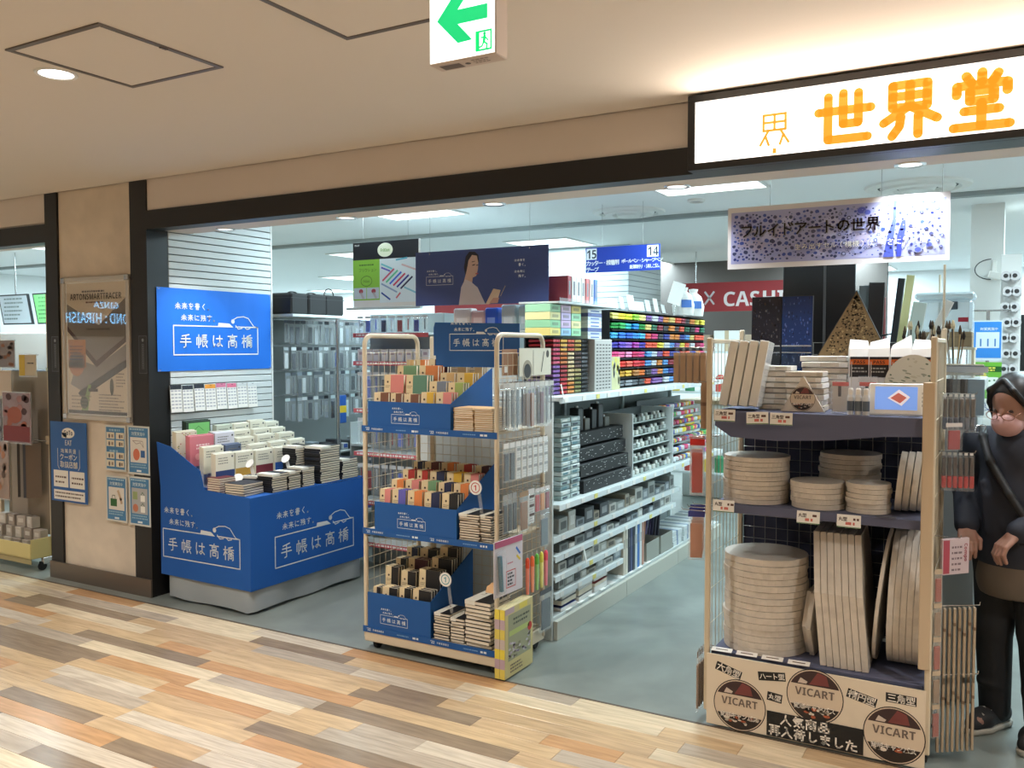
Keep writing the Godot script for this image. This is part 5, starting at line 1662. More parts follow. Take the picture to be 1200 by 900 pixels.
func round_pile(what: String, where: String, x: float, y: float, z: float, r: float, n: int, th: float) -> void:
	for k in n:
		var i := n - 1 - k
		var word: String = "topmost" if i == 0 else ("lowest" if k == 0 else "%s from top" % ORD[i])
		var xf := Transform3D(Basis(Vector3.UP, rng.randf() * 6.0) * Basis(Vector3.RIGHT, -PI / 2), Vector3(x + rng.randf_range(-0.004, 0.004), y + k * th + th - 0.0012, z + rng.randf_range(-0.004, 0.004)))
		canvas_thing("round_canvas", "%s, %s, %s" % [what, word, where], "round canvases stacked on the canvas cart", xf, ring_poly(r, 40), th - 0.0022)

func price_card(where: Vector3, label: String, text: String, tilt := 0.0) -> void:
	var t := thing("price_card", label, "price card", where, 0, "price cards on the canvas cart")
	part(t, "card", cbox(Vector3(0.088, 0.05, 0.0015), 0.0), M.card, Vector3(0, 0, 0), Vector3(-0.12, 0, tilt))
	var p := ink()
	p.kana(text, -0.038, 0.0, 0.016, rgb(60, 40, 36), 0.13, 1.0)
	p.dashes(0.016, 0.013, 0.042, 1, 0.01, 0.009, rgb(90, 60, 50), rng)
	p.rect(-0.044, -0.0245, 0.044, -0.021, rgb(90, 130, 90))
	p.dashes(-0.012, -0.003, 0.022, 1, 0.01, 0.011, rgb(200, 110, 100), rng)
	printed(t, p, Vector3(0, 0, 0.001), Vector3(-0.12, 0, tilt))

func vicart_disc(p: Print, x: float, y: float, r: float) -> void:
	p.oval(x, y, r, r, rgb(30, 26, 26), 40)
	p.up()
	p.oval(x, y, r * 0.965, r * 0.965, rgb(214, 196, 172), 40)
	p.up()
	# photograph of hands at work above and poured paint below, between two chords
	var top := PackedVector2Array()
	var bot := PackedVector2Array()
	for k in 17:
		var a := lerpf(0.42, PI - 0.42, k / 16.0)
		top.append(Vector2(x + cos(a) * r * 0.93, y + sin(a) * r * 0.93))
		bot.append(Vector2(x + cos(a + 0.0) * r * 0.93, y - sin(a) * r * 0.93))
	p.poly(top, rgb(60, 42, 40))
	p.poly(bot, rgb(44, 34, 30))
	p.up()
	p.poly(PackedVector2Array([Vector2(x - r * 0.2, y + r * 0.42), Vector2(x + r * 0.1, y + r * 0.9), Vector2(x + r * 0.4, y + r * 0.8), Vector2(x + r * 0.5, y + r * 0.45)]), rgb(120, 60, 58))
	p.poly(PackedVector2Array([Vector2(x - r * 0.6, y + r * 0.42), Vector2(x - r * 0.5, y + r * 0.62), Vector2(x - r * 0.25, y + r * 0.5), Vector2(x - r * 0.3, y + r * 0.42)]), rgb(206, 190, 176))
	var rr := RandomNumberGenerator.new()
	rr.seed = int((x + 9.0) * 1000.0)
	for k in 26:
		var a := rr.randf() * PI
		var d := rr.randf_range(0.42, 0.84) * r
		var q := Vector2(x + cos(a) * d * 0.95, y - maxf(sin(a) * d, r * 0.45))
		if q.distance_to(Vector2(x, y)) < r * 0.82:
			p.oval(q.x, q.y, r * rr.randf_range(0.05, 0.14), r * rr.randf_range(0.03, 0.07), [rgb(226, 214, 198), rgb(190, 176, 160), rgb(176, 92, 60), rgb(30, 24, 22)][k % 4], 9)
	p.up()
	p.latin("VICART", x, y - r * 0.02, r * 0.3, rgb(110, 96, 88), true, 1.0, true)
	p.kana("変形キャンバス", x - r * 0.74, y - r * 0.52, r * 0.2, rgb(240, 232, 220), 0.13, 1.05)

func right_cart() -> void:
	var x0 := -1.112
	var x1 := -0.262
	var zf := -3.60
	var d := 0.52
	var cx := (x0 + x1) * 0.5
	var cz := zf - d * 0.5
	var t := thing("canvas_cart", "tall wire display cart with slate cloth shelves holding shaped white canvases", "display cart", Vector3(cx, 0, cz))
	var hw := (x1 - x0) * 0.5
	var hd := d * 0.5
	for s in [-1.0, 1.0]:
		part(t, "front_post", cbox(Vector3(0.022, 1.58, 0.022), 0.004), M.cream, Vector3(s * hw, 0.85, hd - 0.011))
		part(t, "rear_post", cbox(Vector3(0.022, 1.62, 0.022), 0.004), M.cream, Vector3(s * hw, 0.87, -hd + 0.011))
		part(t, "top_rail", cbox(Vector3(0.018, 0.018, d - 0.046), 0.003), M.cream, Vector3(s * hw, 1.625, 0))
		stuff(part(t, "side_mesh", grid_panel(d - 0.05, 1.5, 9, 10, 0.0016), M.cream_wire, Vector3(s * (hw + 0.001), 0.12, 0), Vector3(0, PI / 2, 0)))
	part(t, "post_sleeve", cbox(Vector3(0.042, 1.08, 0.016), 0.003), mat(rgb(196, 176, 148), 0.55), Vector3(hw - 0.012, 0.93, hd + 0.009))
	stuff(part(t, "back_mesh", grid_panel(hw * 2.0 - 0.03, 1.5, 16, 28, 0.0014), M.wire, Vector3(0, 0.12, -hd + 0.016)))
	part(t, "back_panel", cbox(Vector3(hw * 2.0 - 0.03, 1.22, 0.006), 0.0), mat(rgb(40, 44, 66), 0.8), Vector3(0, 0.935, -hd + 0.004))
	part(t, "base_board", cbox(Vector3(hw * 2.0 - 0.01, 0.05, d - 0.03), 0.003), M.cream, Vector3(0, 0.095, 0))
	for s in [-1.0, 1.0]:
		caster(t, s * (hw - 0.03), hd - 0.09, 0.075)
		caster(t, s * (hw - 0.03), -hd + 0.05, 0.075)
	var cloth := mat(rgb(88, 92, 116), 0.8)
	var sy := [1.334, 0.945, 0.315]
	for k in 3:
		part(t, "shelf", cbox(Vector3(hw * 2.0 - 0.03, 0.016, d - 0.05), 0.002), cloth, Vector3(0, sy[k] - 0.008, 0.0))
	var drape := PackedVector2Array([Vector2(-0.40, 0.0), Vector2(-0.40, -0.06), Vector2(-0.33, -0.105), Vector2(-0.15, -0.112), Vector2(0.06, -0.10), Vector2(0.26, -0.075), Vector2(0.40, -0.07), Vector2(0.40, 0.0)])
	part(t, "shelf_drape", extrude(drape, 0.003), cloth, Vector3(0.0, sy[0] - 0.001, hd - 0.012), Vector3(-0.10, 0, 0))
	part(t, "shelf_drape", cbox(Vector3(0.80, 0.035, 0.003), 0.0), cloth, Vector3(0.0, sy[1] - 0.018, hd - 0.02))
	# front board with the printed notices
	var fb := part(t, "front_board", cbox(Vector3(0.842, 0.30, 0.006), 0.001), mat(rgb(222, 208, 186), 0.5), Vector3(0.0, 0.158, hd + 0.004))
	var p := ink()
	var off := Vector2(-cx, -0.158)
	# chips with white characters on black, a little askew
	for e in [["六角型", -1.062, 0.282, 0.11, -0.28], ["ハート型", -0.893, 0.268, 0.11, 0.13], ["丸型", -0.852, 0.194, 0.06, -0.1], ["楕円型", -0.541, 0.268, 0.11, -0.22], ["三角型", -0.405, 0.278, 0.108, 0.0]]:
		var n: int = e[0].length()
		var rot: float = e[4]
		var sub := ink()
		var sz: float = (e[3] - 0.008) / (n * 1.02)
		sub.rect(0, -0.036, e[3], 0.0, rgb(28, 24, 24))
		sub.up()
		sub.kana(e[0], 0.005, -0.018 - sz * 0.5, sz, rgb(240, 232, 220), 0.12, 1.02)
		for i in sub.v.size():
			var q := Vector2(sub.v[i].x, sub.v[i].y).rotated(rot) + Vector2(e[1], e[2]) + off
			p.v.append(Vector3(q.x, q.y, sub.v[i].z))
			p.c.append(sub.c[i])
	vicart_disc(p, -0.967 - cx, 0.11 - 0.158, 0.109)
	p.z = 0.0
	vicart_disc(p, -0.667 - cx, 0.208 - 0.158, 0.11)
	p.z = 0.0
	vicart_disc(p, -0.374 - cx, 0.115 - 0.158, 0.111)
	p.z = 0.0016
	p.poly(PackedVector2Array([Vector2(-0.854, 0.115) + off, Vector2(-0.482, 0.115) + off, Vector2(-0.482, 0.012) + off, Vector2(-0.854, 0.012) + off]), rgb(26, 22, 22))
	p.up()
	p.kana("人気商品", -0.80 - cx, 0.067 - 0.158, 0.044, rgb(240, 232, 220), 0.14, 1.12)
	p.kana("再入荷しました", -0.845 - cx, 0.017 - 0.158, 0.045, rgb(240, 232, 220), 0.14, 1.1)
	printed(fb, p, Vector3(0, 0, 0.0034), Vector3.ZERO, "notice_print")
	# ---- bottom shelf
	var y := 0.316
	round_pile("large round canvas", "big pile at lower left of the canvas cart", -0.918, y, -3.81, 0.174, 15, 0.0268)
	var hexa := ring_poly(0.15, 6, 0.0)
	var gg := "upright shaped canvases on the bottom shelf"
	for k in 2:
		canvas_thing("hexagon_canvas", "small hexagonal canvas on edge beside the big round pile, %s" % ["left one", "right one"][k], gg, turned(Vector3(-0.7185 + k * 0.0205, y + 0.1315, -3.86 + k * 0.03), Vector3(0, PI / 2 - 0.05, 0)), hexa, 0.018)
	for k in 7:
		var b := Basis(Vector3.UP, 0.05) * Basis(Vector3.BACK, 0.08) * Basis(Vector3.UP, PI / 2)
		var shape := PackedVector2Array([Vector2(-0.19, 0.0), Vector2(0.17, 0.0), Vector2(0.245, 0.2), Vector2(0.225, 0.45), Vector2(0.17, 0.525), Vector2(-0.12, 0.53), Vector2(-0.21, 0.3)])
		canvas_thing("polygon_canvas", "tall polygonal canvas on edge, %s from the left in the leaning row" % ORD[k], gg, Transform3D(b, Vector3(-0.645 + k * 0.0265, y + 0.003, -3.845)), shape, 0.0235)
	canvas_thing("oval_board", "thin oval canvas leaning alone between the two upright rows", gg, Transform3D(Basis(Vector3.BACK, -0.10) * Basis(Vector3.UP, PI / 2), Vector3(-0.442, y + 0.276, -3.86)), ring_poly(0.274, 40, 0.0, 0.78, 1.0), 0.012)
	for k in 6:
		canvas_thing("oval_canvas", "large oval canvas standing on edge, %s from the left near the right post" % ORD[k], gg, Transform3D(Basis(Vector3.BACK, -0.035) * Basis(Vector3.UP, PI / 2 + 0.02), Vector3(-0.396 + k * 0.0235, y + 0.2725, -3.87)), ring_poly(0.27, 44, 0.0, 0.8, 1.0), 0.0215)
	# ---- middle shelf
	y = 0.946
	round_pile("round canvas", "left pile on the middle shelf", -0.953, y, -3.77, 0.136, 10, 0.0196)
	round_pile("round canvas", "front centre pile on the middle shelf", -0.695, y, -3.745, 0.106, 5, 0.0215)
	round_pile("round canvas", "rear pile on the middle shelf", -0.605, y, -3.962, 0.124, 10, 0.0205)
	round_pile("small round canvas", "front right pile on the middle shelf", -0.497, y, -3.73, 0.084, 6, 0.0195)
	for k in 4:
		canvas_thing("standing_round_canvas", "round canvas on edge at the middle shelf's right end, %s from the left" % ORD[k], "round canvases standing on edge", Transform3D(Basis(Vector3.BACK, -0.10) * Basis(Vector3.UP, PI / 2 + 0.05), Vector3(-0.372 + k * 0.026, y + 0.122, -3.78 - k * 0.01)), ring_poly(0.118, 36), 0.022)
	# ---- top shelf
	y = 1.335
	for k in 4:
		var w := thing("long_canvas", "long white canvas on end at the left of the top shelf, %s from the left" % ORD[k], "canvas", Vector3(-1.075 + k * 0.042, y + 0.016, -3.73), 0, "long white canvases on the top shelf")
		w.rotation = Vector3(-0.05, 0.1, -0.16)
		part(w, "board", cbox(Vector3(0.036, 0.275, 0.16), 0.002), M.card, Vector3(0, 0.138, 0))
		part(w, "wrap", cbox(Vector3(0.0375, 0.2765, 0.1615), 0.002), M.film, Vector3(0, 0.138, 0))
	var stacks := [["left white stack on the top shelf", -0.885, -3.86, 0.12, 8, 0.0235], ["right white stack on the top shelf", -0.757, -3.82, 0.15, 7, 0.0238], ["rear white stack on the top shelf", -0.715, -4.0, 0.19, 9, 0.0255]]
	for q in stacks:
		for k in q[4]:
			var i: int = q[4] - 1 - k
			var word: String = "topmost" if i == 0 else ("lowest" if k == 0 else "%s from top" % ORD[i])
			var bb := thing("white_canvas_board", "flat white canvas board, %s, %s" % [word, q[0]], "canvas", Vector3(q[1] + rng.randf_range(-0.005, 0.005), y + k * q[5], q[2] + rng.randf_range(-0.004, 0.004)), rng.randf_range(-0.05, 0.05), "flat white canvas boards on the top shelf")
			part(bb, "board", cbox(Vector3(q[3], q[5] - 0.003, 0.13), 0.002), M.card if k % 3 else M.canvas, Vector3(0, q[5] * 0.5 - 0.0014, 0))
			part(bb, "rim_tape", cbox(Vector3(q[3] * 0.4, q[5] - 0.008, 0.1315), 0.0), mat(rgb(214, 206, 192), 0.4), Vector3(0.02, q[5] * 0.5 - 0.0014, 0))
	# triangle sign card
	var tc := thing("triangle_sign", "small triangular canvas sign with a round printed photo on the top shelf", "sign", Vector3(-0.75, y + 0.003, -3.69))
	tc.rotation.x = -0.1
	part(tc, "triangle", extrude(PackedVector2Array([Vector2(-0.088, 0), Vector2(0.088, 0), Vector2(0, 0.145)]), 0.014), M.canvas)
	p = ink()
	vicart_disc(p, 0.0, 0.052, 0.05)
	printed(tc, p, Vector3(0, 0, 0.0006))
	# clear packets with red headers
	for k in 2:
		var pk := thing("clear_case", "clear plastic case with red header on the top shelf, %s" % ["left of the bottles", "behind the bottles"][k], "packet", Vector3(-0.604 + k * 0.097, y, -3.70 - k * 0.035), 0, "clear cases on the top shelf")
		part(pk, "case", cbox(Vector3(0.072, 0.15, 0.03), 0.003), M.film, Vector3(0, 0.075, 0))
		part(pk, "header", cbox(Vector3(0.062, 0.016, 0.004), 0.0), mat(rgb(196, 70, 60), 0.5), Vector3(0, 0.118, 0.004))
		part(pk, "insert_card", cbox(Vector3(0.06, 0.10, 0.003), 0.0), mat(rgb(206, 200, 192), 0.5), Vector3(0, 0.056, -0.004))
		part(pk, "nozzle", tube([Vector3(-0.004, 0.068, 0.002), Vector3(-0.004, 0.11, 0.002)], 0.006, 8), mat(rgb(60, 56, 56), 0.4))
	for k in 3:
		var bo := thing("paint_bottle", "small white-capped bottle on the top shelf, %s beside the tablet" % ["leftmost", "middle", "rightmost"][k], "bottle", Vector3(-0.558 + k * 0.029, y, -3.648 + k * 0.004), 0, "small bottles on the top shelf")
		part(bo, "body", lathe([Vector2(0.0, 0.0), Vector2(0.0125, 0.001), Vector2(0.013, 0.07), Vector2(0.0095, 0.08), Vector2(0.0, 0.08)], 16), mat(rgb(206, 210, 214), 0.3))
		part(bo, "cap", lathe([Vector2(0.0098, 0.079), Vector2(0.0098, 0.1), Vector2(0.007, 0.105), Vector2(0.0, 0.105)], 14), M.card)
		part(bo, "label", lathe([Vector2(0.0134, 0.016), Vector2(0.0134, 0.055)], 16), mat(rgb(84, 96, 110), 0.5))
	# tablet
	var tb := thing("tablet_display", "white tablet showing a blue screen, propped at the right of the top shelf", "tablet", Vector3(-0.392, y + 0.002, -3.66), 0.06)
	tb.rotation.x = -0.32
	part(tb, "body", cbox(Vector3(0.205, 0.128, 0.014), 0.005), M.card, Vector3(0, 0.064, 0))
	part(tb, "screen", cbox(Vector3(0.15, 0.092, 0.001), 0.0), glow(rgb(120, 160, 236), 0.55), Vector3(-0.004, 0.067, 0.0076))
	p = ink()
	p.poly(PackedVector2Array([Vector2(-0.03, 0.0), Vector2(0.01, 0.035), Vector2(0.05, 0.005), Vector2(0.02, -0.03)]), Color.WHITE)
	printed(tb, p, Vector3(-0.004, 0.067, 0.0084), Vector3.ZERO, "screen_sheet", glow(rgb(214, 206, 214), 0.6))
	p = ink()
	p.poly(PackedVector2Array([Vector2(-0.02, 0.0), Vector2(0.008, 0.022), Vector2(0.038, 0.003), Vector2(0.015, -0.02)]), Color.WHITE)
	printed(tb, p, Vector3(-0.004, 0.067, 0.0088), Vector3.ZERO, "screen_picture", glow(rgb(180, 96, 84), 0.5))
	for j in 4:
		part(tb, "speaker_slot", cbox(Vector3(0.002, 0.008, 0.001), 0.0), mat(rgb(120, 116, 110), 0.5), Vector3(0.088, 0.04 + j * 0.016, 0.0075))
	# white pouches
	for k in 4:
		var bg := thing("white_pouch", "white pouch with orange label at back of the top shelf, %s from left" % ORD[k], "bag", Vector3(-0.575 + k * 0.083, y, -3.95 + (k % 2) * 0.02), [0.25, 0.1, 0.0, -0.2][k], "white pouches on the top shelf")
		part(bg, "pouch", pouch(k), mat(rgb(236, 235, 232), 0.35))
		part(bg, "gusset_fold", cbox(Vector3(0.003, 0.2, 0.0535), 0.001), mat(rgb(212, 208, 200), 0.4), Vector3(-0.03, 0.105, 0))
		p = ink()
		p.rect(-0.036, 0.14, 0.038, 0.225, rgb(34, 30, 32))
		p.up()
		p.rect(-0.036, 0.192, 0.038, 0.214, rgb(226, 110, 40))
		p.up()
		p.latin("PASS", 0.0, 0.196, 0.014, rgb(40, 26, 20), true, 1.1, true)
		p.dashes(-0.03, 0.18, 0.03, 2, 0.014, 0.006, rgb(170, 166, 160), rng)
		printed(bg, p, Vector3(0, 0, 0.0256))
	# painted oval
	var ov := thing("painted_oval", "pale oval canvas with green marbling standing behind the tablet", "canvas", Vector3(-0.36, y + 0.124, -3.80))
	ov.rotation = Vector3(-0.2, 0, -0.25)
	part(ov, "board", extrude(ring_poly(0.115, 40, 0.0, 0.82, 1.0), 0.018), M.canvas)
	p = ink()
	p.poly(ring_poly(0.113, 40, 0.0, 0.82, 1.0), rgb(206, 204, 190))
	p.up()
	var r := RandomNumberGenerator.new()
	r.seed = 3
	for k in 60:
		var a := r.randf() * TAU
		var dd := sqrt(r.randf()) * 0.1
		p.oval(cos(a) * dd * 0.8, sin(a) * dd, r.randf_range(0.004, 0.014), r.randf_range(0.002, 0.005), [rgb(150, 156, 140), rgb(96, 112, 92), rgb(190, 186, 168)][k % 3], 8)
	p.poly(PackedVector2Array([Vector2(-0.07, -0.03), Vector2(0.03, 0.0), Vector2(0.085, -0.02), Vector2(0.06, -0.07), Vector2(-0.04, -0.08)]), rgb(84, 110, 78))
	printed(ov, p, Vector3(0, 0, 0.0006))
	# two dark poured paintings and a bronze triangle hung on the back mesh
	for k in 2:
		var pa := thing("poured_painting", ["near-black poured painting with pale specks, left of two on the canvas cart", "deep blue poured painting, right of two on the canvas cart"][k], "painting", Vector3(-0.993 + k * 0.137, 1.44, -4.075), 0, "dark poured paintings on the canvas cart")
		pa.rotation.x = -0.03
		part(pa, "board", cbox(Vector3(0.134, 0.39, 0.016), 0.001), mat(rgb(30, 30, 36), 0.6), Vector3(0, 0.195, 0))
		p = ink()
		p.rect(-0.066, 0.002, 0.066, 0.388, [rgb(34, 36, 44), rgb(30, 50, 96)][k])
		p.up()
		for j in 130:
			var q := Vector2(r.randf_range(-0.062, 0.062), r.randf_range(0.008, 0.382))
			p.oval(q.x, q.y, r.randf_range(0.001, 0.004), r.randf_range(0.001, 0.008), [[rgb(90, 90, 92), rgb(60, 66, 80), rgb(18, 18, 24)], [rgb(50, 84, 150), rgb(26, 36, 70), rgb(80, 100, 150)]][k][j % 3], 6)
		printed(pa, p, Vector3(0, 0, 0.0086), Vector3.ZERO, "paint", M.print_gloss)
		part(pa, "holder", cbox(Vector3(0.13, 0.006, 0.02), 0.001), M.chrome, Vector3(0, 0.165, 0.012))
		part(pa, "holder", cbox(Vector3(0.13, 0.004, 0.02), 0.001), M.chrome, Vector3(0, 0.135, 0.012))
	var ta := thing("triangle_painting", "bronze and black triangular poured painting on the canvas cart", "painting", Vector3(-0.62, 1.53, -4.07))
	part(ta, "board", extrude(PackedVector2Array([Vector2(-0.165, 0), Vector2(0.165, 0), Vector2(0.015, 0.318)]), 0.016), mat(rgb(50, 44, 40), 0.6))
	p = ink()
	p.poly(PackedVector2Array([Vector2(-0.16, 0.003), Vector2(0.16, 0.003), Vector2(0.015, 0.312)]), rgb(112, 92, 64))
	p.up()
	for j in 420:
		var vv := r.randf()
		var uu := r.randf_range(-1.0, 1.0)
		var q := Vector2(lerpf(0.0, 0.015, vv) + uu * 0.148 * (1.0 - vv), 0.006 + vv * 0.29)
		p.oval(q.x, q.y, r.randf_range(0.0015, 0.006), r.randf_range(0.0015, 0.005), [rgb(58, 48, 38), rgb(150, 128, 92), rgb(34, 30, 28), rgb(86, 70, 50)][j % 4], 6)
	printed(ta, p, Vector3(0, 0, 0.0006), Vector3.ZERO, "paint", M.print_gloss)
	# price cards
	price_card(Vector3(-1.04, 1.318, -3.585), "price card at the left end of the top shelf edge", "三角型", 0.0)
	price_card(Vector3(-0.905, 1.312, -3.585), "price card left of the triangle on the top shelf edge", "三角型", 0.05)
	price_card(Vector3(-0.81, 1.312, -3.585), "price card below the triangle sign on the top shelf edge", "三角型", 0.0)
	price_card(Vector3(-1.04, 0.94, -3.585), "price card at the left end of the middle shelf edge", "丸型", 0.0)
	price_card(Vector3(-0.70, 0.925, -3.585), "price card at the centre of the middle shelf edge", "丸型", 0.0)
	price_card(Vector3(-0.548, 0.925, -3.585), "price card right of centre on the middle shelf edge", "丸型", 0.0)
	for k in 4:
		var lc := thing("flat_price_card", "price card lying at the bottom shelf edge, %s from the left" % ORD[k], "price card", Vector3(-1.05 + k * 0.105, 0.320, -3.618), 0.05, "price cards lying on the bottom shelf")
		part(lc, "card", cbox(Vector3(0.085, 0.0015, 0.03), 0.0), M.card, Vector3(0, 0.004, 0), Vector3(0.25, 0, 0))
		part(lc, "text_line", cbox(Vector3(0.05, 0.0004, 0.006), 0.0), mat(rgb(110, 90, 80), 0.6), Vector3(0, 0.0052, 0), Vector3(0.25, 0, 0))
	part(t, "label_holder", cbox(Vector3(0.07, 0.004, 0.012), 0.001), mat(rgb(70, 72, 80), 0.5), Vector3(0.27, 0.95, hd - 0.012))
	right_cart_sides()

# soft stand-up bag pinched along its top edge
func pouch(k: int) -> ArrayMesh:
	var lean := 0.012 * (k % 3) - 0.01
	var b := [Vector3(-0.037, 0, -0.025), Vector3(0.037, 0, -0.025), Vector3(0.037, 0, 0.025), Vector3(-0.037, 0, 0.025)]
	var m := [Vector3(-0.04, 0.225, -0.026), Vector3(0.041, 0.225, -0.026), Vector3(0.041, 0.225, 0.025), Vector3(-0.04, 0.225, 0.025)]
	var u := [Vector3(-0.039, 0.262, -0.02), Vector3(0.04, 0.27, -0.02), Vector3(0.04, 0.262, 0.016), Vector3(-0.039, 0.256, 0.016)]
	var tl := Vector3(-0.034, 0.288 - lean, -0.006)
	var tr := Vector3(0.036, 0.302 + lean, -0.008)
	var f := [b]
	for i in 4:
		var j := (i + 1) % 4
		f.append([b[i], b[j], m[j], m[i]])
		f.append([m[i], m[j], u[j], u[i]])
	f.append([u[3], u[2], tr, tl])
	f.append([u[0], u[1], tr, tl])
	f.append([u[0], u[3], tl])
	f.append([u[1], u[2], tr])
	return convex(f)

func right_cart_sides() -> void:
	var pg := Node3D.new()
	pg.name = "side_pegs"
	get_node("canvas_cart").add_child(pg)
	pg.position = Vector3(-0.425, 0, 3.86)
	pegs(pg, -1.0, [1.2125], -3.62, 0.06, 4, 0.13)
	pegs(pg, -1.0, [0.9025], -3.63, 0.075, 3, 0.12)
	pegs(pg, -1.0, [1.5985], -3.69, 0.1, 1, 0.19)
	pegs(pg, -1.0, [1.4525], -3.67, 0.04, 3, 0.07)
	pegs(pg, -1.0, [0.3025], -3.62, 0.03, 4, 0.035)
	# --- left side of the canvas cart: boards, rolls and red chequered bags
	var g := "goods on the left side of the canvas cart"
	for k in 5:
		var t := thing("brown_board", "brown slim board at upper left of the canvas cart, %s from the front" % ORD[k], "board", Vector3(-1.162 - k * 0.03, 1.585, -3.69), 0.0, g)
		part(t, "board", cbox(Vector3(0.023, 0.13, 0.03), 0.001), mat(rgb(166, 138, 112), 0.6), Vector3(0, -0.075, 0))
		part(t, "end_tape", cbox(Vector3(0.0235, 0.012, 0.0305), 0.0), mat(rgb(184, 160, 136), 0.5), Vector3(0, -0.015, 0))
		part(t, "hang_tab", cbox(Vector3(0.014, 0.02, 0.001), 0.0), M.film, Vector3(0, 0.0, 0))
	for k in 3:
		var t := thing("brush_roll", "rolled tan brush mat left of the canvas cart, %s from front" % ORD[k], "roll", Vector3(-1.152 - 0.012 * k, 1.45, -3.67 - k * 0.04), 0.0, g)
		part(t, "roll", lathe([Vector2(0.0, -0.2), Vector2(0.016, -0.198), Vector2(0.017, -0.02), Vector2(0.012, 0.0), Vector2(0.0, 0.0)], 12), mat(rgb(150, 118, 90), 0.7))
		part(t, "band", lathe([Vector2(0.0176, -0.1), Vector2(0.0176, -0.085)], 12), mat(rgb(110, 80, 60), 0.6))
	for k in 4:
		packet("red_chequered_bag", "red and brown chequered bag on the cart's left side, %s from the front" % ORD[k], "packet", g, Vector3(-1.165 - 0.02 * k, 1.21 - 0.01 * (k % 2), -3.62 - k * 0.06), 0.35, 0.062, 0.24, rgb(206, 44, 40), rgb(186, 60, 48), 2)
	for k in 3:
		packet("brown_paper_bag", "clear bag of brown tags low on the cart's left side, %s from the front" % ORD[k], "packet", g, Vector3(-1.17 - 0.02 * k, 0.90, -3.63 - k * 0.075), 0.35, 0.07, 0.21, rgb(60, 66, 140), rgb(186, 126, 96), 2)
	for k in 4:
		packet("brown_card_packet", "brown card packet at the foot of the cart's left side, %s from the front" % ORD[k], "packet", g, Vector3(-1.155, 0.30, -3.62 - k * 0.03), PI / 2 + 0.2, 0.04, 0.26, rgb(130, 104, 84), rgb(140, 108, 84), 2)
	# --- right side
	g = "goods on the right side of the canvas cart"
	for row in 2:
		for k in 6:
			var bp := thing("flat_brush", "%s flat brush packet on the canvas cart's right, %s from the cart" % [["grey-handled", "red-handled"][row], ORD[k]], "brush", Vector3(-0.242 + k * 0.0195, [1.40, 1.165][row], -3.93 - k * 0.006), 0.1, g)
			part(bp, "bristles", cbox(Vector3(0.013, 0.075, 0.05), 0.002), mat(rgb(96, 88, 80) if row == 0 else rgb(80, 66, 58), 0.8), Vector3(0, -0.0425, 0))
			part(bp, "handle", cbox(Vector3(0.016, 0.048, 0.052), 0.003), mat([rgb(96, 104, 120), rgb(190, 44, 40)][row], 0.4), Vector3(0, -0.105, 0))
			part(bp, "sleeve", cbox(Vector3(0.0185, 0.145, 0.056), 0.001), M.film, Vector3(0, -0.0685, 0))
			part(bp, "hang_tab", cbox(Vector3(0.012, 0.012, 0.002), 0.0), M.card, Vector3(0, 0.006, 0))
	packet("red_card_packet", "red and white tall card between the brush rows on the cart's right", "packet", g, Vector3(-0.205, 1.30, -3.88), PI / 2 - 0.9, 0.07, 0.11, rgb(214, 206, 200), rgb(160, 40, 44), 2)
	var t := thing("compass_card", "pink and white boxed card with side lettering on the cart's right side", "packet", Vector3(-0.19, 0.857, -3.80), PI / 2 - 0.75, g)
	part(t, "card", cbox(Vector3(0.13, 0.14, 0.012), 0.001), mat(rgb(196, 176, 178), 0.45), Vector3(0, -0.07, 0))
	var p := ink()
	p.rect(-0.06, -0.135, -0.03, -0.005, rgb(170, 70, 84))
	p.dashes(-0.02, -0.03, 0.03, 5, 0.022, 0.008, rgb(120, 100, 104), rng)
	printed(t, p, Vector3(0, 0, 0.0066))
	p = ink()
	p.latin("Compo", 0.02, 0.035, 0.016, rgb(150, 60, 76), true)
	printed(t, p, Vector3(0, 0, 0.007), Vector3(0, 0, -PI / 2), "side_lettering")
	var pg2 := Node3D.new()
	pg2.name = "right_pegs"
	get_node("canvas_cart").add_child(pg2)
	pg2.position = Vector3(0.425, 0, 3.86)
	pegs(pg2, 1.0, [0.86], -3.80, 0.1, 1, 0.09)
	# long stick bundles on two rows of pegs
	for row in 2:
		for k in 8:
			t = thing("wooden_stick_pack", "long pale wooden stick pack, %s from canvas cart, %s row" % [ORD[k], ["upper", "lower"][row]], "sticks", Vector3(-0.232 + k * 0.0165, [0.60, 0.335][row], -3.70 - k * 0.012), 0.15, "stick packs on the right of the canvas cart")
			part(t, "stick", cbox(Vector3(0.009, 0.29, 0.03), 0.001), mat(rgb(176, 158, 134) if k % 2 else rgb(160, 142, 118), 0.6), Vector3(0, -0.145, 0))
			part(t, "spot_row", cbox(Vector3(0.0095, 0.012, 0.0305), 0.0), mat(rgb(120, 96, 74), 0.6), Vector3(0, -0.06 - 0.02 * (k % 3), 0))
	for row in 2:
		pegs(pg2, 1.0, [[1.4145, 1.1795][row]], -3.93, 0.1, 1, 0.13)
		t = thing("peg_rail", "chrome wire peg rail on the cart's right side, %s from the top" % ORD[row], "rail", Vector3(-0.25, [0.61, 0.345][row], -3.69 + row * 0.01), 0)
		part(t, "peg", tube([Vector3(0, 0, 0), Vector3(0.15, 0, -0.1), Vector3(0.152, 0.012, -0.101)], 0.0022, 5), M.chrome)
		part(t, "bracket", cbox(Vector3(0.012, 0.03, 0.012), 0.001), M.chrome)
	for k in 5:
		packet("spotted_paper_pack", "red and tan spotted paper pack behind the right post, %s from the top" % ORD[k], "packet", g, Vector3(-0.236, 0.76 - k * 0.13, -3.66), PI / 2 - 0.8, 0.035, 0.13, rgb(190, 168, 140), [rgb(160, 80, 60), rgb(150, 120, 90)][k % 2], 2)

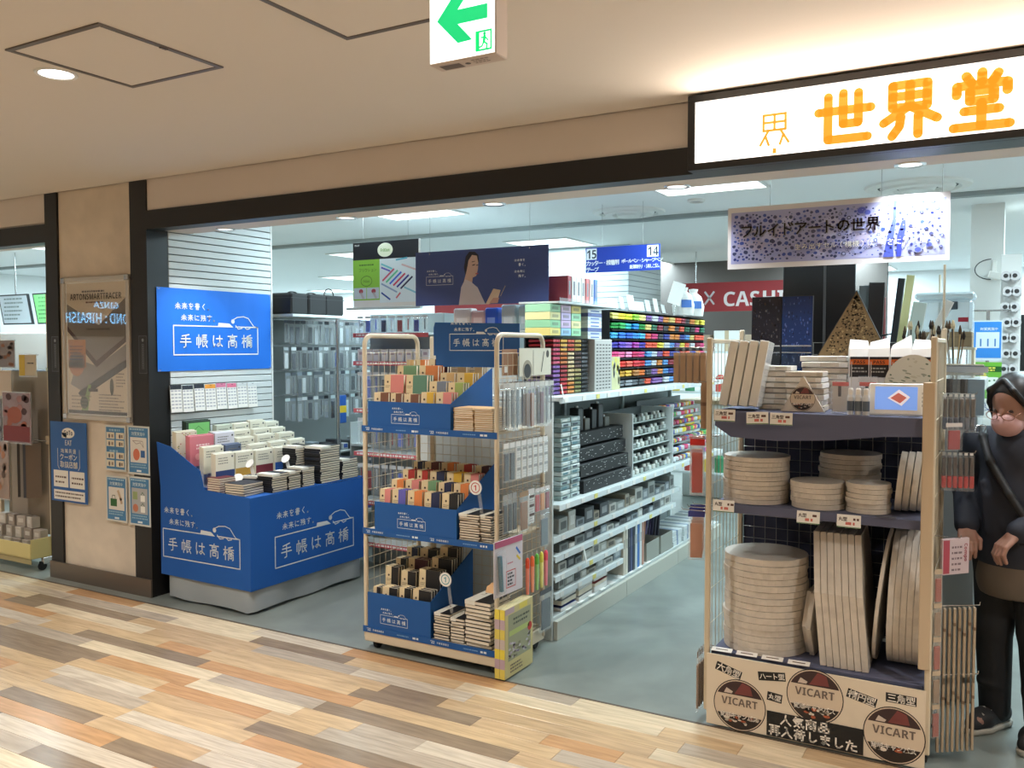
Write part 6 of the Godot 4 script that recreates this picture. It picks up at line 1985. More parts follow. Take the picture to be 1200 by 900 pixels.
# ------------------------------------------------------------------ long shelving along the aisle (its face looks to +x)
func shelf_board(t: Node3D, z0: float, z1: float, y: float, xf: float, depth: float, tags: int) -> void:
	var s := span(t, "shelf", Vector3(xf - depth, y - 0.022, z1) - t.position, Vector3(xf, y, z0) - t.position, M.grey_paint, 0.002)
	var lip := part(s, "price_rail", cbox(Vector3(0.004, 0.034, z0 - z1), 0.001), mat(rgb(214, 220, 220), 0.4), Vector3(depth * 0.5 + 0.003, -0.006, 0))
	for k in tags:
		part(s, "shelf_label", cbox(Vector3(0.002, 0.026, 0.045), 0.0), [M.card, M.card, mat(rgb(226, 214, 120), 0.5), M.card][k % 4], Vector3(depth * 0.5 + 0.0066, -0.006, (z0 - z1) * (0.5 - (k + 0.5) / tags) + rng.randf_range(-0.03, 0.03)))

func bundle_mesh(n: int, rows: int, pitch: float, length: float) -> ArrayMesh:
	var key := "bu%d,%d,%.3f,%.3f" % [n, rows, pitch, length]
	if not cache.has(key):
		var l := []
		for i in n:
			for j in rows:
				l.append([lathe([Vector2(0.0, 0.0), Vector2(pitch * 0.42, 0.002), Vector2(pitch * 0.48, 0.01), Vector2(pitch * 0.48, length), Vector2(0, length)], 7), turned(Vector3(0, pitch * (j + 0.5), (i - (n - 1) * 0.5) * pitch), Vector3(0, 0, PI / 2))])
		cache[key] = merge(l)
	return cache[key]

func gondola() -> void:
	var t := thing("long_shelving", "long pale grey shop shelving unit full of pens beside the aisle", "shelving", Vector3(-2.36, 0, -5.7))
	var z0 := -4.22
	var z1 := -7.3
	var o := -t.position
	span(t, "back_panel", Vector3(-2.62, 1.305, z1) + o, Vector3(-2.60, 1.86, -5.0) + o, mat(rgb(120, 128, 128), 0.6))
	span(t, "back_panel", Vector3(-2.62, 0.12, z1) + o, Vector3(-2.60, 1.30, z0 - 0.012) + o, mat(rgb(120, 128, 128), 0.6))
	span(t, "end_panel", Vector3(-3.05, 0.0, z0 - 0.005) + o, Vector3(-2.16, 1.30, z0 + 0.012) + o, M.grey_paint)
	span(t, "far_side_body", Vector3(-3.05, 0.0, z1) + o, Vector3(-2.625, 1.30, z0 - 0.012) + o, M.grey_paint)
	for q in [[z0 - 0.006, -5.21], [-5.214, -6.2], [-6.204, z1]]:
		span(t, "plinth_board", Vector3(-2.16, 0.0, q[1]) + o, Vector3(-2.135, 0.105, q[0]) + o, mat(rgb(186, 184, 172), 0.5))
	span(t, "base_deck", Vector3(-2.60, 0.09, z1) + o, Vector3(-2.162, 0.122, z0 - 0.006) + o, M.grey_paint)
	for z in [z0 - 0.02, -5.21, -6.2, z1 + 0.02]:
		span(t, "upright", Vector3(-2.60, 0.12, z - 0.015) + o, Vector3(-2.575, 1.86 if z < -5.0 else 1.3, z + 0.015) + o, M.grey_paint)
	shelf_board(t, z0 - 0.02, z1, 1.328, -2.135, 0.46, 16)
	shelf_board(t, z0 - 0.02, z1, 0.742, -2.135, 0.46, 16)
	shelf_board(t, z0 - 0.02, -6.3, 0.56, -2.17, 0.36, 9)
	shelf_board(t, z0 - 0.02, -6.2, 0.455, -2.16, 0.36, 9)
	shelf_board(t, z0 - 0.02, -5.2, 0.345, -2.16, 0.36, 5)
	shelf_board(t, z0 - 0.02, -5.2, 0.25, -2.16, 0.34, 5)
	# --- top shelf: marker rack with pastel boxes above
	var y := 1.329
	var rack := thing("marker_rack", "dark slotted marker rack at the near end of the top shelf", "rack", Vector3(-2.33, y, -4.62))
	span(rack, "back", Vector3(-0.1, 0, -0.24), Vector3(-0.09, 0.335, 0.24), M.black)
	for k in 14:
		span(rack, "divider", Vector3(-0.0898, k * 0.0245, -0.24), Vector3(0.085, k * 0.0245 + 0.0015, 0.24), M.black, 0.0)
	var cols := [[rgb(110, 70, 150), rgb(140, 90, 170), rgb(214, 80, 110), rgb(200, 50, 60)], [rgb(200, 40, 44), rgb(170, 30, 36), rgb(214, 110, 40), rgb(230, 170, 60)], [rgb(226, 140, 60), rgb(210, 180, 120), rgb(230, 200, 150), rgb(214, 90, 60)], [rgb(120, 120, 60), rgb(170, 150, 90), rgb(90, 60, 50), rgb(190, 150, 60)], [rgb(40, 42, 46), rgb(60, 62, 66), rgb(90, 92, 96), rgb(30, 30, 34)]]
	for c in 5:
		for r in 13:
			var col: Color = cols[c][(r + rng.randi() % 2) * 4 / 14 if r < 13 else 3]
			var m := single("marker_bundle", bundle_mesh(4, 1, 0.021, 0.16), mat(col.lerp(Color.WHITE, rng.randf() * 0.15), 0.4), Vector3(-2.245, y + r * 0.0245 + 0.002, -4.43 - c * 0.094), Vector3.ZERO, "marker bundle in the near rack, column %s, row %s from below" % [ORD[c], ORD[r]], "markers", "marker bundles in the near rack")
	var past := [rgb(230, 214, 130), rgb(150, 190, 230), rgb(150, 206, 160), rgb(206, 180, 214), rgb(226, 220, 160), rgb(196, 180, 220), rgb(160, 210, 170), rgb(214, 190, 214)]
	var pn := ["yellow", "sky blue", "green", "lilac", "cream", "mauve", "mint", "rose"]
	for c in 3:
		for r in 4:
			var k := (r * 2 + c) % 8
			var b := thing("pastel_box", "pastel %s carton above the marker rack, stack %s, level %s" % [pn[k], ORD[c], ORD[r]], "box", Vector3(-2.32, y + 0.337 + r * 0.044, -4.40 - c * 0.135), 0, "pastel cartons above the marker rack")
			part(b, "carton", cbox(Vector3(0.16, 0.042, 0.125), 0.001), mat(past[k], 0.5), Vector3(0, 0.021, 0))
			part(b, "label", cbox(Vector3(0.0012, 0.016, 0.07), 0.0), mat(past[k].lerp(Color(0.35, 0.35, 0.3), 0.35), 0.5), Vector3(0.0806, 0.021, 0))
	for k in 8:
		var b := thing("white_flat_box", "flat pale box beside the pastel cartons, %s from the bottom" % ORD[k], "box", Vector3(-2.31, y + 0.32 + k * 0.0225, -4.90), 0, "flat pale boxes on the top shelf")
		part(b, "box", cbox(Vector3(0.17, 0.0215, 0.2), 0.001), mat([rgb(206, 210, 214), rgb(180, 186, 196), rgb(90, 96, 140), rgb(214, 216, 216)][k % 4], 0.45), Vector3(0, 0.011, 0))
		part(b, "stripe", cbox(Vector3(0.001, 0.008, 0.12), 0.0), mat(rgb(90, 110, 160), 0.5), Vector3(0.0856, 0.011, 0))
	# grey perforated dispenser
	var pd := thing("slotted_dispenser", "grey slotted card dispenser standing on the top shelf", "dispenser", Vector3(-2.26, y, -4.998))
	part(pd, "case", cbox(Vector3(0.1, 0.318, 0.26), 0.003), mat(rgb(176, 172, 166), 0.5), Vector3(0, 0.159, 0))
	var p := ink()
	for i in 5:
		for j in 14:
			p.rect(-0.11 + i * 0.046, 0.015 + j * 0.0205, -0.082 + i * 0.046 + 0.002, 0.022 + j * 0.0205, rgb(70, 66, 64))
	printed(pd, p, Vector3(0.0508, 0, 0), Vector3(0, PI / 2, 0), "slots")
	var yc := thing("illustrated_card", "yellow and grey picture card standing beside the slotted dispenser", "card", Vector3(-2.215, y, -5.2), PI / 2)
	part(yc, "card", cbox(Vector3(0.13, 0.21, 0.003), 0.0), mat(rgb(190, 186, 140), 0.5), Vector3(0, 0.105, 0))
	p = ink()
	for k in 24:
		p.oval(rng.randf_range(-0.055, 0.055), rng.randf_range(0.02, 0.19), 0.012, 0.018, [rgb(120, 120, 120), rgb(206, 196, 90), rgb(150, 150, 140)][k % 3], 9)
	printed(yc, p, Vector3(0, 0, 0.002))
	# black rack of coloured pens
	var br := thing("pen_rack", "long black tiered pen rack full of coloured pens on the top shelf", "rack", Vector3(-2.36, y, -6.22))
	span(br, "back", Vector3(-0.1, 0, -1.0), Vector3(-0.09, 0.52, 0.98), M.black)
	for r in 9:
		span(br, "tier", Vector3(-0.0898, r * 0.0635, -1.0), Vector3(0.1, r * 0.0635 + 0.004, 0.98), M.black, 0.0)
	for k in 5:
		span(br, "partition", Vector3(-0.0898, 0.005, 0.98 - k * 0.49), Vector3(0.085, 0.505, 0.984 - k * 0.49), M.black, 0.0)
	var hue := [[rgb(70, 72, 76), rgb(110, 114, 120), rgb(150, 154, 160), rgb(90, 94, 100)], [rgb(230, 120, 40), rgb(214, 160, 50), rgb(226, 180, 70), rgb(180, 120, 60)], [rgb(200, 40, 40), rgb(226, 60, 50), rgb(230, 100, 80), rgb(214, 50, 60)], [rgb(226, 70, 130), rgb(236, 110, 160), rgb(240, 150, 190), rgb(206, 50, 100)], [rgb(70, 60, 170), rgb(110, 80, 190), rgb(150, 100, 200), rgb(170, 60, 160)], [rgb(70, 170, 220), rgb(50, 120, 210), rgb(40, 90, 190), rgb(60, 140, 214)], [rgb(30, 140, 60), rgb(60, 170, 90), rgb(40, 170, 170), rgb(30, 130, 200)], [rgb(236, 226, 130), rgb(240, 214, 60), rgb(214, 220, 50), rgb(150, 206, 60)]]
	var mixed := [rgb(230, 90, 60), rgb(60, 70, 160), rgb(226, 200, 120), rgb(40, 110, 80), rgb(206, 60, 120), rgb(90, 150, 210), rgb(226, 140, 60), rgb(130, 90, 160), rgb(60, 60, 64), rgb(206, 210, 214), rgb(150, 40, 60), rgb(230, 214, 80)]
	for c in 16:
		for r in 8:
			var col: Color = hue[r][c % 4] if c < 5 else mixed[rng.randi() % 12]
			single("pen_bundle", bundle_mesh(5, 2, 0.0205, 0.1), mat(col, 0.35), Vector3(-2.262 + rng.randf_range(-0.008, 0.006), y + 0.009 + r * 0.0635, -5.30 - c * 0.1225), Vector3(0, rng.randf_range(-0.06, 0.06), -0.1), "pen bundle in the black tiered rack, column %s, tier %s from below" % [ORD[c], ORD[r]], "pens", "pen bundles in the black tiered rack")
	# box files and small things on top
	var bf := [rgb(150, 60, 70), rgb(206, 206, 200), rgb(214, 214, 208), rgb(210, 206, 200), rgb(196, 110, 110), rgb(220, 220, 216), rgb(90, 120, 180)]
	for k in 7:
		var b := thing("box_file", "%s file box standing above the marker rack, %s from the near end" % [["red", "white", "white", "ivory", "pink", "white", "blue"][k], ORD[k]], "box file", Vector3(-2.35, y + 0.535, -4.60 - k * 0.062), 0, "file boxes above the marker rack")
		part(b, "case", cbox(Vector3(0.2, 0.15, 0.058 if k in [1, 2] else 0.045), 0.002), mat(bf[k], 0.5), Vector3(0, 0.075, 0))
		part(b, "spine_label", cbox(Vector3(0.0012, 0.08, 0.022), 0.0), mat(rgb(120, 120, 124), 0.5), Vector3(0.1006, 0.08, 0))
	var fs := thing("top_board", "thin pale board carrying the file boxes above the marker rack", "board", Vector3(-2.33, y + 0.515, -4.77))
	part(fs, "board", cbox(Vector3(0.26, 0.012, 0.80), 0.002), M.grey_paint, Vector3(0, 0.006, 0))
	part(fs, "front_lip", cbox(Vector3(0.003, 0.03, 0.80), 0.0), M.film, Vector3(0.132, 0.016, 0))
	for k in 7:
		var b := thing("display_tester", "small white header card above the pen rack, %s from the near end" % ORD[k], "card", Vector3(-2.30, y + 0.5225, -5.34 - k * 0.16), PI / 2 + rng.randf_range(-0.2, 0.2), "header cards above the pen rack")
		part(b, "card", cbox(Vector3(0.12, 0.065 + 0.02 * (k % 3), 0.003), 0.0), mat([rgb(220, 226, 226), rgb(206, 216, 214), rgb(226, 222, 216)][k % 3], 0.4), Vector3(0, 0.034 + 0.01 * (k % 3), 0), Vector3(-0.2, 0, 0))
		part(b, "foot", cbox(Vector3(0.1, 0.004, 0.05), 0.0), M.film, Vector3(0, 0.002, 0))
	var sg := thing("tilted_sign_card", "white sign card tilted on a clip above the pens", "card", Vector3(-2.25, y + 0.62, -6.45), 0.55)
	part(sg, "card", cbox(Vector3(0.10, 0.17, 0.003), 0.0), M.card, Vector3(0, 0.06, 0), Vector3(0, 0, -0.3))
	part(sg, "stem", tube([Vector3(0, -0.02, -0.003), Vector3(-0.02, -0.098, -0.006)], 0.003, 6), M.chrome)
	for k in 2:
		var wb := thing("white_bag", "white plastic shopping bag above the pens, %s" % ["nearer one", "farther one"][k], "bag", Vector3(-2.30, y + 0.5225, -6.75 - k * 0.25), 0.4)
		part(wb, "bag", lathe([Vector2(0.0, 0.0), Vector2(0.08, 0.0), Vector2(0.09, 0.08), Vector2(0.065, 0.16), Vector2(0.03, 0.19), Vector2(0.04, 0.22), Vector2(0.0, 0.225)], 9), M.card)
		part(wb, "blue_label", cbox(Vector3(0.08, 0.06, 0.004), 0.001), mat(rgb(70, 120, 200), 0.4), Vector3(0.02, 0.09, 0.088))
	# --- middle zone
	y = 0.743
	for c in 2:
		for k in 17:
			var b := thing("lead_case", "slim green-grey case in the near stack on the middle shelf, column %s, level %s" % [ORD[c], ORD[k]], "case", Vector3(-2.24 + rng.randf_range(-0.004, 0.004), y + k * 0.0272, -4.415 - c * 0.125), 0, "slim cases in the near stack")
			part(b, "case", cbox(Vector3(0.12, 0.024, 0.115), 0.003), mat([rgb(150, 170, 166), rgb(170, 186, 186), rgb(120, 140, 140), rgb(180, 190, 186)][(k * 3 + c) % 4], 0.35), Vector3(0, 0.012, 0))
			part(b, "end_label", cbox(Vector3(0.001, 0.012, 0.06), 0.0), mat([rgb(60, 70, 80), rgb(210, 216, 210), rgb(80, 120, 130)][k % 3], 0.5), Vector3(0.0606, 0.012, 0.01))
	var bt := thing("black_tray_rack", "black tiered tray rack with tiny white pieces on the middle shelf", "rack", Vector3(-2.27, y, -4.99))
	span(bt, "back", Vector3(-0.18, 0, -0.37), Vector3(-0.17, 0.40, 0.36), M.black)
	for k in 4:
		var tr := span(bt, "tray", Vector3(-0.12 - k * 0.015, k * 0.09, -0.37), Vector3(0.10 - k * 0.02, k * 0.09 + 0.078, 0.36), M.black, 0.003)
		p = ink()
		for j in 34:
			var xx := rng.randf_range(-0.35, 0.35)
			var yy := rng.randf_range(-0.03, 0.03)
			p.rect(xx, yy, xx + rng.randf_range(0.008, 0.022), yy + 0.004, rgb(176, 176, 172))
		printed(tr, p, Vector3(0.1108, 0, 0), Vector3(0, PI / 2, 0), "piece_labels")
	for k in 6:
		var b := thing("grey_tool_box", "dark grey tool stand on the black tray rack, %s from the near end" % ORD[k], "stand", Vector3(-2.31, y + 0.349, -4.72 - k * 0.1), 0, "tool stands on the black tray rack")
		part(b, "stand", cbox(Vector3(0.06, [0.09, 0.14, 0.07, 0.12, 0.15, 0.06][k], 0.07), 0.004), mat([rgb(40, 42, 44), rgb(60, 62, 62), rgb(110, 110, 104)][k % 3], 0.5), Vector3(0, [0.045, 0.07, 0.035, 0.06, 0.075, 0.03][k], 0))
		part(b, "knob", lathe([Vector2(0.012, 0.0), Vector2(0.012, 0.012), Vector2(0.0, 0.014)], 10), M.chrome, Vector3(0.0, [0.09, 0.14, 0.07, 0.12, 0.15, 0.06][k], 0.0))
	var gc := thing("glass_case", "glass-fronted case with rows of small white bottles on the middle shelf", "case", Vector3(-2.27, y, -5.78))
	for s in [-0.39, 0.39]:
		span(gc, "side", Vector3(-0.15, 0, s - 0.006), Vector3(0.1, 0.42, s + 0.006), M.grey_paint)
	span(gc, "back", Vector3(-0.16, 0, -0.39), Vector3(-0.151, 0.42, 0.39), mat(rgb(90, 96, 96), 0.6))
	for r in 5:
		span(gc, "glass_shelf", Vector3(-0.15, r * 0.085, -0.383), Vector3(0.1 - r * 0.012, r * 0.085 + 0.006, 0.383), mat(rgb(176, 186, 182), 0.3))
	for r in 5:
		for k in 10:
			var b := thing("ink_bottle", "small pale ink bottle in the glass case, row %s from below, %s along" % [ORD[r], ORD[k]], "bottle", Vector3(-2.20 - r * 0.012, y + r * 0.085 + 0.0065, -5.43 - k * 0.077), 0, "small ink bottles in the glass case")
			part(b, "body", cbox(Vector3(0.04, 0.032, 0.046), 0.004), mat([rgb(190, 196, 190), rgb(206, 206, 196), rgb(160, 168, 160), rgb(120, 124, 120)][(k + r) % 4], 0.3), Vector3(0, 0.016, 0))
			part(b, "cap", lathe([Vector2(0.013, 0.032), Vector2(0.013, 0.05), Vector2(0.0, 0.051)], 10), mat([rgb(226, 226, 220), rgb(40, 40, 42), rgb(210, 212, 206)][(k * 2 + r) % 3], 0.4))
	var er := thing("eraser_rack", "stepped clear rack of bright erasers on the middle shelf", "rack", Vector3(-2.27, y, -6.70))
	for r in 7:
		span(er, "step", Vector3(-0.2, r * 0.062, -0.5), Vector3(0.1 - r * 0.025, r * 0.062 + 0.005, 0.49), mat(rgb(150, 160, 160), 0.3), 0.0)
	span(er, "back", Vector3(-0.21, 0, -0.5), Vector3(-0.201, 0.45, 0.49), mat(rgb(100, 106, 108), 0.5))
	var ec := [rgb(214, 220, 226), rgb(40, 60, 140), rgb(230, 60, 110), rgb(240, 214, 60), rgb(226, 160, 60), rgb(80, 170, 80), rgb(206, 210, 214), rgb(150, 60, 60), rgb(220, 226, 230), rgb(60, 110, 190)]
	for r in 7:
		for k in 11:
			var b := thing("eraser_pack", "eraser pack in the stepped rack, step %s from below, %s along" % [ORD[r], ORD[k]], "eraser", Vector3(-2.2 - r * 0.025, y + r * 0.062 + 0.006, -6.25 - k * 0.088), rng.randf_range(-0.3, 0.3), "eraser packs in the stepped rack")
			var ci := rng.randi() % 10
			part(b, "sleeve", cbox(Vector3(0.045, 0.034, 0.05), 0.004), mat(ec[ci], 0.4), Vector3(0, 0.017, 0.008))
			part(b, "rubber", cbox(Vector3(0.042, 0.031, 0.075), 0.006), mat([rgb(230, 232, 230), rgb(240, 220, 80), rgb(226, 100, 140)][rng.randi() % 3], 0.6), Vector3(0, 0.0165, 0))
	# --- lower shelves: cartons and packs
	var grey := [rgb(150, 154, 150), rgb(186, 186, 178), rgb(110, 114, 112), rgb(70, 74, 78), rgb(200, 198, 190), rgb(160, 150, 132), rgb(130, 140, 146)]
	var lows := [[0.56, -4.32, -6.2, 15, 0.11, "upper narrow"], [0.455, -4.34, -6.1, 15, 0.075, "second narrow"], [0.345, -4.32, -5.15, 8, 0.075, "third narrow"], [0.25, -4.32, -5.15, 8, 0.07, "fourth narrow"]]
	for q in lows:
		var zz: float = q[1]
		var k := 0
		while zz > q[2] and k < 19:
			var w := rng.randf_range(0.08, 0.14)
			var h := rng.randf_range(0.35, 1.0) * float(q[4])
			var b := thing("carton", "small boxed item on the %s shelf, %s from the near end" % [q[5], ORD[k]], "box", Vector3(-2.26, q[0] + 0.0005, zz - w * 0.5), rng.randf_range(-0.04, 0.04), "boxed items on the narrow shelves")
			var c: Color = grey[rng.randi() % 7]
			part(b, "box", cbox(Vector3(0.16, h, w - 0.008), 0.002), mat(c, 0.45), Vector3(0, h * 0.5, 0))
			part(b, "label", cbox(Vector3(0.001, h * 0.5, w * 0.55), 0.0), mat(c.lerp(Color.WHITE if k % 2 else Color.BLACK, 0.45), 0.5), Vector3(0.0806, h * 0.5, 0))
			zz -= w
			k += 1
	# --- base deck: pads, folders, pen tubs
	y = 0.123
	for c in 3:
		for k in 3:
			var s := Vector3(0.26, 0.02 + 0.006 * ((k + c) % 3), 0.19)
			var b := thing("paper_pad", "%s paper pad lying on the base, pile %s, level %s" % [["blue", "grey", "white", "red"][(k + c) % 4], ORD[c], ORD[k]], "paper pad", Vector3(-2.30, y + k * 0.034, -4.44 - c * 0.22), rng.randf_range(-0.03, 0.03), "paper pads on the base of the shelving")
			part(b, "pad", cbox(s, 0.001), M.page if k % 2 else M.card, Vector3(0, s.y * 0.5 + 0.0005, 0))
			part(b, "cover", cbox(Vector3(s.x, 0.0015, s.z), 0.0), mat([rgb(50, 70, 140), rgb(130, 134, 138), rgb(214, 216, 216), rgb(150, 50, 50)][(k + c) % 4], 0.4), Vector3(0, s.y + 0.0013, 0))
	var fcol := [rgb(206, 196, 180), rgb(214, 206, 190), rgb(40, 44, 60), rgb(60, 70, 110), rgb(40, 44, 56), rgb(206, 210, 210), rgb(70, 120, 190), rgb(214, 216, 214), rgb(190, 140, 120)]
	for k in 9:
		var b := thing("upright_folder", "%s folder standing on the base, %s from the near end" % [["beige", "cream", "black", "indigo", "charcoal", "white", "blue", "pale", "salmon"][k], ORD[k]], "folder", Vector3(-2.28, y, -5.255 - k * 0.041), 0, "folders standing on the base of the shelving")
		part(b, "folder", cbox(Vector3(0.22, 0.296 + 0.004 * (k % 3), 0.034), 0.002), mat(fcol[k], 0.5), Vector3(0, 0.148 + 0.002 * (k % 3), 0))
		part(b, "label", cbox(Vector3(0.001, 0.06, 0.018), 0.0), mat(fcol[k].lerp(Color(0.5, 0.5, 0.5), 0.5), 0.5), Vector3(0.1106, 0.2, 0))
	for c in 2:
		var tub := thing("pen_tub", "%s tub of rolled sheets standing on the base of the shelving" % ["beige", "violet"][c], "tub", Vector3(-2.27, y, -5.765 - c * 0.28))
		for e in [[0.1, 0.0, 0.004, 0.24], [-0.1, 0.0, 0.004, 0.24], [0.0, 0.12, 0.2, 0.004], [0.0, -0.12, 0.2, 0.004]]:
			part(tub, "side", cbox(Vector3(e[2], 0.13, e[3]), 0.0), mat(rgb(150, 150, 140), 0.4), Vector3(e[0], 0.065, e[1]))
		for k in 7:
			var s := single("rolled_sheet", tube([Vector3(0, 0, 0), Vector3(0.02, 0.24 + 0.015 * (k % 3), rng.randf_range(-0.03, 0.03))], 0.011, 7), mat([[rgb(150, 120, 90), rgb(60, 54, 50), rgb(196, 140, 110)], [rgb(120, 110, 150), rgb(80, 80, 110), rgb(60, 60, 70)]][c][k % 3], 0.6), Vector3(-2.32 + 0.03 * (k % 3), y + 0.005, -5.765 - c * 0.28 - 0.085 + 0.026 * k), Vector3.ZERO, "rolled sheet in the %s tub, %s from the near side" % [["beige", "violet"][c], ORD[k]], "roll", "rolled sheets in the tubs")
	for c in 4:
		for k in 3:
			var b := thing("paper_ream", "white paper pack at the far end of the base, pile %s, level %s" % [ORD[c], ORD[k]], "paper pack", Vector3(-2.29, y + k * 0.037, -6.28 - c * 0.24), rng.randf_range(-0.06, 0.06), "paper packs at the far end of the base")
			part(b, "pack", cbox(Vector3(0.24, 0.035, 0.2), 0.002), mat(rgb(206, 212, 212), 0.5), Vector3(0, 0.0175, 0))
			part(b, "band", cbox(Vector3(0.2405, 0.0355, 0.03), 0.0), mat(rgb(110, 130, 160), 0.5), Vector3(0, 0.0175, 0))
	for k in 9:
		single("edge_tag", cbox(Vector3(0.05, 0.0015, 0.07), 0.0), M.card, Vector3(-2.178, 0.1235 + 0.0015, -4.42 - k * 0.155), Vector3(0, 0, -0.06), "white price slip lying at the plinth edge, %s from the near end" % ORD[k], "price card", "price slips along the plinth edge")
	for e in [[0.40, -4.55, 0.10, "white"], [1.36, -4.25, 0.09, "white"]]:
		single("shelf_flag", cbox(Vector3(0.002, 0.08, 0.07), 0.0), M.card, Vector3(-2.12, e[0], e[1]), Vector3(0, 0.4, 0.2), "white flag card sticking out %s" % ("beside the planner cart at the top shelf" if e[0] > 1.0 else "from the narrow shelves into the aisle"), "card")
	# goods on the far side top, seen over the planner cart
	var gt := [[-2.98, 0.16, 0.10, rgb(214, 206, 200), "white pack with small pictures"], [-2.865, 0.13, 0.06, rgb(216, 180, 176), "pink pack"], [-2.77, 0.12, 0.10, rgb(40, 90, 200), "bright blue box"], [-2.65, 0.13, 0.14, rgb(196, 206, 206), "clear bag of white parts"], [-2.53, 0.13, 0.13, rgb(186, 206, 206), "clear bag of pale green parts"]]
	for e in gt:
		var b := thing("top_pack", "%s seen over the planner cart" % e[4], "pack", Vector3(e[0], 1.7005, -4.62), 0, "packs seen over the planner cart")
		part(b, "pack", cbox(Vector3(e[1] - 0.03, 0.1 + e[2] * 0.4, 0.08), 0.008), mat(e[3], 0.4), Vector3(0, 0.05 + e[2] * 0.2, 0))
		part(b, "label", cbox(Vector3((e[1] - 0.03) * 0.6, 0.04, 0.001), 0.0), mat(e[3].lerp(Color.WHITE, 0.4), 0.4), Vector3(0, 0.06, 0.0406))
	var ts := thing("top_tray", "pale shelf tray behind the planner cart's header board", "shelf", Vector3(-2.76, 1.70, -4.62))
	part(ts, "tray", cbox(Vector3(0.64, 0.012, 0.2), 0.002), M.grey_paint, Vector3(0, -0.0065, 0))
	part(ts, "support", cbox(Vector3(0.4, 0.385, 0.02), 0.002), M.grey_paint, Vector3(-0.09, -0.2065, -0.08))

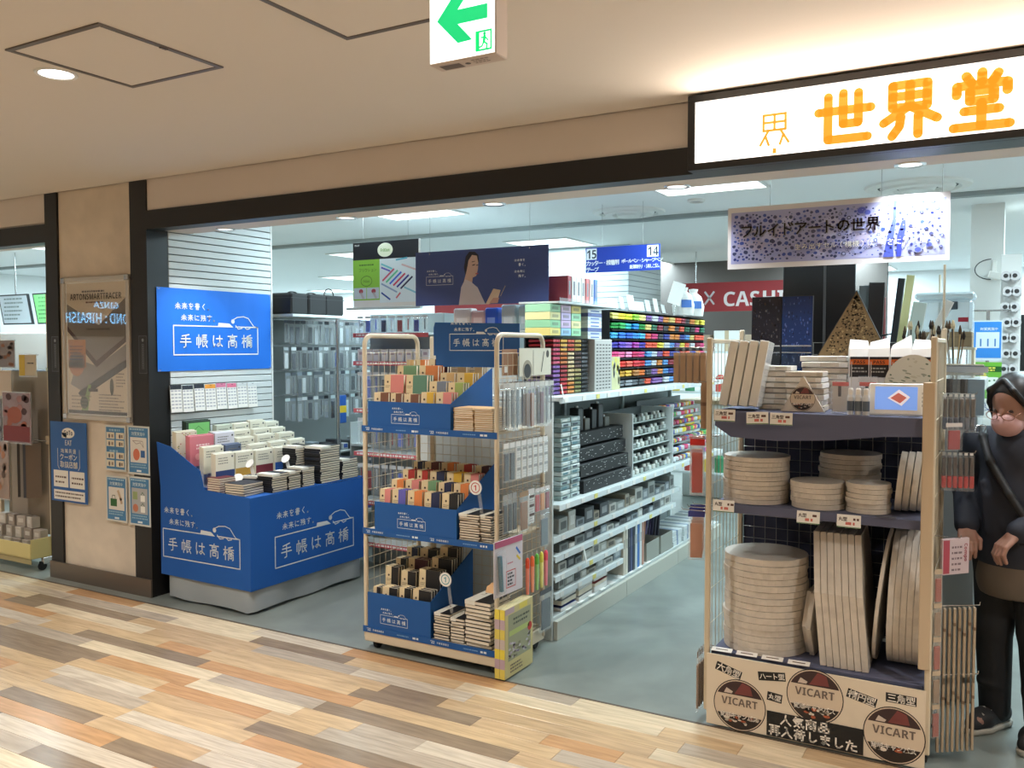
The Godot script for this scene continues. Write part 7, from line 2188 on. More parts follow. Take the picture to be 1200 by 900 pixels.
# ------------------------------------------------------------------ fixtures further inside
func back_fixtures() -> void:
	# hook wall beyond the pillar, facing the aisle
	var t := thing("hook_wall", "grey hook wall of hanging silver packets beyond the white slat wall", "shelving", Vector3(-5.0, 0, -6.2))
	var o := -t.position
	span(t, "back", Vector3(-5.06, 0.0, -7.6) + o, Vector3(-5.04, 1.84, -4.80) + o, mat(rgb(126, 132, 132), 0.6))
	span(t, "top_board", Vector3(-5.06, 1.825, -5.42) + o, Vector3(-4.60, 1.845, -4.80) + o, M.grey_paint)
	span(t, "base", Vector3(-5.04, 0.0, -7.6) + o, Vector3(-4.62, 0.16, -4.80) + o, M.grey_paint)
	for z in [-5.29, -6.2, -7.2]:
		part(t, "upright", tube([Vector3(-4.6, 0.0, z) + o, Vector3(-4.6, 1.82, z) + o], 0.014, 8), M.chrome)
	for y in [0.78, 0.56]:
		span(t, "shelf", Vector3(-5.03, y - 0.015, -7.5) + o, Vector3(-4.62, y, -4.82) + o, M.grey_paint)
	var rows := [1.80, 1.60, 1.41, 1.22]
	var silver := [rgb(150, 158, 162), rgb(80, 86, 92), rgb(196, 202, 204), rgb(34, 36, 42), rgb(120, 130, 138), rgb(60, 64, 72), rgb(180, 196, 196)]
	for r in 4:
		part(t, "rail", cbox(Vector3(0.012, 0.012, 1.9), 0.001), M.chrome, Vector3(-4.86, rows[r] + 0.012, -5.78) + o)
		for k in 20:
			var z := -4.84 - k * 0.062
			packet("silver_packet", "silver tool packet on the hook wall, row %s from the top, %s along" % [ORD[r], ORD[k]], "packet", "silver packets on the hook wall", Vector3(-4.70 + rng.randf_range(-0.01, 0.01), rows[r], z), PI / 2, 0.05, 0.165 + 0.012 * (k % 3), silver[rng.randi() % 7], silver[rng.randi() % 7] if not (k in [9, 15]) else rgb(40, 70, 150), 2 if (k + r) % 3 else 0)
	for r in 2:
		for k in 16:
			var b := thing("small_silver_box", "small silver box on the hook wall's %s shelf, %s along" % [["upper", "lower"][r], ORD[k]], "box", Vector3(-4.70, [0.781, 0.561][r], -4.92 - k * 0.085), rng.randf_range(-0.1, 0.1), "small boxes below the hook wall")
			part(b, "box", cbox(Vector3(0.1, 0.05 + 0.02 * (k % 3), 0.075), 0.003), mat(silver[rng.randi() % 7], 0.4), Vector3(0, 0.025 + 0.01 * (k % 3), 0))
			part(b, "label", cbox(Vector3(0.001, 0.03, 0.05), 0.0), mat([rgb(60, 90, 170), rgb(210, 214, 214), rgb(90, 94, 100)][k % 3], 0.5), Vector3(0.0506, 0.03, 0))
	# blue and yellow package and a white ring pack on the hook wall
	var bp := thing("blue_package", "blue package with yellow band hanging at the hook wall", "packet", Vector3(-4.62, 1.22, -5.36), PI / 2)
	part(bp, "sleeve", cbox(Vector3(0.08, 0.22, 0.02), 0.003), mat(rgb(40, 90, 170), 0.4), Vector3(0, -0.11, 0))
	part(bp, "band", cbox(Vector3(0.082, 0.06, 0.0215), 0.003), mat(rgb(226, 190, 50), 0.4), Vector3(0, -0.11, 0))
	var rp := thing("ring_pack", "white square pack with a dark oval ring near the hook wall", "packet", Vector3(-4.60, 1.02, -5.68), PI / 2 - 0.3)
	part(rp, "card", cbox(Vector3(0.13, 0.19, 0.01), 0.001), mat(rgb(190, 198, 200), 0.4), Vector3(0, 0.095, 0))
	var ringp := []
	for k in 21:
		ringp.append(Vector3(cos(TAU * k / 20.0) * 0.042, 0.095 + sin(TAU * k / 20.0) * 0.065, 0.007))
	part(rp, "ring", tube(ringp, 0.005, 6), mat(rgb(70, 100, 120), 0.4))
	var st := thing("low_bin_shelf", "low grey bin shelf of small packets beyond the draped table", "shelving", Vector3(-4.49, 0, -5.75))
	for k in 4:
		span(st, "bin", Vector3(-0.12, 0.3 + k * 0.17, -0.35), Vector3(0.12 , 0.32 + k * 0.17, 0.3), M.grey_paint)
	span(st, "rear", Vector3(-0.13, 0.0, -0.35), Vector3(-0.121, 1.0, 0.3), M.grey_paint)
	for k in 4:
		for j in 7:
			var b := thing("bin_packet", "small bright packet in the low bin shelf, level %s, %s along" % [ORD[k], ORD[j]], "packet", Vector3(-4.47, 0.321 + k * 0.17, -5.5 - j * 0.085), rng.randf_range(-0.3, 0.3), "packets in the low bin shelf")
			part(b, "bag", cbox(Vector3(0.06, 0.075, 0.06), 0.01), mat([rgb(90, 100, 190), rgb(206, 214, 220), rgb(120, 130, 140), rgb(60, 120, 150)][(j + k) % 4], 0.35), Vector3(0, 0.0375, 0))
			part(b, "tag", cbox(Vector3(0.002, 0.02, 0.045), 0.0), M.card, Vector3(0.0315, 0.05, 0))
	# black cases on top of the hook wall
	for k in 3:
		var b := thing("black_case", "black fabric tool case on top of the hook wall, %s from the slat wall" % ORD[k], "case", Vector3(-4.75, 1.846, -4.90 - k * 0.205), PI / 2 - 0.08 * (k - 1), "black cases on the hook wall")
		part(b, "body", cbox(Vector3(0.195, 0.155, 0.24), 0.012), M.black, Vector3(0, 0.078, 0))
		part(b, "lid_seam", cbox(Vector3(0.198, 0.004, 0.243), 0.0), mat(rgb(50, 50, 52), 0.6), Vector3(0, 0.12, 0))
		var h := []
		for j in 9:
			var a := PI * j / 8.0
			h.append(Vector3(cos(a) * 0.05, 0.155 + sin(a) * (0.055 if k == 2 else 0.012), 0.05))
		part(b, "handle", tube(h, 0.005, 6), M.black)
	# end-cap shelving with pens and white boxes behind the planner cart
	t = thing("end_cap_shelving", "end-cap shelving of pens with red shelf strips behind the planner cart", "shelving", Vector3(-3.81, 0, -5.3))
	o = -t.position
	span(t, "body", Vector3(-4.14, 0.0, -6.6) + o, Vector3(-3.48, 1.84, -5.12) + o, mat(rgb(150, 158, 158), 0.6))
	for y in [1.70, 1.50, 1.16, 0.85, 0.5, 0.2]:
		var s := span(t, "shelf", Vector3(-4.14, y - 0.015, -5.118) + o, Vector3(-3.48, y, -4.93) + o, M.grey_paint)
		part(s, "red_strip", cbox(Vector3(0.66, 0.03, 0.003), 0.0), mat(rgb(196, 90, 96), 0.5), Vector3(0, -0.008, 0.0965))
		var p := ink()
		p.dashes(-0.3, 0.008, 0.31, 1, 0.02, 0.014, rgb(236, 226, 226), rng)
		printed(s, p, Vector3(0, -0.008, 0.0986), Vector3.ZERO, "strip_print")
	var pc := [rgb(150, 40, 50), rgb(40, 44, 50), rgb(40, 60, 150), rgb(206, 210, 214), rgb(60, 64, 70), rgb(90, 110, 190)]
	for r in 5:
		var y: float = [1.701, 1.501, 1.161, 0.851, 0.501][r]
		for k in 9:
			if r == 1:
				var b := thing("white_pen_box", "white pen box on the end cap's second shelf, %s from the left" % ORD[k], "box", Vector3(-4.10 + k * 0.071, y, -4.99), 0, "white pen boxes on the end cap")
				part(b, "box", cbox(Vector3(0.062, 0.085, 0.05), 0.002), mat(rgb(214, 212, 214), 0.45), Vector3(0, 0.0425, 0))
				part(b, "mark", cbox(Vector3(0.03, 0.02, 0.001), 0.0), mat(rgb(170, 150, 160), 0.5), Vector3(0, 0.055, 0.0256))
			else:
				packet("end_cap_packet", "pen packet on the end cap, level %s from the top, %s from the left" % [ORD[r], ORD[k]], "packet", "pen packets on the end cap", Vector3(-4.10 + k * 0.071, y + [0.12, 0, 0.26, 0.24, 0.26][r], -4.96), 0.0, 0.055, [0.118, 0, 0.2, 0.2, 0.2][r], rgb(196, 200, 202), pc[rng.randi() % 6], 2 if k % 2 else 0)
	# white slatted column far behind
	var sc := slab("wall_column", Vector3(-4.2, 0.0, -8.9), Vector3(-3.28, 2.6, -8.0), mat(rgb(176, 184, 184), 0.6))
	for k in 16:
		part(sc, "slat_groove", cbox(Vector3(0.925, 0.006, 0.905), 0.0), mat(rgb(120, 128, 130), 0.6), Vector3(0, 0.35 + k * 0.055, 0))
	slab("wall_counter_rear", Vector3(-5.6, 1.55, -10.2), Vector3(-1.2, 2.6, -10.1), mat(rgb(92, 86, 82), 0.8))
	# cashier fascia
	var ca := thing("cashier_sign", "red fascia board with white CASHIER lettering above the counter", "sign", Vector3(-2.33, 2.12, -9.0))
	part(ca, "board", cbox(Vector3(1.48, 0.30, 0.05), 0.003), mat(rgb(150, 36, 40), 0.5))
	var p2 := ink()
	p2.latin("CASHIER", 0.14, -0.10, 0.155, rgb(226, 214, 212), true, 1.05, true)
	printed(ca, p2, Vector3(0, 0, 0.0254), Vector3.ZERO, "lettering")
	p2 = ink()
	p2.line([Vector2(-0.49, -0.07), Vector2(-0.4, 0.05)], 0.02, rgb(200, 190, 190))
	p2.line([Vector2(-0.4, -0.07), Vector2(-0.49, 0.05)], 0.02, rgb(200, 190, 190))
	printed(ca, p2, Vector3(0, 0, 0.0254), Vector3.ZERO, "emblem")
	for sx in [-0.6, 0.6]:
		part(ca, "hanger", tube([Vector3(sx, 0.15, 0), Vector3(sx, 0.48, 0)], 0.006, 6), M.chrome)
	var rb := thing("red_fascia", "plain red fascia board low behind the portrait banner", "sign", Vector3(-5.65, 2.13, -9.4))
	part(rb, "board", cbox(Vector3(1.75, 0.20, 0.05), 0.003), mat(rgb(150, 36, 40), 0.5))
	for sx in [-0.7, 0.7]:
		part(rb, "hanger", tube([Vector3(sx, 0.1, 0), Vector3(sx, 0.47, 0)], 0.006, 6), M.chrome)
	# counter with bags and boxes below the red fascia
	var co := thing("cash_counter", "white cash counter below the red cashier board", "counter", Vector3(-1.95, 0, -9.4))
	part(co, "body", cbox(Vector3(2.3, 1.0, 0.6), 0.01), M.white, Vector3(0, 0.5, 0))
	part(co, "top", cbox(Vector3(2.36, 0.04, 0.66), 0.006), mat(rgb(170, 150, 120), 0.5), Vector3(0, 1.02, 0))
	for k in 5:
		var b := thing("counter_carton", "brown carton stacked far behind the pens, %s from the left" % ORD[k], "box", Vector3(-3.30 + k * 0.28, 1.561, -8.6), 0.1 * (k - 2), "cartons far behind the pens")
		part(b, "carton", cbox(Vector3(0.25, 0.16 + 0.04 * (k % 2), 0.22), 0.003), mat([rgb(150, 130, 108), rgb(206, 206, 200)][k % 2], 0.7), Vector3(0, 0.08 + 0.02 * (k % 2), 0))
		part(b, "tape", cbox(Vector3(0.04, 0.162 + 0.04 * (k % 2), 0.222), 0.0), mat(rgb(180, 160, 130), 0.4), Vector3(0, 0.08 + 0.02 * (k % 2), 0))
	var cs := thing("carton_shelf", "tall pale shelf carrying cartons far behind the pens", "shelving", Vector3(-2.75, 0, -8.6))
	part(cs, "top", cbox(Vector3(1.5, 0.02, 0.3), 0.002), M.grey_paint, Vector3(0, 1.55, 0))
	for sx in [-0.72, 0.72]:
		part(cs, "side", cbox(Vector3(0.02, 1.54, 0.3), 0.002), M.grey_paint, Vector3(sx, 0.77, 0))
	for k in 3:
		part(cs, "shelf", cbox(Vector3(1.4, 0.02, 0.28), 0.002), M.grey_paint, Vector3(0, 0.35 + k * 0.4, 0))
		for j in 8:
			var b := thing("far_bottle", "small bottle on the pale far shelf, level %s from below, %s along" % [ORD[k], ORD[j]], "bottle", Vector3(-3.3 + j * 0.155, 0.361 + k * 0.4, -8.55), 0, "bottles on the pale far shelf")
			part(b, "body", lathe([Vector2(0, 0), Vector2(0.05, 0), Vector2(0.05, 0.14), Vector2(0.02, 0.17), Vector2(0.0, 0.17)], 10), mat([rgb(206, 180, 60), rgb(60, 130, 90), rgb(214, 214, 210), rgb(190, 70, 60)][(j + k) % 4], 0.4))
			part(b, "cap", lathe([Vector2(0.022, 0.165), Vector2(0.022, 0.2), Vector2(0, 0.2)], 10), M.card)
	behind_canvas_cart()

func behind_canvas_cart() -> void:
	# fixture behind the canvas cart: brushes, folders, storage box
	var t := thing("brush_shelving", "pale shelving unit behind the canvas cart topped with brushes", "shelving", Vector3(-0.6, 0, -4.75))
	part(t, "body", cbox(Vector3(0.92, 1.42, 0.7), 0.004), mat(rgb(160, 166, 164), 0.6), Vector3(0, 0.71, 0))
	part(t, "top", cbox(Vector3(0.96, 0.03, 0.74), 0.004), M.grey_paint, Vector3(0, 1.435, 0))
	part(t, "rail", cbox(Vector3(0.96, 0.05, 0.02), 0.003), M.cream, Vector3(0, 1.5, 0.36))
	# black display boards standing at the back
	var bb := thing("black_board", "tall black display board behind the dark paintings", "board", Vector3(-0.835, 1.451, -4.45))
	part(bb, "panel", cbox(Vector3(0.335, 0.6, 0.02), 0.002), mat(rgb(16, 16, 18), 0.4), Vector3(0, 0.3, 0))
	part(bb, "edge_strip", cbox(Vector3(0.012, 0.6, 0.022), 0.001), mat(rgb(90, 92, 94), 0.4), Vector3(0.03, 0.3, 0.004))
	# plastic folders and rulers standing in a rack
	var cl := [rgb(170, 190, 196), rgb(120, 130, 134), rgb(30, 30, 32), rgb(150, 60, 64), rgb(26, 30, 44), rgb(206, 216, 160), rgb(190, 206, 206), rgb(206, 210, 206)]
	var nm := ["pale blue", "grey", "black", "red-edged", "navy", "yellow-green", "clear", "white"]
	for k in 8:
		var b := thing("standing_folder", "%s folder sheet sticking up behind the bronze triangle" % nm[k], "folder", Vector3(-0.66 + k * 0.034, 1.456 + 0.03 * [0.06, 0.05, 0.04, 0.16, 0.12, 0.14, 0.1, 0.42][k], -4.60 + 0.05 * (k % 3)), 0.2)
		var h: float = [0.42, 0.44, 0.45, 0.38, 0.47, 0.48, 0.36, 0.38][k]
		b.rotation.z = [0.06, 0.02, -0.03, 0.0, -0.10, -0.12, -0.16, -0.42][k]
		part(b, "sheet", cbox(Vector3([0.05, 0.06, 0.07, 0.012, 0.03, 0.035, 0.06, 0.035][k], h, 0.006), 0.002), mat(cl[k], 0.3), Vector3(0, h * 0.5, 0))
		part(b, "edge", cbox(Vector3(0.004, h, 0.008), 0.001), mat(cl[k].lerp(Color.WHITE, 0.4), 0.3), Vector3([0.025, 0.03, 0.035, 0.006, 0.015, 0.017, 0.03, 0.017][k], h * 0.5, 0))
	var fr := thing("folder_rack", "white slotted rack holding the folder sheets behind the bronze triangle", "rack", Vector3(-0.565, 1.4515, -4.47))
	part(fr, "front", cbox(Vector3(0.14, 0.1, 0.006), 0.001), M.card, Vector3(0, 0.05, 0.05))
	part(fr, "arm", tube([Vector3(0, 0.2, 0), Vector3(0.06, 0.21, 0.03)], 0.004, 6), M.black)
	# brush pots
	for k in 4:
		var pot := thing("brush_pot", "clear pot of paint brushes behind the white pouches, %s from the left" % ORD[k], "pot", Vector3(-0.42 + k * 0.06, 1.4515, -4.47 + 0.03 * (k % 2)), 0, "brush pots behind the pouches")
		part(pot, "pot", lathe([Vector2(0.0, 0.0), Vector2(0.027, 0.0), Vector2(0.03, 0.1), Vector2(0.027, 0.1), Vector2(0.025, 0.004), Vector2(0.0, 0.004)], 14), M.film)
		for j in 7:
			var a := TAU * j / 7.0
			var e := Vector3(cos(a) * 0.03, 0.22 + 0.03 * ((j + k) % 3), sin(a) * 0.04)
			var b := thing("paint_brush", "slim paint brush in the %s brush pot, %s around" % [ORD[k], ORD[j]], "brush", pot.position + Vector3(cos(a) * 0.012, 0.006, sin(a) * 0.012), 0, "paint brushes in the pots")
			part(b, "handle", tube([Vector3.ZERO, e * 0.8], 0.0032, 5), mat([rgb(190, 160, 110), rgb(60, 50, 44), rgb(206, 206, 200), rgb(120, 90, 60)][(j + k) % 4], 0.4))
			part(b, "hairs", lathe([Vector2(0.0045, 0.0), Vector2(0.008, 0.015), Vector2(0.002, 0.04), Vector2(0.0, 0.042)], 7), mat([rgb(50, 40, 34), rgb(214, 196, 160), rgb(90, 70, 50)][(j * 2 + k) % 3], 0.8), e * 0.8)
	# clear storage box on a brown carton
	var ct := thing("brown_carton", "flat brown carton under the clear storage box", "box", Vector3(-0.312, 1.60, -4.95))
	part(ct, "carton", cbox(Vector3(0.25, 0.075, 0.2), 0.002), mat(rgb(140, 120, 92), 0.7), Vector3(0, 0.0375, 0))
	part(ct, "flap_line", cbox(Vector3(0.2505, 0.002, 0.2005), 0.0), mat(rgb(110, 92, 70), 0.7), Vector3(0, 0.05, 0))
	var ris := thing("wire_riser", "pale riser shelf carrying the storage box behind the canvas cart", "shelf", Vector3(-0.312, 1.451, -4.95))
	part(ris, "shelf", cbox(Vector3(0.28, 0.012, 0.22), 0.001), M.cream, Vector3(0, 0.142, 0))
	for sx in [-0.13, 0.13]:
		part(ris, "side", cbox(Vector3(0.012, 0.136, 0.2), 0.001), M.cream, Vector3(sx, 0.068, 0))
	var sb := thing("storage_box", "clear plastic storage box with grey latch and red label", "box", Vector3(-0.312, 1.6755, -4.95))
	part(sb, "tub", cbox(Vector3(0.25, 0.16, 0.19), 0.014), clear(rgb(200, 214, 220), 0.55, 0.2), Vector3(0, 0.08, 0))
	part(sb, "lid", cbox(Vector3(0.27, 0.035, 0.205), 0.01), clear(rgb(206, 220, 226), 0.7, 0.2), Vector3(0, 0.178, 0))
	part(sb, "latch", cbox(Vector3(0.032, 0.04, 0.012), 0.003), mat(rgb(70, 84, 96), 0.4), Vector3(0.045, 0.13, 0.102))
	part(sb, "label", cbox(Vector3(0.045, 0.022, 0.002), 0.0), mat(rgb(176, 40, 60), 0.4), Vector3(0.085, 0.06, 0.0962))
	for k in 2:
		single("slim_post", tube([Vector3.ZERO, Vector3(0, 0.52, 0)], 0.006, 6), M.cream, Vector3(-0.285 - k * 0.06, 1.451, -4.42 - k * 0.6), Vector3.ZERO, "thin pale post rising %s" % ["beside the white pouches", "behind the clear storage box"][k], "post")
	# clear bags hanging right of the cart
	for k in 4:
		packet("clear_sheet_bag", "clear sheet bag hanging behind the cart's right post, %s" % ORD[k], "packet", "clear sheet bags behind the cart", Vector3(-0.235 + k * 0.03, 1.515, -4.335 + k * 0.012), 0.2, 0.09, 0.22, rgb(190, 196, 200), [rgb(60, 60, 64), rgb(150, 160, 166), rgb(70, 66, 60), rgb(130, 150, 160)][k], 2)
	single("bag_rail", tube([Vector3.ZERO, Vector3(0.02, 0, 0.045), Vector3(0.16, 0, 0.075)], 0.004, 6), M.chrome, Vector3(-0.275, 1.518, -4.378), Vector3.ZERO, "chrome rail carrying the clear sheet bags", "rail")
	# white pillar with camera and posters
	slab("wall_right_pillar", Vector3(-0.29, 0.0, -7.4), Vector3(-0.085, 2.6, -7.0), M.white)
	var cam := thing("security_camera", "small white security camera with curved cable on the white pillar", "camera", Vector3(-0.14, 2.10, -6.995))
	part(cam, "mount", cbox(Vector3(0.03, 0.1, 0.03), 0.004), M.card, Vector3(0, 0.05, 0.016))
	part(cam, "body", cbox(Vector3(0.11, 0.05, 0.05), 0.006), M.card, Vector3(0.02, -0.01, 0.06), Vector3(0, 0, -0.25))
	part(cam, "lens", lathe([Vector2(0.018, 0.0), Vector2(0.018, 0.02), Vector2(0.0, 0.022)], 12), M.black, Vector3(0.07, -0.026, 0.06), Vector3(0, 0, -PI / 2 - 0.25))
	var cable := []
	for k in 13:
		var a := PI * 0.5 + PI * k / 12.0
		cable.append(Vector3(-0.02 + cos(a) * 0.10, 0.04 + sin(a) * 0.07, 0.03))
	part(cam, "cable", tube(cable, 0.004, 6), mat(rgb(60, 62, 64), 0.5))
	var ps := thing("poster_stand", "wire poster stand with a blue notice above a green notice", "poster stand", Vector3(-0.148, 0, -6.0))
	part(ps, "pole", tube([Vector3(-0.11, 0, -0.02), Vector3(-0.11, 1.80, -0.02), Vector3(-0.09, 1.82, -0.02), Vector3(0.12, 1.82, -0.02)], 0.006, 6), M.chrome)
	part(ps, "foot", cbox(Vector3(0.3, 0.012, 0.25), 0.003), M.chrome, Vector3(0, 0.006, -0.02))
	part(ps, "blue_notice", cbox(Vector3(0.155, 0.24, 0.003), 0.0), mat(rgb(206, 216, 222), 0.4), Vector3(0, 1.64, 0))
	part(ps, "green_notice", cbox(Vector3(0.155, 0.22, 0.003), 0.0), mat(rgb(110, 176, 60), 0.4), Vector3(0, 1.40, 0))
	part(ps, "back_strip", cbox(Vector3(0.02, 0.55, 0.01), 0.0), M.chrome, Vector3(0, 1.545, -0.0085))
	var p := ink()
	p.rect(-0.072, 1.535, 0.072, 1.752, rgb(52, 130, 206))
	p.up()
	p.kana("対策実施中", -0.04, 1.70, 0.018, rgb(226, 234, 240), 0.12)
	p.rect(-0.062, 1.595, 0.062, 1.69, rgb(206, 216, 222))
	p.up()
	for k in 3:
		p.rect(-0.04 + k * 0.038, 1.605, -0.032 + k * 0.038, 1.65, rgb(70, 120, 180))
	p.z = 0.0
	p.rect(-0.077, 1.452, 0.077, 1.485, rgb(30, 90, 30))
	p.rect(-0.06, 1.345, 0.06, 1.42, rgb(226, 230, 220))
	p.up()
	p.oval(-0.02, 1.43, 0.018, 0.018, rgb(230, 210, 60), 14)
	p.dashes(-0.06, 1.48, 0.06, 2, 0.014, 0.009, rgb(230, 220, 90), rng)
	for k in 4:
		p.oval(-0.035 + k * 0.025, 1.39 + 0.004 * k, 0.006, 0.006, rgb(90, 120, 80), 8)
	printed(ps, p, Vector3(0, 0, 0.0022))
	var sk := thing("sketch_sheet", "white sheet with blue pen scribbles below the green notice", "paper", Vector3(-0.135, 1.1655, -5.9985))
	part(sk, "sheet", cbox(Vector3(0.135, 0.125, 0.002), 0.0), M.card, Vector3(0, 0.0625, 0))
	p = ink()
	p.line([Vector2(-0.04, 0.09), Vector2(-0.02, 0.1), Vector2(-0.015, 0.08), Vector2(-0.035, 0.085), Vector2(0.0, 0.06), Vector2(0.02, 0.09), Vector2(0.035, 0.07)], 0.004, rgb(80, 100, 150))
	p.line([Vector2(-0.03, 0.05), Vector2(-0.005, 0.06), Vector2(0.02, 0.045), Vector2(0.03, 0.055)], 0.004, rgb(80, 100, 150))
	printed(sk, p, Vector3(0, 0, 0.0014))
	# tall stack of paper roll ends
	var rk := thing("roll_rack", "tall narrow white rack of paper rolls beside the white pillar", "rack", Vector3(-0.035, 0, -6.5))
	part(rk, "panel", cbox(Vector3(0.12, 2.2, 0.02), 0.003), M.white, Vector3(0, 1.1, -0.06))
	for k in 17:
		for j in 2:
			var b := thing("paper_roll", "white paper roll end in the narrow rack, %s from the top, %s" % [ORD[k], ["left", "right"][j]], "roll", Vector3(-0.064 + j * 0.05 + 0.012 * (k % 2), 2.05 - k * 0.098, -6.545), 0, "paper rolls in the narrow rack")
			part(b, "roll", lathe([Vector2(0.014, 0.0), Vector2(0.03, 0.0), Vector2(0.03, 0.16), Vector2(0.014, 0.16), Vector2(0.014, 0.0)], 14), mat(rgb(206, 202, 202), 0.5), Vector3(0, 0, 0.0), Vector3(PI / 2, 0, 0))
			part(b, "core", lathe([Vector2(0.014, 0.01), Vector2(0.0, 0.01)], 12), mat(rgb(50, 46, 46), 0.6), Vector3(0, 0, 0.152), Vector3(PI / 2, 0, 0))
	var bs := thing("black_monitor", "black monitor on a pale counter at the right edge of the shop", "monitor", Vector3(0.22, 1.35, -7.2))
	part(bs, "screen", cbox(Vector3(0.5, 0.4, 0.03), 0.006), M.black, Vector3(0, 0.28, 0))
	part(bs, "stand", cbox(Vector3(0.2, 0.08, 0.12), 0.004), M.black, Vector3(0, 0.04, 0))
	var pcn := thing("side_counter", "pale wooden counter at the right edge of the shop", "counter", Vector3(0.5, 0, -7.25))
	part(pcn, "body", cbox(Vector3(1.1, 1.28, 0.5), 0.005), M.white, Vector3(0, 0.64, 0))
	part(pcn, "top", cbox(Vector3(1.14, 0.07, 0.54), 0.005), mat(rgb(196, 172, 134), 0.5), Vector3(0, 1.315, 0))

# ------------------------------------------------------------------ the next shopfront at the far left
func left_shop() -> void:
	var t := thing("card_rack", "cream wire card rack with pictures in the left shopfront", "display rack", Vector3(-6.32, 0, -3.86))
	part(t, "post", cbox(Vector3(0.035, 1.93, 0.03), 0.004), M.cream, Vector3(0.285, 1.015, 0.02))
	part(t, "post", cbox(Vector3(0.035, 1.93, 0.03), 0.004), M.cream, Vector3(-0.36, 1.015, 0.02))
	part(t, "post_clip", cbox(Vector3(0.045, 0.03, 0.04), 0.003), M.chrome, Vector3(0.285, 1.44, 0.02))
	part(t, "post_clip", cbox(Vector3(0.05, 0.06, 0.045), 0.003), M.cream, Vector3(0.28, 0.93, 0.025))
	part(t, "rail", tube([Vector3(-0.36, 0.925, 0.06), Vector3(0.285, 0.925, 0.06)], 0.004, 6), M.chrome)
	part(t, "back_sheet", cbox(Vector3(0.6, 1.2, 0.006), 0.0), mat(rgb(150, 138, 124), 0.7), Vector3(-0.04, 0.82, -0.03))
	var bk := part(t, "basket", cbox(Vector3(0.66, 0.02, 0.26), 0.003), mat(rgb(206, 192, 130), 0.5), Vector3(-0.05, 0.1, 0.06))
	part(bk, "basket_front", cbox(Vector3(0.66, 0.1, 0.008), 0.002), mat(rgb(206, 192, 130), 0.5), Vector3(0, 0.05, 0.13))
	part(bk, "basket_side", cbox(Vector3(0.008, 0.14, 0.26), 0.002), mat(rgb(206, 192, 130), 0.5), Vector3(0.33, 0.06, 0))
	part(bk, "ribs", cbox(Vector3(0.64, 0.04, 0.004), 0.0), mat(rgb(170, 156, 110), 0.5), Vector3(0, -0.03, 0.12))
	part(t, "caster_arm", cbox(Vector3(0.03, 0.05, 0.1), 0.003), M.chrome, Vector3(0.285, 0.065, 0.06))
	caster(t, 0.27, 0.1, 0.06)
	caster(t, -0.34, 0.1, 0.06)
	var cards := [[-0.19, 1.55, 0.24, 0.20, rgb(96, 70, 60), "dark brown picture card at the upper left of the card rack"], [-0.21, 1.332, 0.24, 0.19, rgb(190, 164, 130), "plain tan card below the brown picture card"], [0.15, 1.47, 0.20, 0.15, rgb(196, 176, 130), "tan card with yellow side on the card rack"], [-0.21, 1.045, 0.10, 0.34, rgb(70, 60, 66), "dark portrait picture bag at the left of the card rack"], [0.06, 1.09, 0.34, 0.36, rgb(112, 52, 50), "red and dark picture of a bowl on the card rack"], [-0.14, 0.70, 0.24, 0.42, rgb(130, 96, 76), "brown floral picture bag low on the card rack"]]
	for k in cards.size():
		var q: Array = cards[k]
		var b := thing("picture_card", q[5], "card", Vector3(-6.32 + q[0], q[1], -3.795 + 0.018 * k), 0.0, "picture cards on the card rack")
		part(b, "card", cbox(Vector3(q[2], q[3], 0.006), 0.001), mat(q[4], 0.45))
		part(b, "sleeve", cbox(Vector3(q[2] + 0.012, q[3] + 0.02, 0.0085), 0.001), M.film)
		part(b, "hook", tube([Vector3(0, q[3] * 0.5, -0.01), Vector3(0, q[3] * 0.5, -0.08)], 0.003, 5), M.chrome)
		var p := ink()
		var c: Color = q[4]
		if k in [0, 3, 4, 5]:
			for j in 16:
				p.oval(rng.randf_range(-0.4, 0.4) * q[2], rng.randf_range(-0.42, 0.42) * q[3], q[2] * 0.1, q[3] * 0.07, [c.lerp(Color.WHITE, 0.25), c.lerp(Color.BLACK, 0.4), c.lerp(rgb(190, 120, 80), 0.5)][j % 3], 10)
			if k == 4:
				p.up()
				p.oval(-0.02, 0.02, 0.09, 0.06, rgb(150, 80, 60))
				p.rect(-0.16, -0.17, 0.16, -0.06, rgb(120, 44, 48))
		elif k == 2:
			p.rect(-0.1, -0.075, -0.03, 0.075, rgb(206, 176, 60))
			p.dashes(0.0, 0.02, 0.08, 1, 0.01, 0.01, rgb(70, 60, 50), rng)
		printed(b, p, Vector3(0, 0, 0.0046))
	for k in 4:
		var b := thing("hanging_sheet", "thin hanging sheet beside the brown floral bag, %s from the left" % ORD[k], "card", Vector3(-6.30 + k * 0.035, 0.70, -3.80), 0.9, "thin sheets on the card rack")
		part(b, "sheet", cbox(Vector3(0.1, 0.4, 0.004), 0.0), mat([rgb(60, 56, 56), rgb(150, 146, 140), rgb(80, 84, 96), rgb(120, 104, 90)][k], 0.4))
		part(b, "hook", tube([Vector3(0, 0.2, 0), Vector3(0, 0.22, 0)], 0.003, 5), M.chrome)
	for k in 14:
		var b := thing("small_soap_box", "small grey-white box heaped in the cream basket, %s in the heap" % ORD[k], "box", Vector3(-6.60 + (k % 5) * 0.115, 0.1115 + int(k / 5) * 0.0815, -3.79 - int(k / 5) * 0.018), rng.randf_range(-0.2, 0.2), "small boxes in the basket")
		part(b, "box", cbox(Vector3(0.085, 0.08, 0.06), 0.003), mat([rgb(170, 160, 150), rgb(186, 178, 168), rgb(150, 138, 128)][k % 3], 0.5), Vector3(0, 0.04, 0))
		part(b, "label", cbox(Vector3(0.05, 0.03, 0.001), 0.0), mat(rgb(200, 194, 186), 0.5), Vector3(0, 0.045, 0.0306))
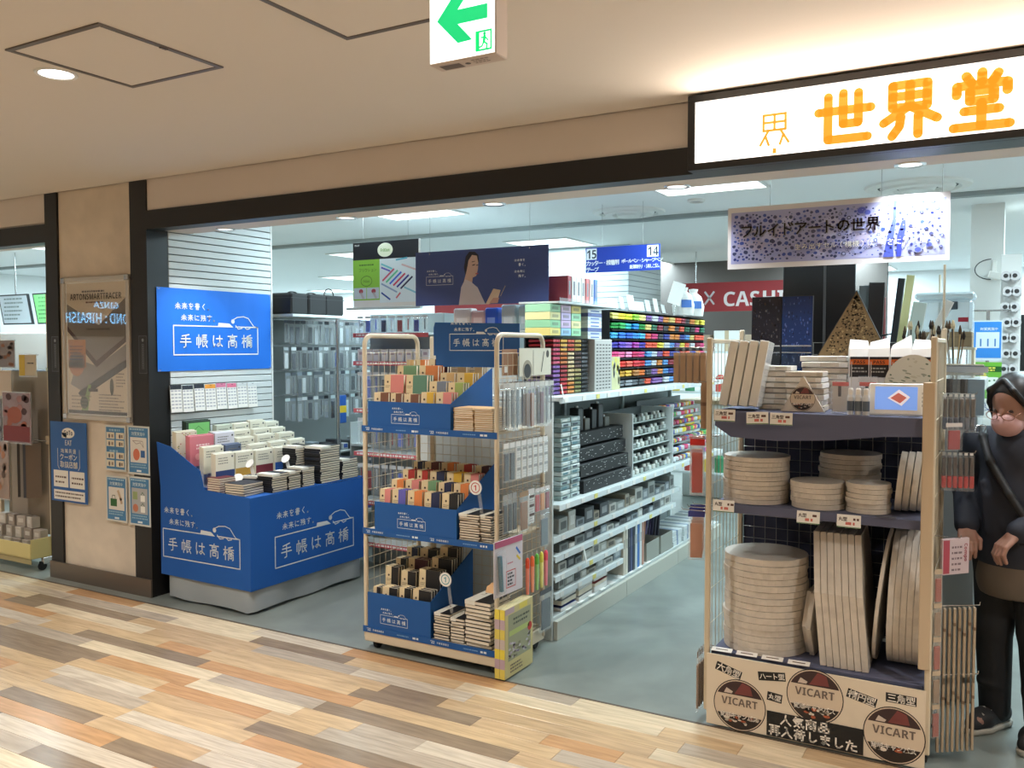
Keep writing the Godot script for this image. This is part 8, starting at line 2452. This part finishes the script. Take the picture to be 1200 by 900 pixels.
	# big menu boards on the wall behind, and a lit white counter
	for e in [[-9.5, -8.96, "pale white menu board in the left shop", rgb(186, 198, 206)], [-8.93, -8.3, "bright green menu board in the left shop", rgb(120, 206, 120)]]:
		var b := thing("menu_board", e[2], "sign", Vector3((e[0] + e[1]) * 0.5, 2.0, -5.5))
		part(b, "board", extrude(PackedVector2Array([Vector2(-0.31, 0.16), Vector2(0.22, 0.16), Vector2(0.31, -0.16), Vector2(-0.22, -0.16)]), 0.02), mat(rgb(30, 32, 36), 0.4))
		var p := ink()
		p.poly(PackedVector2Array([Vector2(-0.29, 0.145), Vector2(0.205, 0.145), Vector2(0.285, -0.145), Vector2(-0.205, -0.145)]), e[3])
		p.up()
		p.dashes(-0.2, 0.12, 0.15, 6, 0.042, 0.016, e[3].lerp(rgb(40, 60, 50), 0.55), rng)
		printed(b, p, Vector3(0, 0, 0.0006))
		part(b, "hanger", tube([Vector3(0, 0.16, -0.01), Vector3(0, 0.6, -0.01)], 0.008, 6), M.chrome)
	var wc := thing("white_counter", "white counter block behind the card rack in the left shop", "counter", Vector3(-9.0, 0, -5.6))
	part(wc, "body", cbox(Vector3(1.6, 1.75, 0.5), 0.01), M.white, Vector3(0, 0.875, 0))
	for k in 4:
		part(wc, "shelf_edge", cbox(Vector3(1.62, 0.03, 0.2), 0.004), mat(rgb(60, 64, 70), 0.4), Vector3(0, 0.4 + k * 0.32, 0.3))
	for k in 10:
		var b := thing("left_shop_box", "small coloured box on the dark counter ledge in the left shop, %s along" % ORD[k], "box", Vector3(-9.7 + k * 0.15, [0.415, 0.735, 1.055][k % 3] + 0.0005, -5.28), 0.1, "boxes on the left shop counter")
		part(b, "box", cbox(Vector3(0.1, 0.14, 0.08), 0.004), mat([rgb(90, 70, 60), rgb(206, 196, 186), rgb(120, 60, 70), rgb(70, 80, 110)][k % 4], 0.5), Vector3(0, 0.07, 0))
		part(b, "lid", cbox(Vector3(0.104, 0.02, 0.084), 0.002), M.card, Vector3(0, 0.15, 0))

# ------------------------------------------------------------------ the customer at the right edge
# distance field of tapered bones and ellipsoids, meshed as surface nets.
# each piece: ["b", a, b, ra, rb, k] bone | ["e", centre, radii, k] ellipsoid | ["c", centre, radii, k] ellipsoid cut away
func flesh(st: SurfaceTool, pieces: Array, cell: float, xf := Transform3D()) -> void:
	var lo := Vector3.ONE * 1e6
	var hi := -lo
	for q in pieces:
		if q[0] == "b":
			var r := Vector3.ONE * maxf(q[3], q[4])
			lo = lo.min(q[1] - r).min(q[2] - r)
			hi = hi.max(q[1] + r).max(q[2] + r)
		elif q[0] == "e":
			lo = lo.min(q[1] - q[2])
			hi = hi.max(q[1] + q[2])
	lo -= Vector3.ONE * cell * 2.5
	hi += Vector3.ONE * cell * 2.5
	var nx := int((hi.x - lo.x) / cell) + 2
	var ny := int((hi.y - lo.y) / cell) + 2
	var nz := int((hi.z - lo.z) / cell) + 2
	var f := PackedFloat32Array()
	f.resize(nx * ny * nz)
	f.fill(0.2)
	for q in pieces:
		var k: float = q[5] if q[0] == "b" else q[3]
		var m := Vector3.ONE * (k + cell * 2.0)
		var a: Vector3
		var b: Vector3
		if q[0] == "b":
			var r := Vector3.ONE * maxf(q[3], q[4])
			a = q[1].min(q[2]) - r - m
			b = q[1].max(q[2]) + r + m
		else:
			a = q[1] - q[2] - m
			b = q[1] + q[2] + m
		var i0 := maxi(0, int((a.x - lo.x) / cell))
		var i1 := mini(nx - 1, int((b.x - lo.x) / cell) + 1)
		var j0 := maxi(0, int((a.y - lo.y) / cell))
		var j1 := mini(ny - 1, int((b.y - lo.y) / cell) + 1)
		var k0 := maxi(0, int((a.z - lo.z) / cell))
		var k1 := mini(nz - 1, int((b.z - lo.z) / cell) + 1)
		var bone: bool = q[0] == "b"
		var cut: bool = q[0] == "c"
		var pa: Vector3 = q[1]
		var pb: Vector3 = q[2]
		var ab := pb - pa
		var l2 := ab.length_squared()
		for kk in range(k0, k1 + 1):
			for jj in range(j0, j1 + 1):
				var at_ := (kk * ny + jj) * nx
				for ii in range(i0, i1 + 1):
					var p := lo + Vector3(ii, jj, kk) * cell
					var d: float
					if bone:
						var t := clampf((p - pa).dot(ab) / l2, 0.0, 1.0)
						d = (p - pa - ab * t).length() - lerpf(q[3], q[4], t)
					else:
						var s := (p - pa) / pb
						var sl := s.length()
						d = (sl - 1.0) * minf(pb.x, minf(pb.y, pb.z)) if sl < 0.3 else sl * (sl - 1.0) / (s / pb).length()
					var old := f[at_ + ii]
					if cut:
						var h := clampf(0.5 - 0.5 * (old + d) / k, 0.0, 1.0)
						f[at_ + ii] = lerpf(old, -d, h) + k * h * (1.0 - h)
					else:
						var h := clampf(0.5 + 0.5 * (old - d) / k, 0.0, 1.0)
						f[at_ + ii] = lerpf(old, d, h) - k * h * (1.0 - h)
	var vert := {}
	var pos := PackedVector3Array()
	var off := [0, 1, nx, nx + 1, nx * ny, nx * ny + 1, nx * ny + nx, nx * ny + nx + 1]
	var edges := [[0, 1], [2, 3], [4, 5], [6, 7], [0, 2], [1, 3], [4, 6], [5, 7], [0, 4], [1, 5], [2, 6], [3, 7]]
	for kk in nz - 1:
		for jj in ny - 1:
			var base := (kk * ny + jj) * nx
			for ii in nx - 1:
				var n := base + ii
				var c := 0
				for e in 8:
					if f[n + off[e]] < 0.0:
						c += 1
				if c == 0 or c == 8:
					continue
				var sum := Vector3.ZERO
				var cnt := 0
				for e in edges:
					var fa := f[n + off[e[0]]]
					var fb := f[n + off[e[1]]]
					if (fa < 0.0) != (fb < 0.0):
						var t := fa / (fa - fb)
						var va := Vector3(e[0] & 1, (e[0] >> 1) & 1, e[0] >> 2)
						var vb := Vector3(e[1] & 1, (e[1] >> 1) & 1, e[1] >> 2)
						sum += va.lerp(vb, t)
						cnt += 1
				vert[n] = pos.size()
				pos.append(xf * (lo + (Vector3(ii, jj, kk) + sum / cnt) * cell))
	st.set_smooth_group(0)
	var step := [1, nx, nx * ny]
	for n in vert:
		for ax in 3:
			var s: int = step[ax]
			var fa := f[n]
			var fb := f[n + s]
			if (fa < 0.0) == (fb < 0.0):
				continue
			var u: int = step[(ax + 1) % 3]
			var v: int = step[(ax + 2) % 3]
			if not (vert.has(n - u) and vert.has(n - v) and vert.has(n - u - v)):
				continue
			var q := [pos[vert[n]], pos[vert[n - u]], pos[vert[n - u - v]], pos[vert[n - v]]]
			if fa < 0.0:
				q.reverse()
			for i in [0, 1, 2, 0, 2, 3]:
				st.add_vertex(q[i])

func shape(pieces: Array, cell: float, xf := Transform3D()) -> ArrayMesh:
	var st := SurfaceTool.new()
	st.begin(Mesh.PRIMITIVE_TRIANGLES)
	flesh(st, pieces, cell, xf)
	st.generate_normals()
	return st.commit()

func customer() -> void:
	var t := thing("person", "person in navy jacket, black trousers and mask looking down at the goods", "person", Vector3(0.028, 0.0, -4.12), -0.42)
	var skin := mat(rgb(150, 112, 96), 0.5)
	skin.subsurf_scatter_enabled = true
	skin.subsurf_scatter_strength = 0.12
	var navy := mat(rgb(30, 34, 46), 0.75)
	var black := mat(rgb(20, 20, 22), 0.8)
	var V := func(x: float, y: float, z: float) -> Vector3: return Vector3(x, y, z)
	var neck := Vector3(0, 1.24, 0.015)
	var headx := Transform3D(Basis(Vector3.UP, -0.12) * Basis(Vector3.RIGHT, 0.40), Vector3(0.0, 1.365, 0.07))
	var st := SurfaceTool.new()
	st.begin(Mesh.PRIMITIVE_TRIANGLES)
	# trunk, limbs
	var body := [["b", Vector3(0, 0.82, 0), Vector3(0, 0.98, 0), 0.12, 0.105, 0.05], ["b", Vector3(0, 0.98, 0), Vector3(0, 1.16, 0), 0.105, 0.115, 0.05], ["b", Vector3(-0.12, 1.19, 0), Vector3(0.12, 1.19, 0), 0.055, 0.055, 0.05], ["b", neck, Vector3(0, 1.33, 0.05), 0.05, 0.048, 0.02]]
	for s in [-1.0, 1.0]:
		var w := Vector3(-0.13, 0.865, 0.17) if s < 0 else Vector3(0.07, 0.875, 0.19)
		body.append(["b", Vector3(s * 0.16, 1.2, 0), Vector3(s * 0.205, 1.0, -0.01), 0.044, 0.037, 0.03])
		body.append(["b", Vector3(s * 0.205, 1.0, -0.01), w, 0.036, 0.026, 0.015])
		body.append(["b", Vector3(s * 0.08, 0.8, 0), Vector3(s * 0.085, 0.45, 0.015), 0.082, 0.05, 0.04])
		body.append(["b", Vector3(s * 0.085, 0.45, 0.015), Vector3(s * 0.09, 0.09, -0.02), 0.05, 0.034, 0.02])
		body.append(["b", Vector3(s * 0.09, 0.07, -0.02), Vector3(s * 0.1, 0.05, 0.11), 0.034, 0.026, 0.02])
	flesh(st, body, 0.014)
	# head: skull, brow, cheeks, jaw, nose, lips, ears, eye sockets
	var head := [["e", Vector3(0, 0.03, -0.012), Vector3(0.074, 0.092, 0.09), 0.02], ["e", Vector3(0, -0.02, 0.02), Vector3(0.064, 0.075, 0.066), 0.02], ["e", Vector3(0, -0.075, 0.04), Vector3(0.038, 0.034, 0.042), 0.03], ["b", Vector3(0, 0.012, 0.082), Vector3(0, -0.03, 0.1), 0.008, 0.013, 0.012], ["e", Vector3(0, -0.058, 0.083), Vector3(0.02, 0.008, 0.008), 0.008], ["b", Vector3(0, -0.05, 0.0), Vector3(0, -0.13, -0.03), 0.048, 0.05, 0.03]]
	for s in [-1.0, 1.0]:
		head.append(["e", Vector3(s * 0.034, -0.025, 0.062), Vector3(0.022, 0.02, 0.02), 0.02])
		head.append(["e", Vector3(s * 0.075, -0.008, -0.005), Vector3(0.009, 0.03, 0.017), 0.008])
		head.append(["c", Vector3(s * 0.03, 0.008, 0.093), Vector3(0.016, 0.01, 0.012), 0.012])
	flesh(st, head, 0.005, headx)
	# hands: palm, four bent fingers of unequal length, thumb leaving the side
	for s in [-1.0, 1.0]:
		var w := Vector3(-0.13, 0.865, 0.17) if s < 0 else Vector3(0.07, 0.875, 0.19)
		var b := Basis(Vector3.UP, -s * 0.55) * Basis(Vector3.RIGHT, 0.75)
		var hand := [["b", Vector3(0, 0, -0.01), Vector3(0, 0, 0.02), 0.025, 0.024, 0.012]]
		for i in 4:
			var x := (i - 1.5) * 0.0185
			var ln: float = [0.062, 0.072, 0.069, 0.054][i]
			hand.append(["b", Vector3(x * 0.7, 0.0, 0.012), Vector3(x, 0.002, 0.075), 0.013, 0.0105, 0.01])
			hand.append(["b", Vector3(x, 0.002, 0.075), Vector3(x, -0.012, 0.075 + ln * 0.5), 0.0098, 0.0088, 0.003])
			hand.append(["b", Vector3(x, -0.012, 0.075 + ln * 0.5), Vector3(x, -0.042, 0.075 + ln * 0.72), 0.0088, 0.0075, 0.003])
		hand.append(["b", Vector3(-s * 0.02, -0.004, 0.02), Vector3(-s * 0.046, -0.012, 0.05), 0.013, 0.011, 0.008])
		hand.append(["b", Vector3(-s * 0.046, -0.012, 0.05), Vector3(-s * 0.047, -0.026, 0.082), 0.0105, 0.0085, 0.003])
		flesh(st, hand, 0.004, Transform3D(b, w))
	st.generate_normals()
	part(t, "body", st.commit(), skin)
	# eyes
	for s in [-1.0, 1.0]:
		part(t, "eye", lathe([Vector2(0.0, 0.01), Vector2(0.007, 0.007), Vector2(0.01, 0.0), Vector2(0.007, -0.007), Vector2(0.0, -0.01)], 12, true), mat(rgb(60, 46, 42), 0.2), headx * Vector3(s * 0.03, 0.008, 0.073))
	# jacket
	var jk := [["b", Vector3(0, 0.78, 0.0), Vector3(0, 0.98, 0), 0.162, 0.145, 0.05], ["b", Vector3(0, 0.98, 0), Vector3(0, 1.15, 0.0), 0.142, 0.145, 0.05], ["b", Vector3(-0.135, 1.19, 0), Vector3(0.135, 1.19, 0), 0.075, 0.075, 0.06], ["b", Vector3(0, 1.22, 0), Vector3(0, 1.275, 0.02), 0.085, 0.075, 0.02], ["c", Vector3(0, 1.32, 0.03), Vector3(0.062, 0.07, 0.062), 0.008], ["c", Vector3(0, 0.60, 0.0), Vector3(0.24, 0.09, 0.24), 0.01]]
	for s in [-1.0, 1.0]:
		var w := Vector3(-0.13, 0.865, 0.17) if s < 0 else Vector3(0.07, 0.875, 0.19)
		var e := Vector3(s * 0.215, 1.0, -0.01)
		jk.append(["b", Vector3(s * 0.17, 1.195, 0), e, 0.072, 0.062, 0.03])
		jk.append(["b", e, w.lerp(e, 0.06), 0.06, 0.046, 0.015])
		jk.append(["e", e + Vector3(s * 0.02, 0.09, 0.03), Vector3(0.05, 0.012, 0.05), 0.012])
		jk.append(["e", e.lerp(w, 0.5) + Vector3(0, 0.03, 0), Vector3(0.012, 0.03, 0.05), 0.012])
	for k in 5:
		jk.append(["b", Vector3(-0.09 + 0.03 * k, 1.05 - 0.05 * (k % 3), 0.135), Vector3(-0.06 + 0.04 * k, 0.86 - 0.03 * (k % 2), 0.145), 0.01, 0.006, 0.02])
	part(t, "jacket", shape(jk, 0.009), navy)
	# beige hem of an overshirt below the jacket
	part(t, "shirt_hem", shape([["b", Vector3(0, 0.66, 0.0), Vector3(0, 0.76, 0.0), 0.155, 0.15, 0.04], ["c", Vector3(0, 0.50, 0), Vector3(0.3, 0.1, 0.3), 0.005]], 0.011), mat(rgb(96, 84, 72), 0.8))
	var tr := [["b", Vector3(-0.05, 0.74, 0), Vector3(0.05, 0.74, 0), 0.115, 0.115, 0.04]]
	for s in [-1.0, 1.0]:
		tr.append(["b", Vector3(s * 0.075, 0.76, 0), Vector3(s * 0.085, 0.45, 0.015), 0.1, 0.072, 0.03])
		tr.append(["b", Vector3(s * 0.085, 0.45, 0.015), Vector3(s * 0.09, 0.085, -0.02), 0.072, 0.06, 0.02])
		tr.append(["e", Vector3(s * 0.09, 0.2, 0.02), Vector3(0.05, 0.012, 0.05), 0.02])
	part(t, "trousers", shape(tr, 0.01), black)
	# shoes with pale soles and laces
	for s in [-1.0, 1.0]:
		var fx := Transform3D(Basis(Vector3.UP, s * 0.12), Vector3(s * 0.092, 0.0, -0.03 + (0.03 if s > 0 else 0.0)))
		part(t, "shoe", shape([["b", Vector3(0, 0.055, -0.035), Vector3(0, 0.055, 0.09), 0.044, 0.043, 0.02], ["b", Vector3(0, 0.045, 0.09), Vector3(0.0, 0.042, 0.15), 0.04, 0.032, 0.02], ["b", Vector3(0, 0.08, -0.02), Vector3(0, 0.1, 0.02), 0.042, 0.036, 0.02], ["c", Vector3(0, -0.03, 0.06), Vector3(0.2, 0.047, 0.3), 0.004]], 0.006, fx), mat(rgb(32, 32, 34), 0.7))
		part(t, "sole", shape([["b", Vector3(0, 0.02, -0.04), Vector3(0, 0.02, 0.09), 0.046, 0.046, 0.02], ["b", Vector3(0, 0.02, 0.09), Vector3(0, 0.02, 0.155), 0.044, 0.034, 0.02], ["c", Vector3(0, 0.075, 0.06), Vector3(0.4, 0.05, 0.5), 0.004], ["c", Vector3(0, -0.05, 0.06), Vector3(0.4, 0.052, 0.5), 0.004]], 0.006, fx), mat(rgb(170, 164, 152), 0.6))
		for k in 5:
			var z := 0.035 + k * 0.018
			part(t, "lace", tube([fx * Vector3(-0.026, 0.092 - k * 0.003, z), fx * Vector3(0.0, 0.108 - k * 0.005, z + 0.006), fx * Vector3(0.026, 0.092 - k * 0.003, z + 0.012)], 0.0035, 6), mat(rgb(190, 184, 174), 0.7))
		for j in [-1.0, 1.0]:
			var loop := []
			for k in 9:
				var a := TAU * k / 8.0
				loop.append(fx * Vector3(j * (0.022 + cos(a) * 0.018), 0.108 + sin(a) * 0.006, 0.035 + sin(a) * 0.014))
			part(t, "lace_loop", tube(loop, 0.0028, 5), mat(rgb(190, 184, 174), 0.7))
	# hair: cap with a side parting, tied behind, strands by the temples
	var hair := [["e", Vector3(0, 0.036, -0.018), Vector3(0.0795, 0.0965, 0.0935), 0.012], ["c", Vector3(0.0, -0.02, 0.1), Vector3(0.068, 0.104, 0.085), 0.02], ["e", Vector3(0, -0.01, -0.125), Vector3(0.036, 0.045, 0.036), 0.02], ["e", Vector3(0, -0.03, -0.055), Vector3(0.07, 0.06, 0.05), 0.03]]
	for s in [-1.0, 1.0]:
		hair.append(["b", Vector3(s * 0.004, 0.126, 0.03), Vector3(s * 0.05, 0.094, 0.055), 0.008, 0.009, 0.01])
		hair.append(["b", Vector3(s * 0.05, 0.094, 0.055), Vector3(s * 0.074, 0.03, 0.04), 0.009, 0.01, 0.01])
		hair.append(["b", Vector3(s * 0.074, 0.03, 0.04), Vector3(s * 0.08, -0.055, 0.03), 0.009, 0.004, 0.008])
		hair.append(["b", Vector3(s * 0.074, 0.04, 0.0), Vector3(s * 0.07, -0.05, -0.04), 0.016, 0.016, 0.02])
	part(t, "hair", shape(hair, 0.0055, headx), mat(rgb(18, 16, 17), 0.45))
	# mask and glasses
	part(t, "mask", shape([["e", Vector3(0, -0.046, 0.066), Vector3(0.06, 0.054, 0.055), 0.01], ["b", Vector3(-0.05, -0.03, 0.04), Vector3(-0.072, -0.01, 0.0), 0.006, 0.003, 0.006], ["b", Vector3(0.05, -0.03, 0.04), Vector3(0.072, -0.01, 0.0), 0.006, 0.003, 0.006], ["c", Vector3(0, -0.05, -0.06), Vector3(0.2, 0.2, 0.09), 0.004]], 0.005, headx), mat(rgb(190, 150, 148), 0.7))
	var gl := part(t, "glasses", tube([headx * Vector3(-0.008, 0.006, 0.108), headx * Vector3(0.0, 0.01, 0.112), headx * Vector3(0.008, 0.006, 0.108)], 0.0016, 6), mat(rgb(150, 100, 80), 0.3, 0.5))
	for s in [-1.0, 1.0]:
		var rim := []
		for k in 17:
			var a := TAU * k / 16.0
			rim.append(headx * Vector3(s * 0.033 + cos(a) * 0.025, 0.002 + sin(a) * 0.017, 0.106 - absf(s * 0.033 + cos(a) * 0.025) * 0.12))
		part(gl, "rim", tube(rim, 0.0016, 6), mat(rgb(150, 100, 80), 0.3, 0.5))
		part(gl, "temple", tube([headx * Vector3(s * 0.058, 0.004, 0.098), headx * Vector3(s * 0.08, 0.004, 0.02), headx * Vector3(s * 0.08, -0.01, -0.01)], 0.0015, 5), mat(rgb(150, 100, 80), 0.3, 0.5))
	# shoulder strap across the chest, buckle, and a bag at the hip
	var strap := []
	for q in [[-0.14, 1.262, 0.03], [-0.11, 1.235, 0.09], [-0.05, 1.14, 0.152], [0.03, 1.02, 0.162], [0.11, 0.9, 0.150], [0.165, 0.82, 0.09]]:
		strap.append(Vector3(q[0], q[1], q[2]))
	part(t, "shoulder_strap", shape([["b", strap[0], strap[1], 0.017, 0.017, 0.01], ["b", strap[1], strap[2], 0.017, 0.017, 0.01], ["b", strap[2], strap[3], 0.017, 0.017, 0.01], ["b", strap[3], strap[4], 0.017, 0.017, 0.01], ["b", strap[4], strap[5], 0.017, 0.017, 0.01]], 0.007), mat(rgb(14, 14, 15), 0.6))
	var bk := []
	for q in [[-0.018, -0.014], [0.018, -0.014], [0.018, 0.014], [-0.018, 0.014], [-0.018, -0.014]]:
		bk.append(Vector3(-0.125, 1.262, 0.08) + Vector3(q[0], q[1], -q[1] * 0.6))
	part(t, "buckle", tube(bk, 0.003, 6), M.chrome)
	part(t, "shoulder_bag", shape([["e", Vector3(0.2, 0.74, 0.03), Vector3(0.075, 0.12, 0.11), 0.02]], 0.012), mat(rgb(16, 16, 18), 0.7))
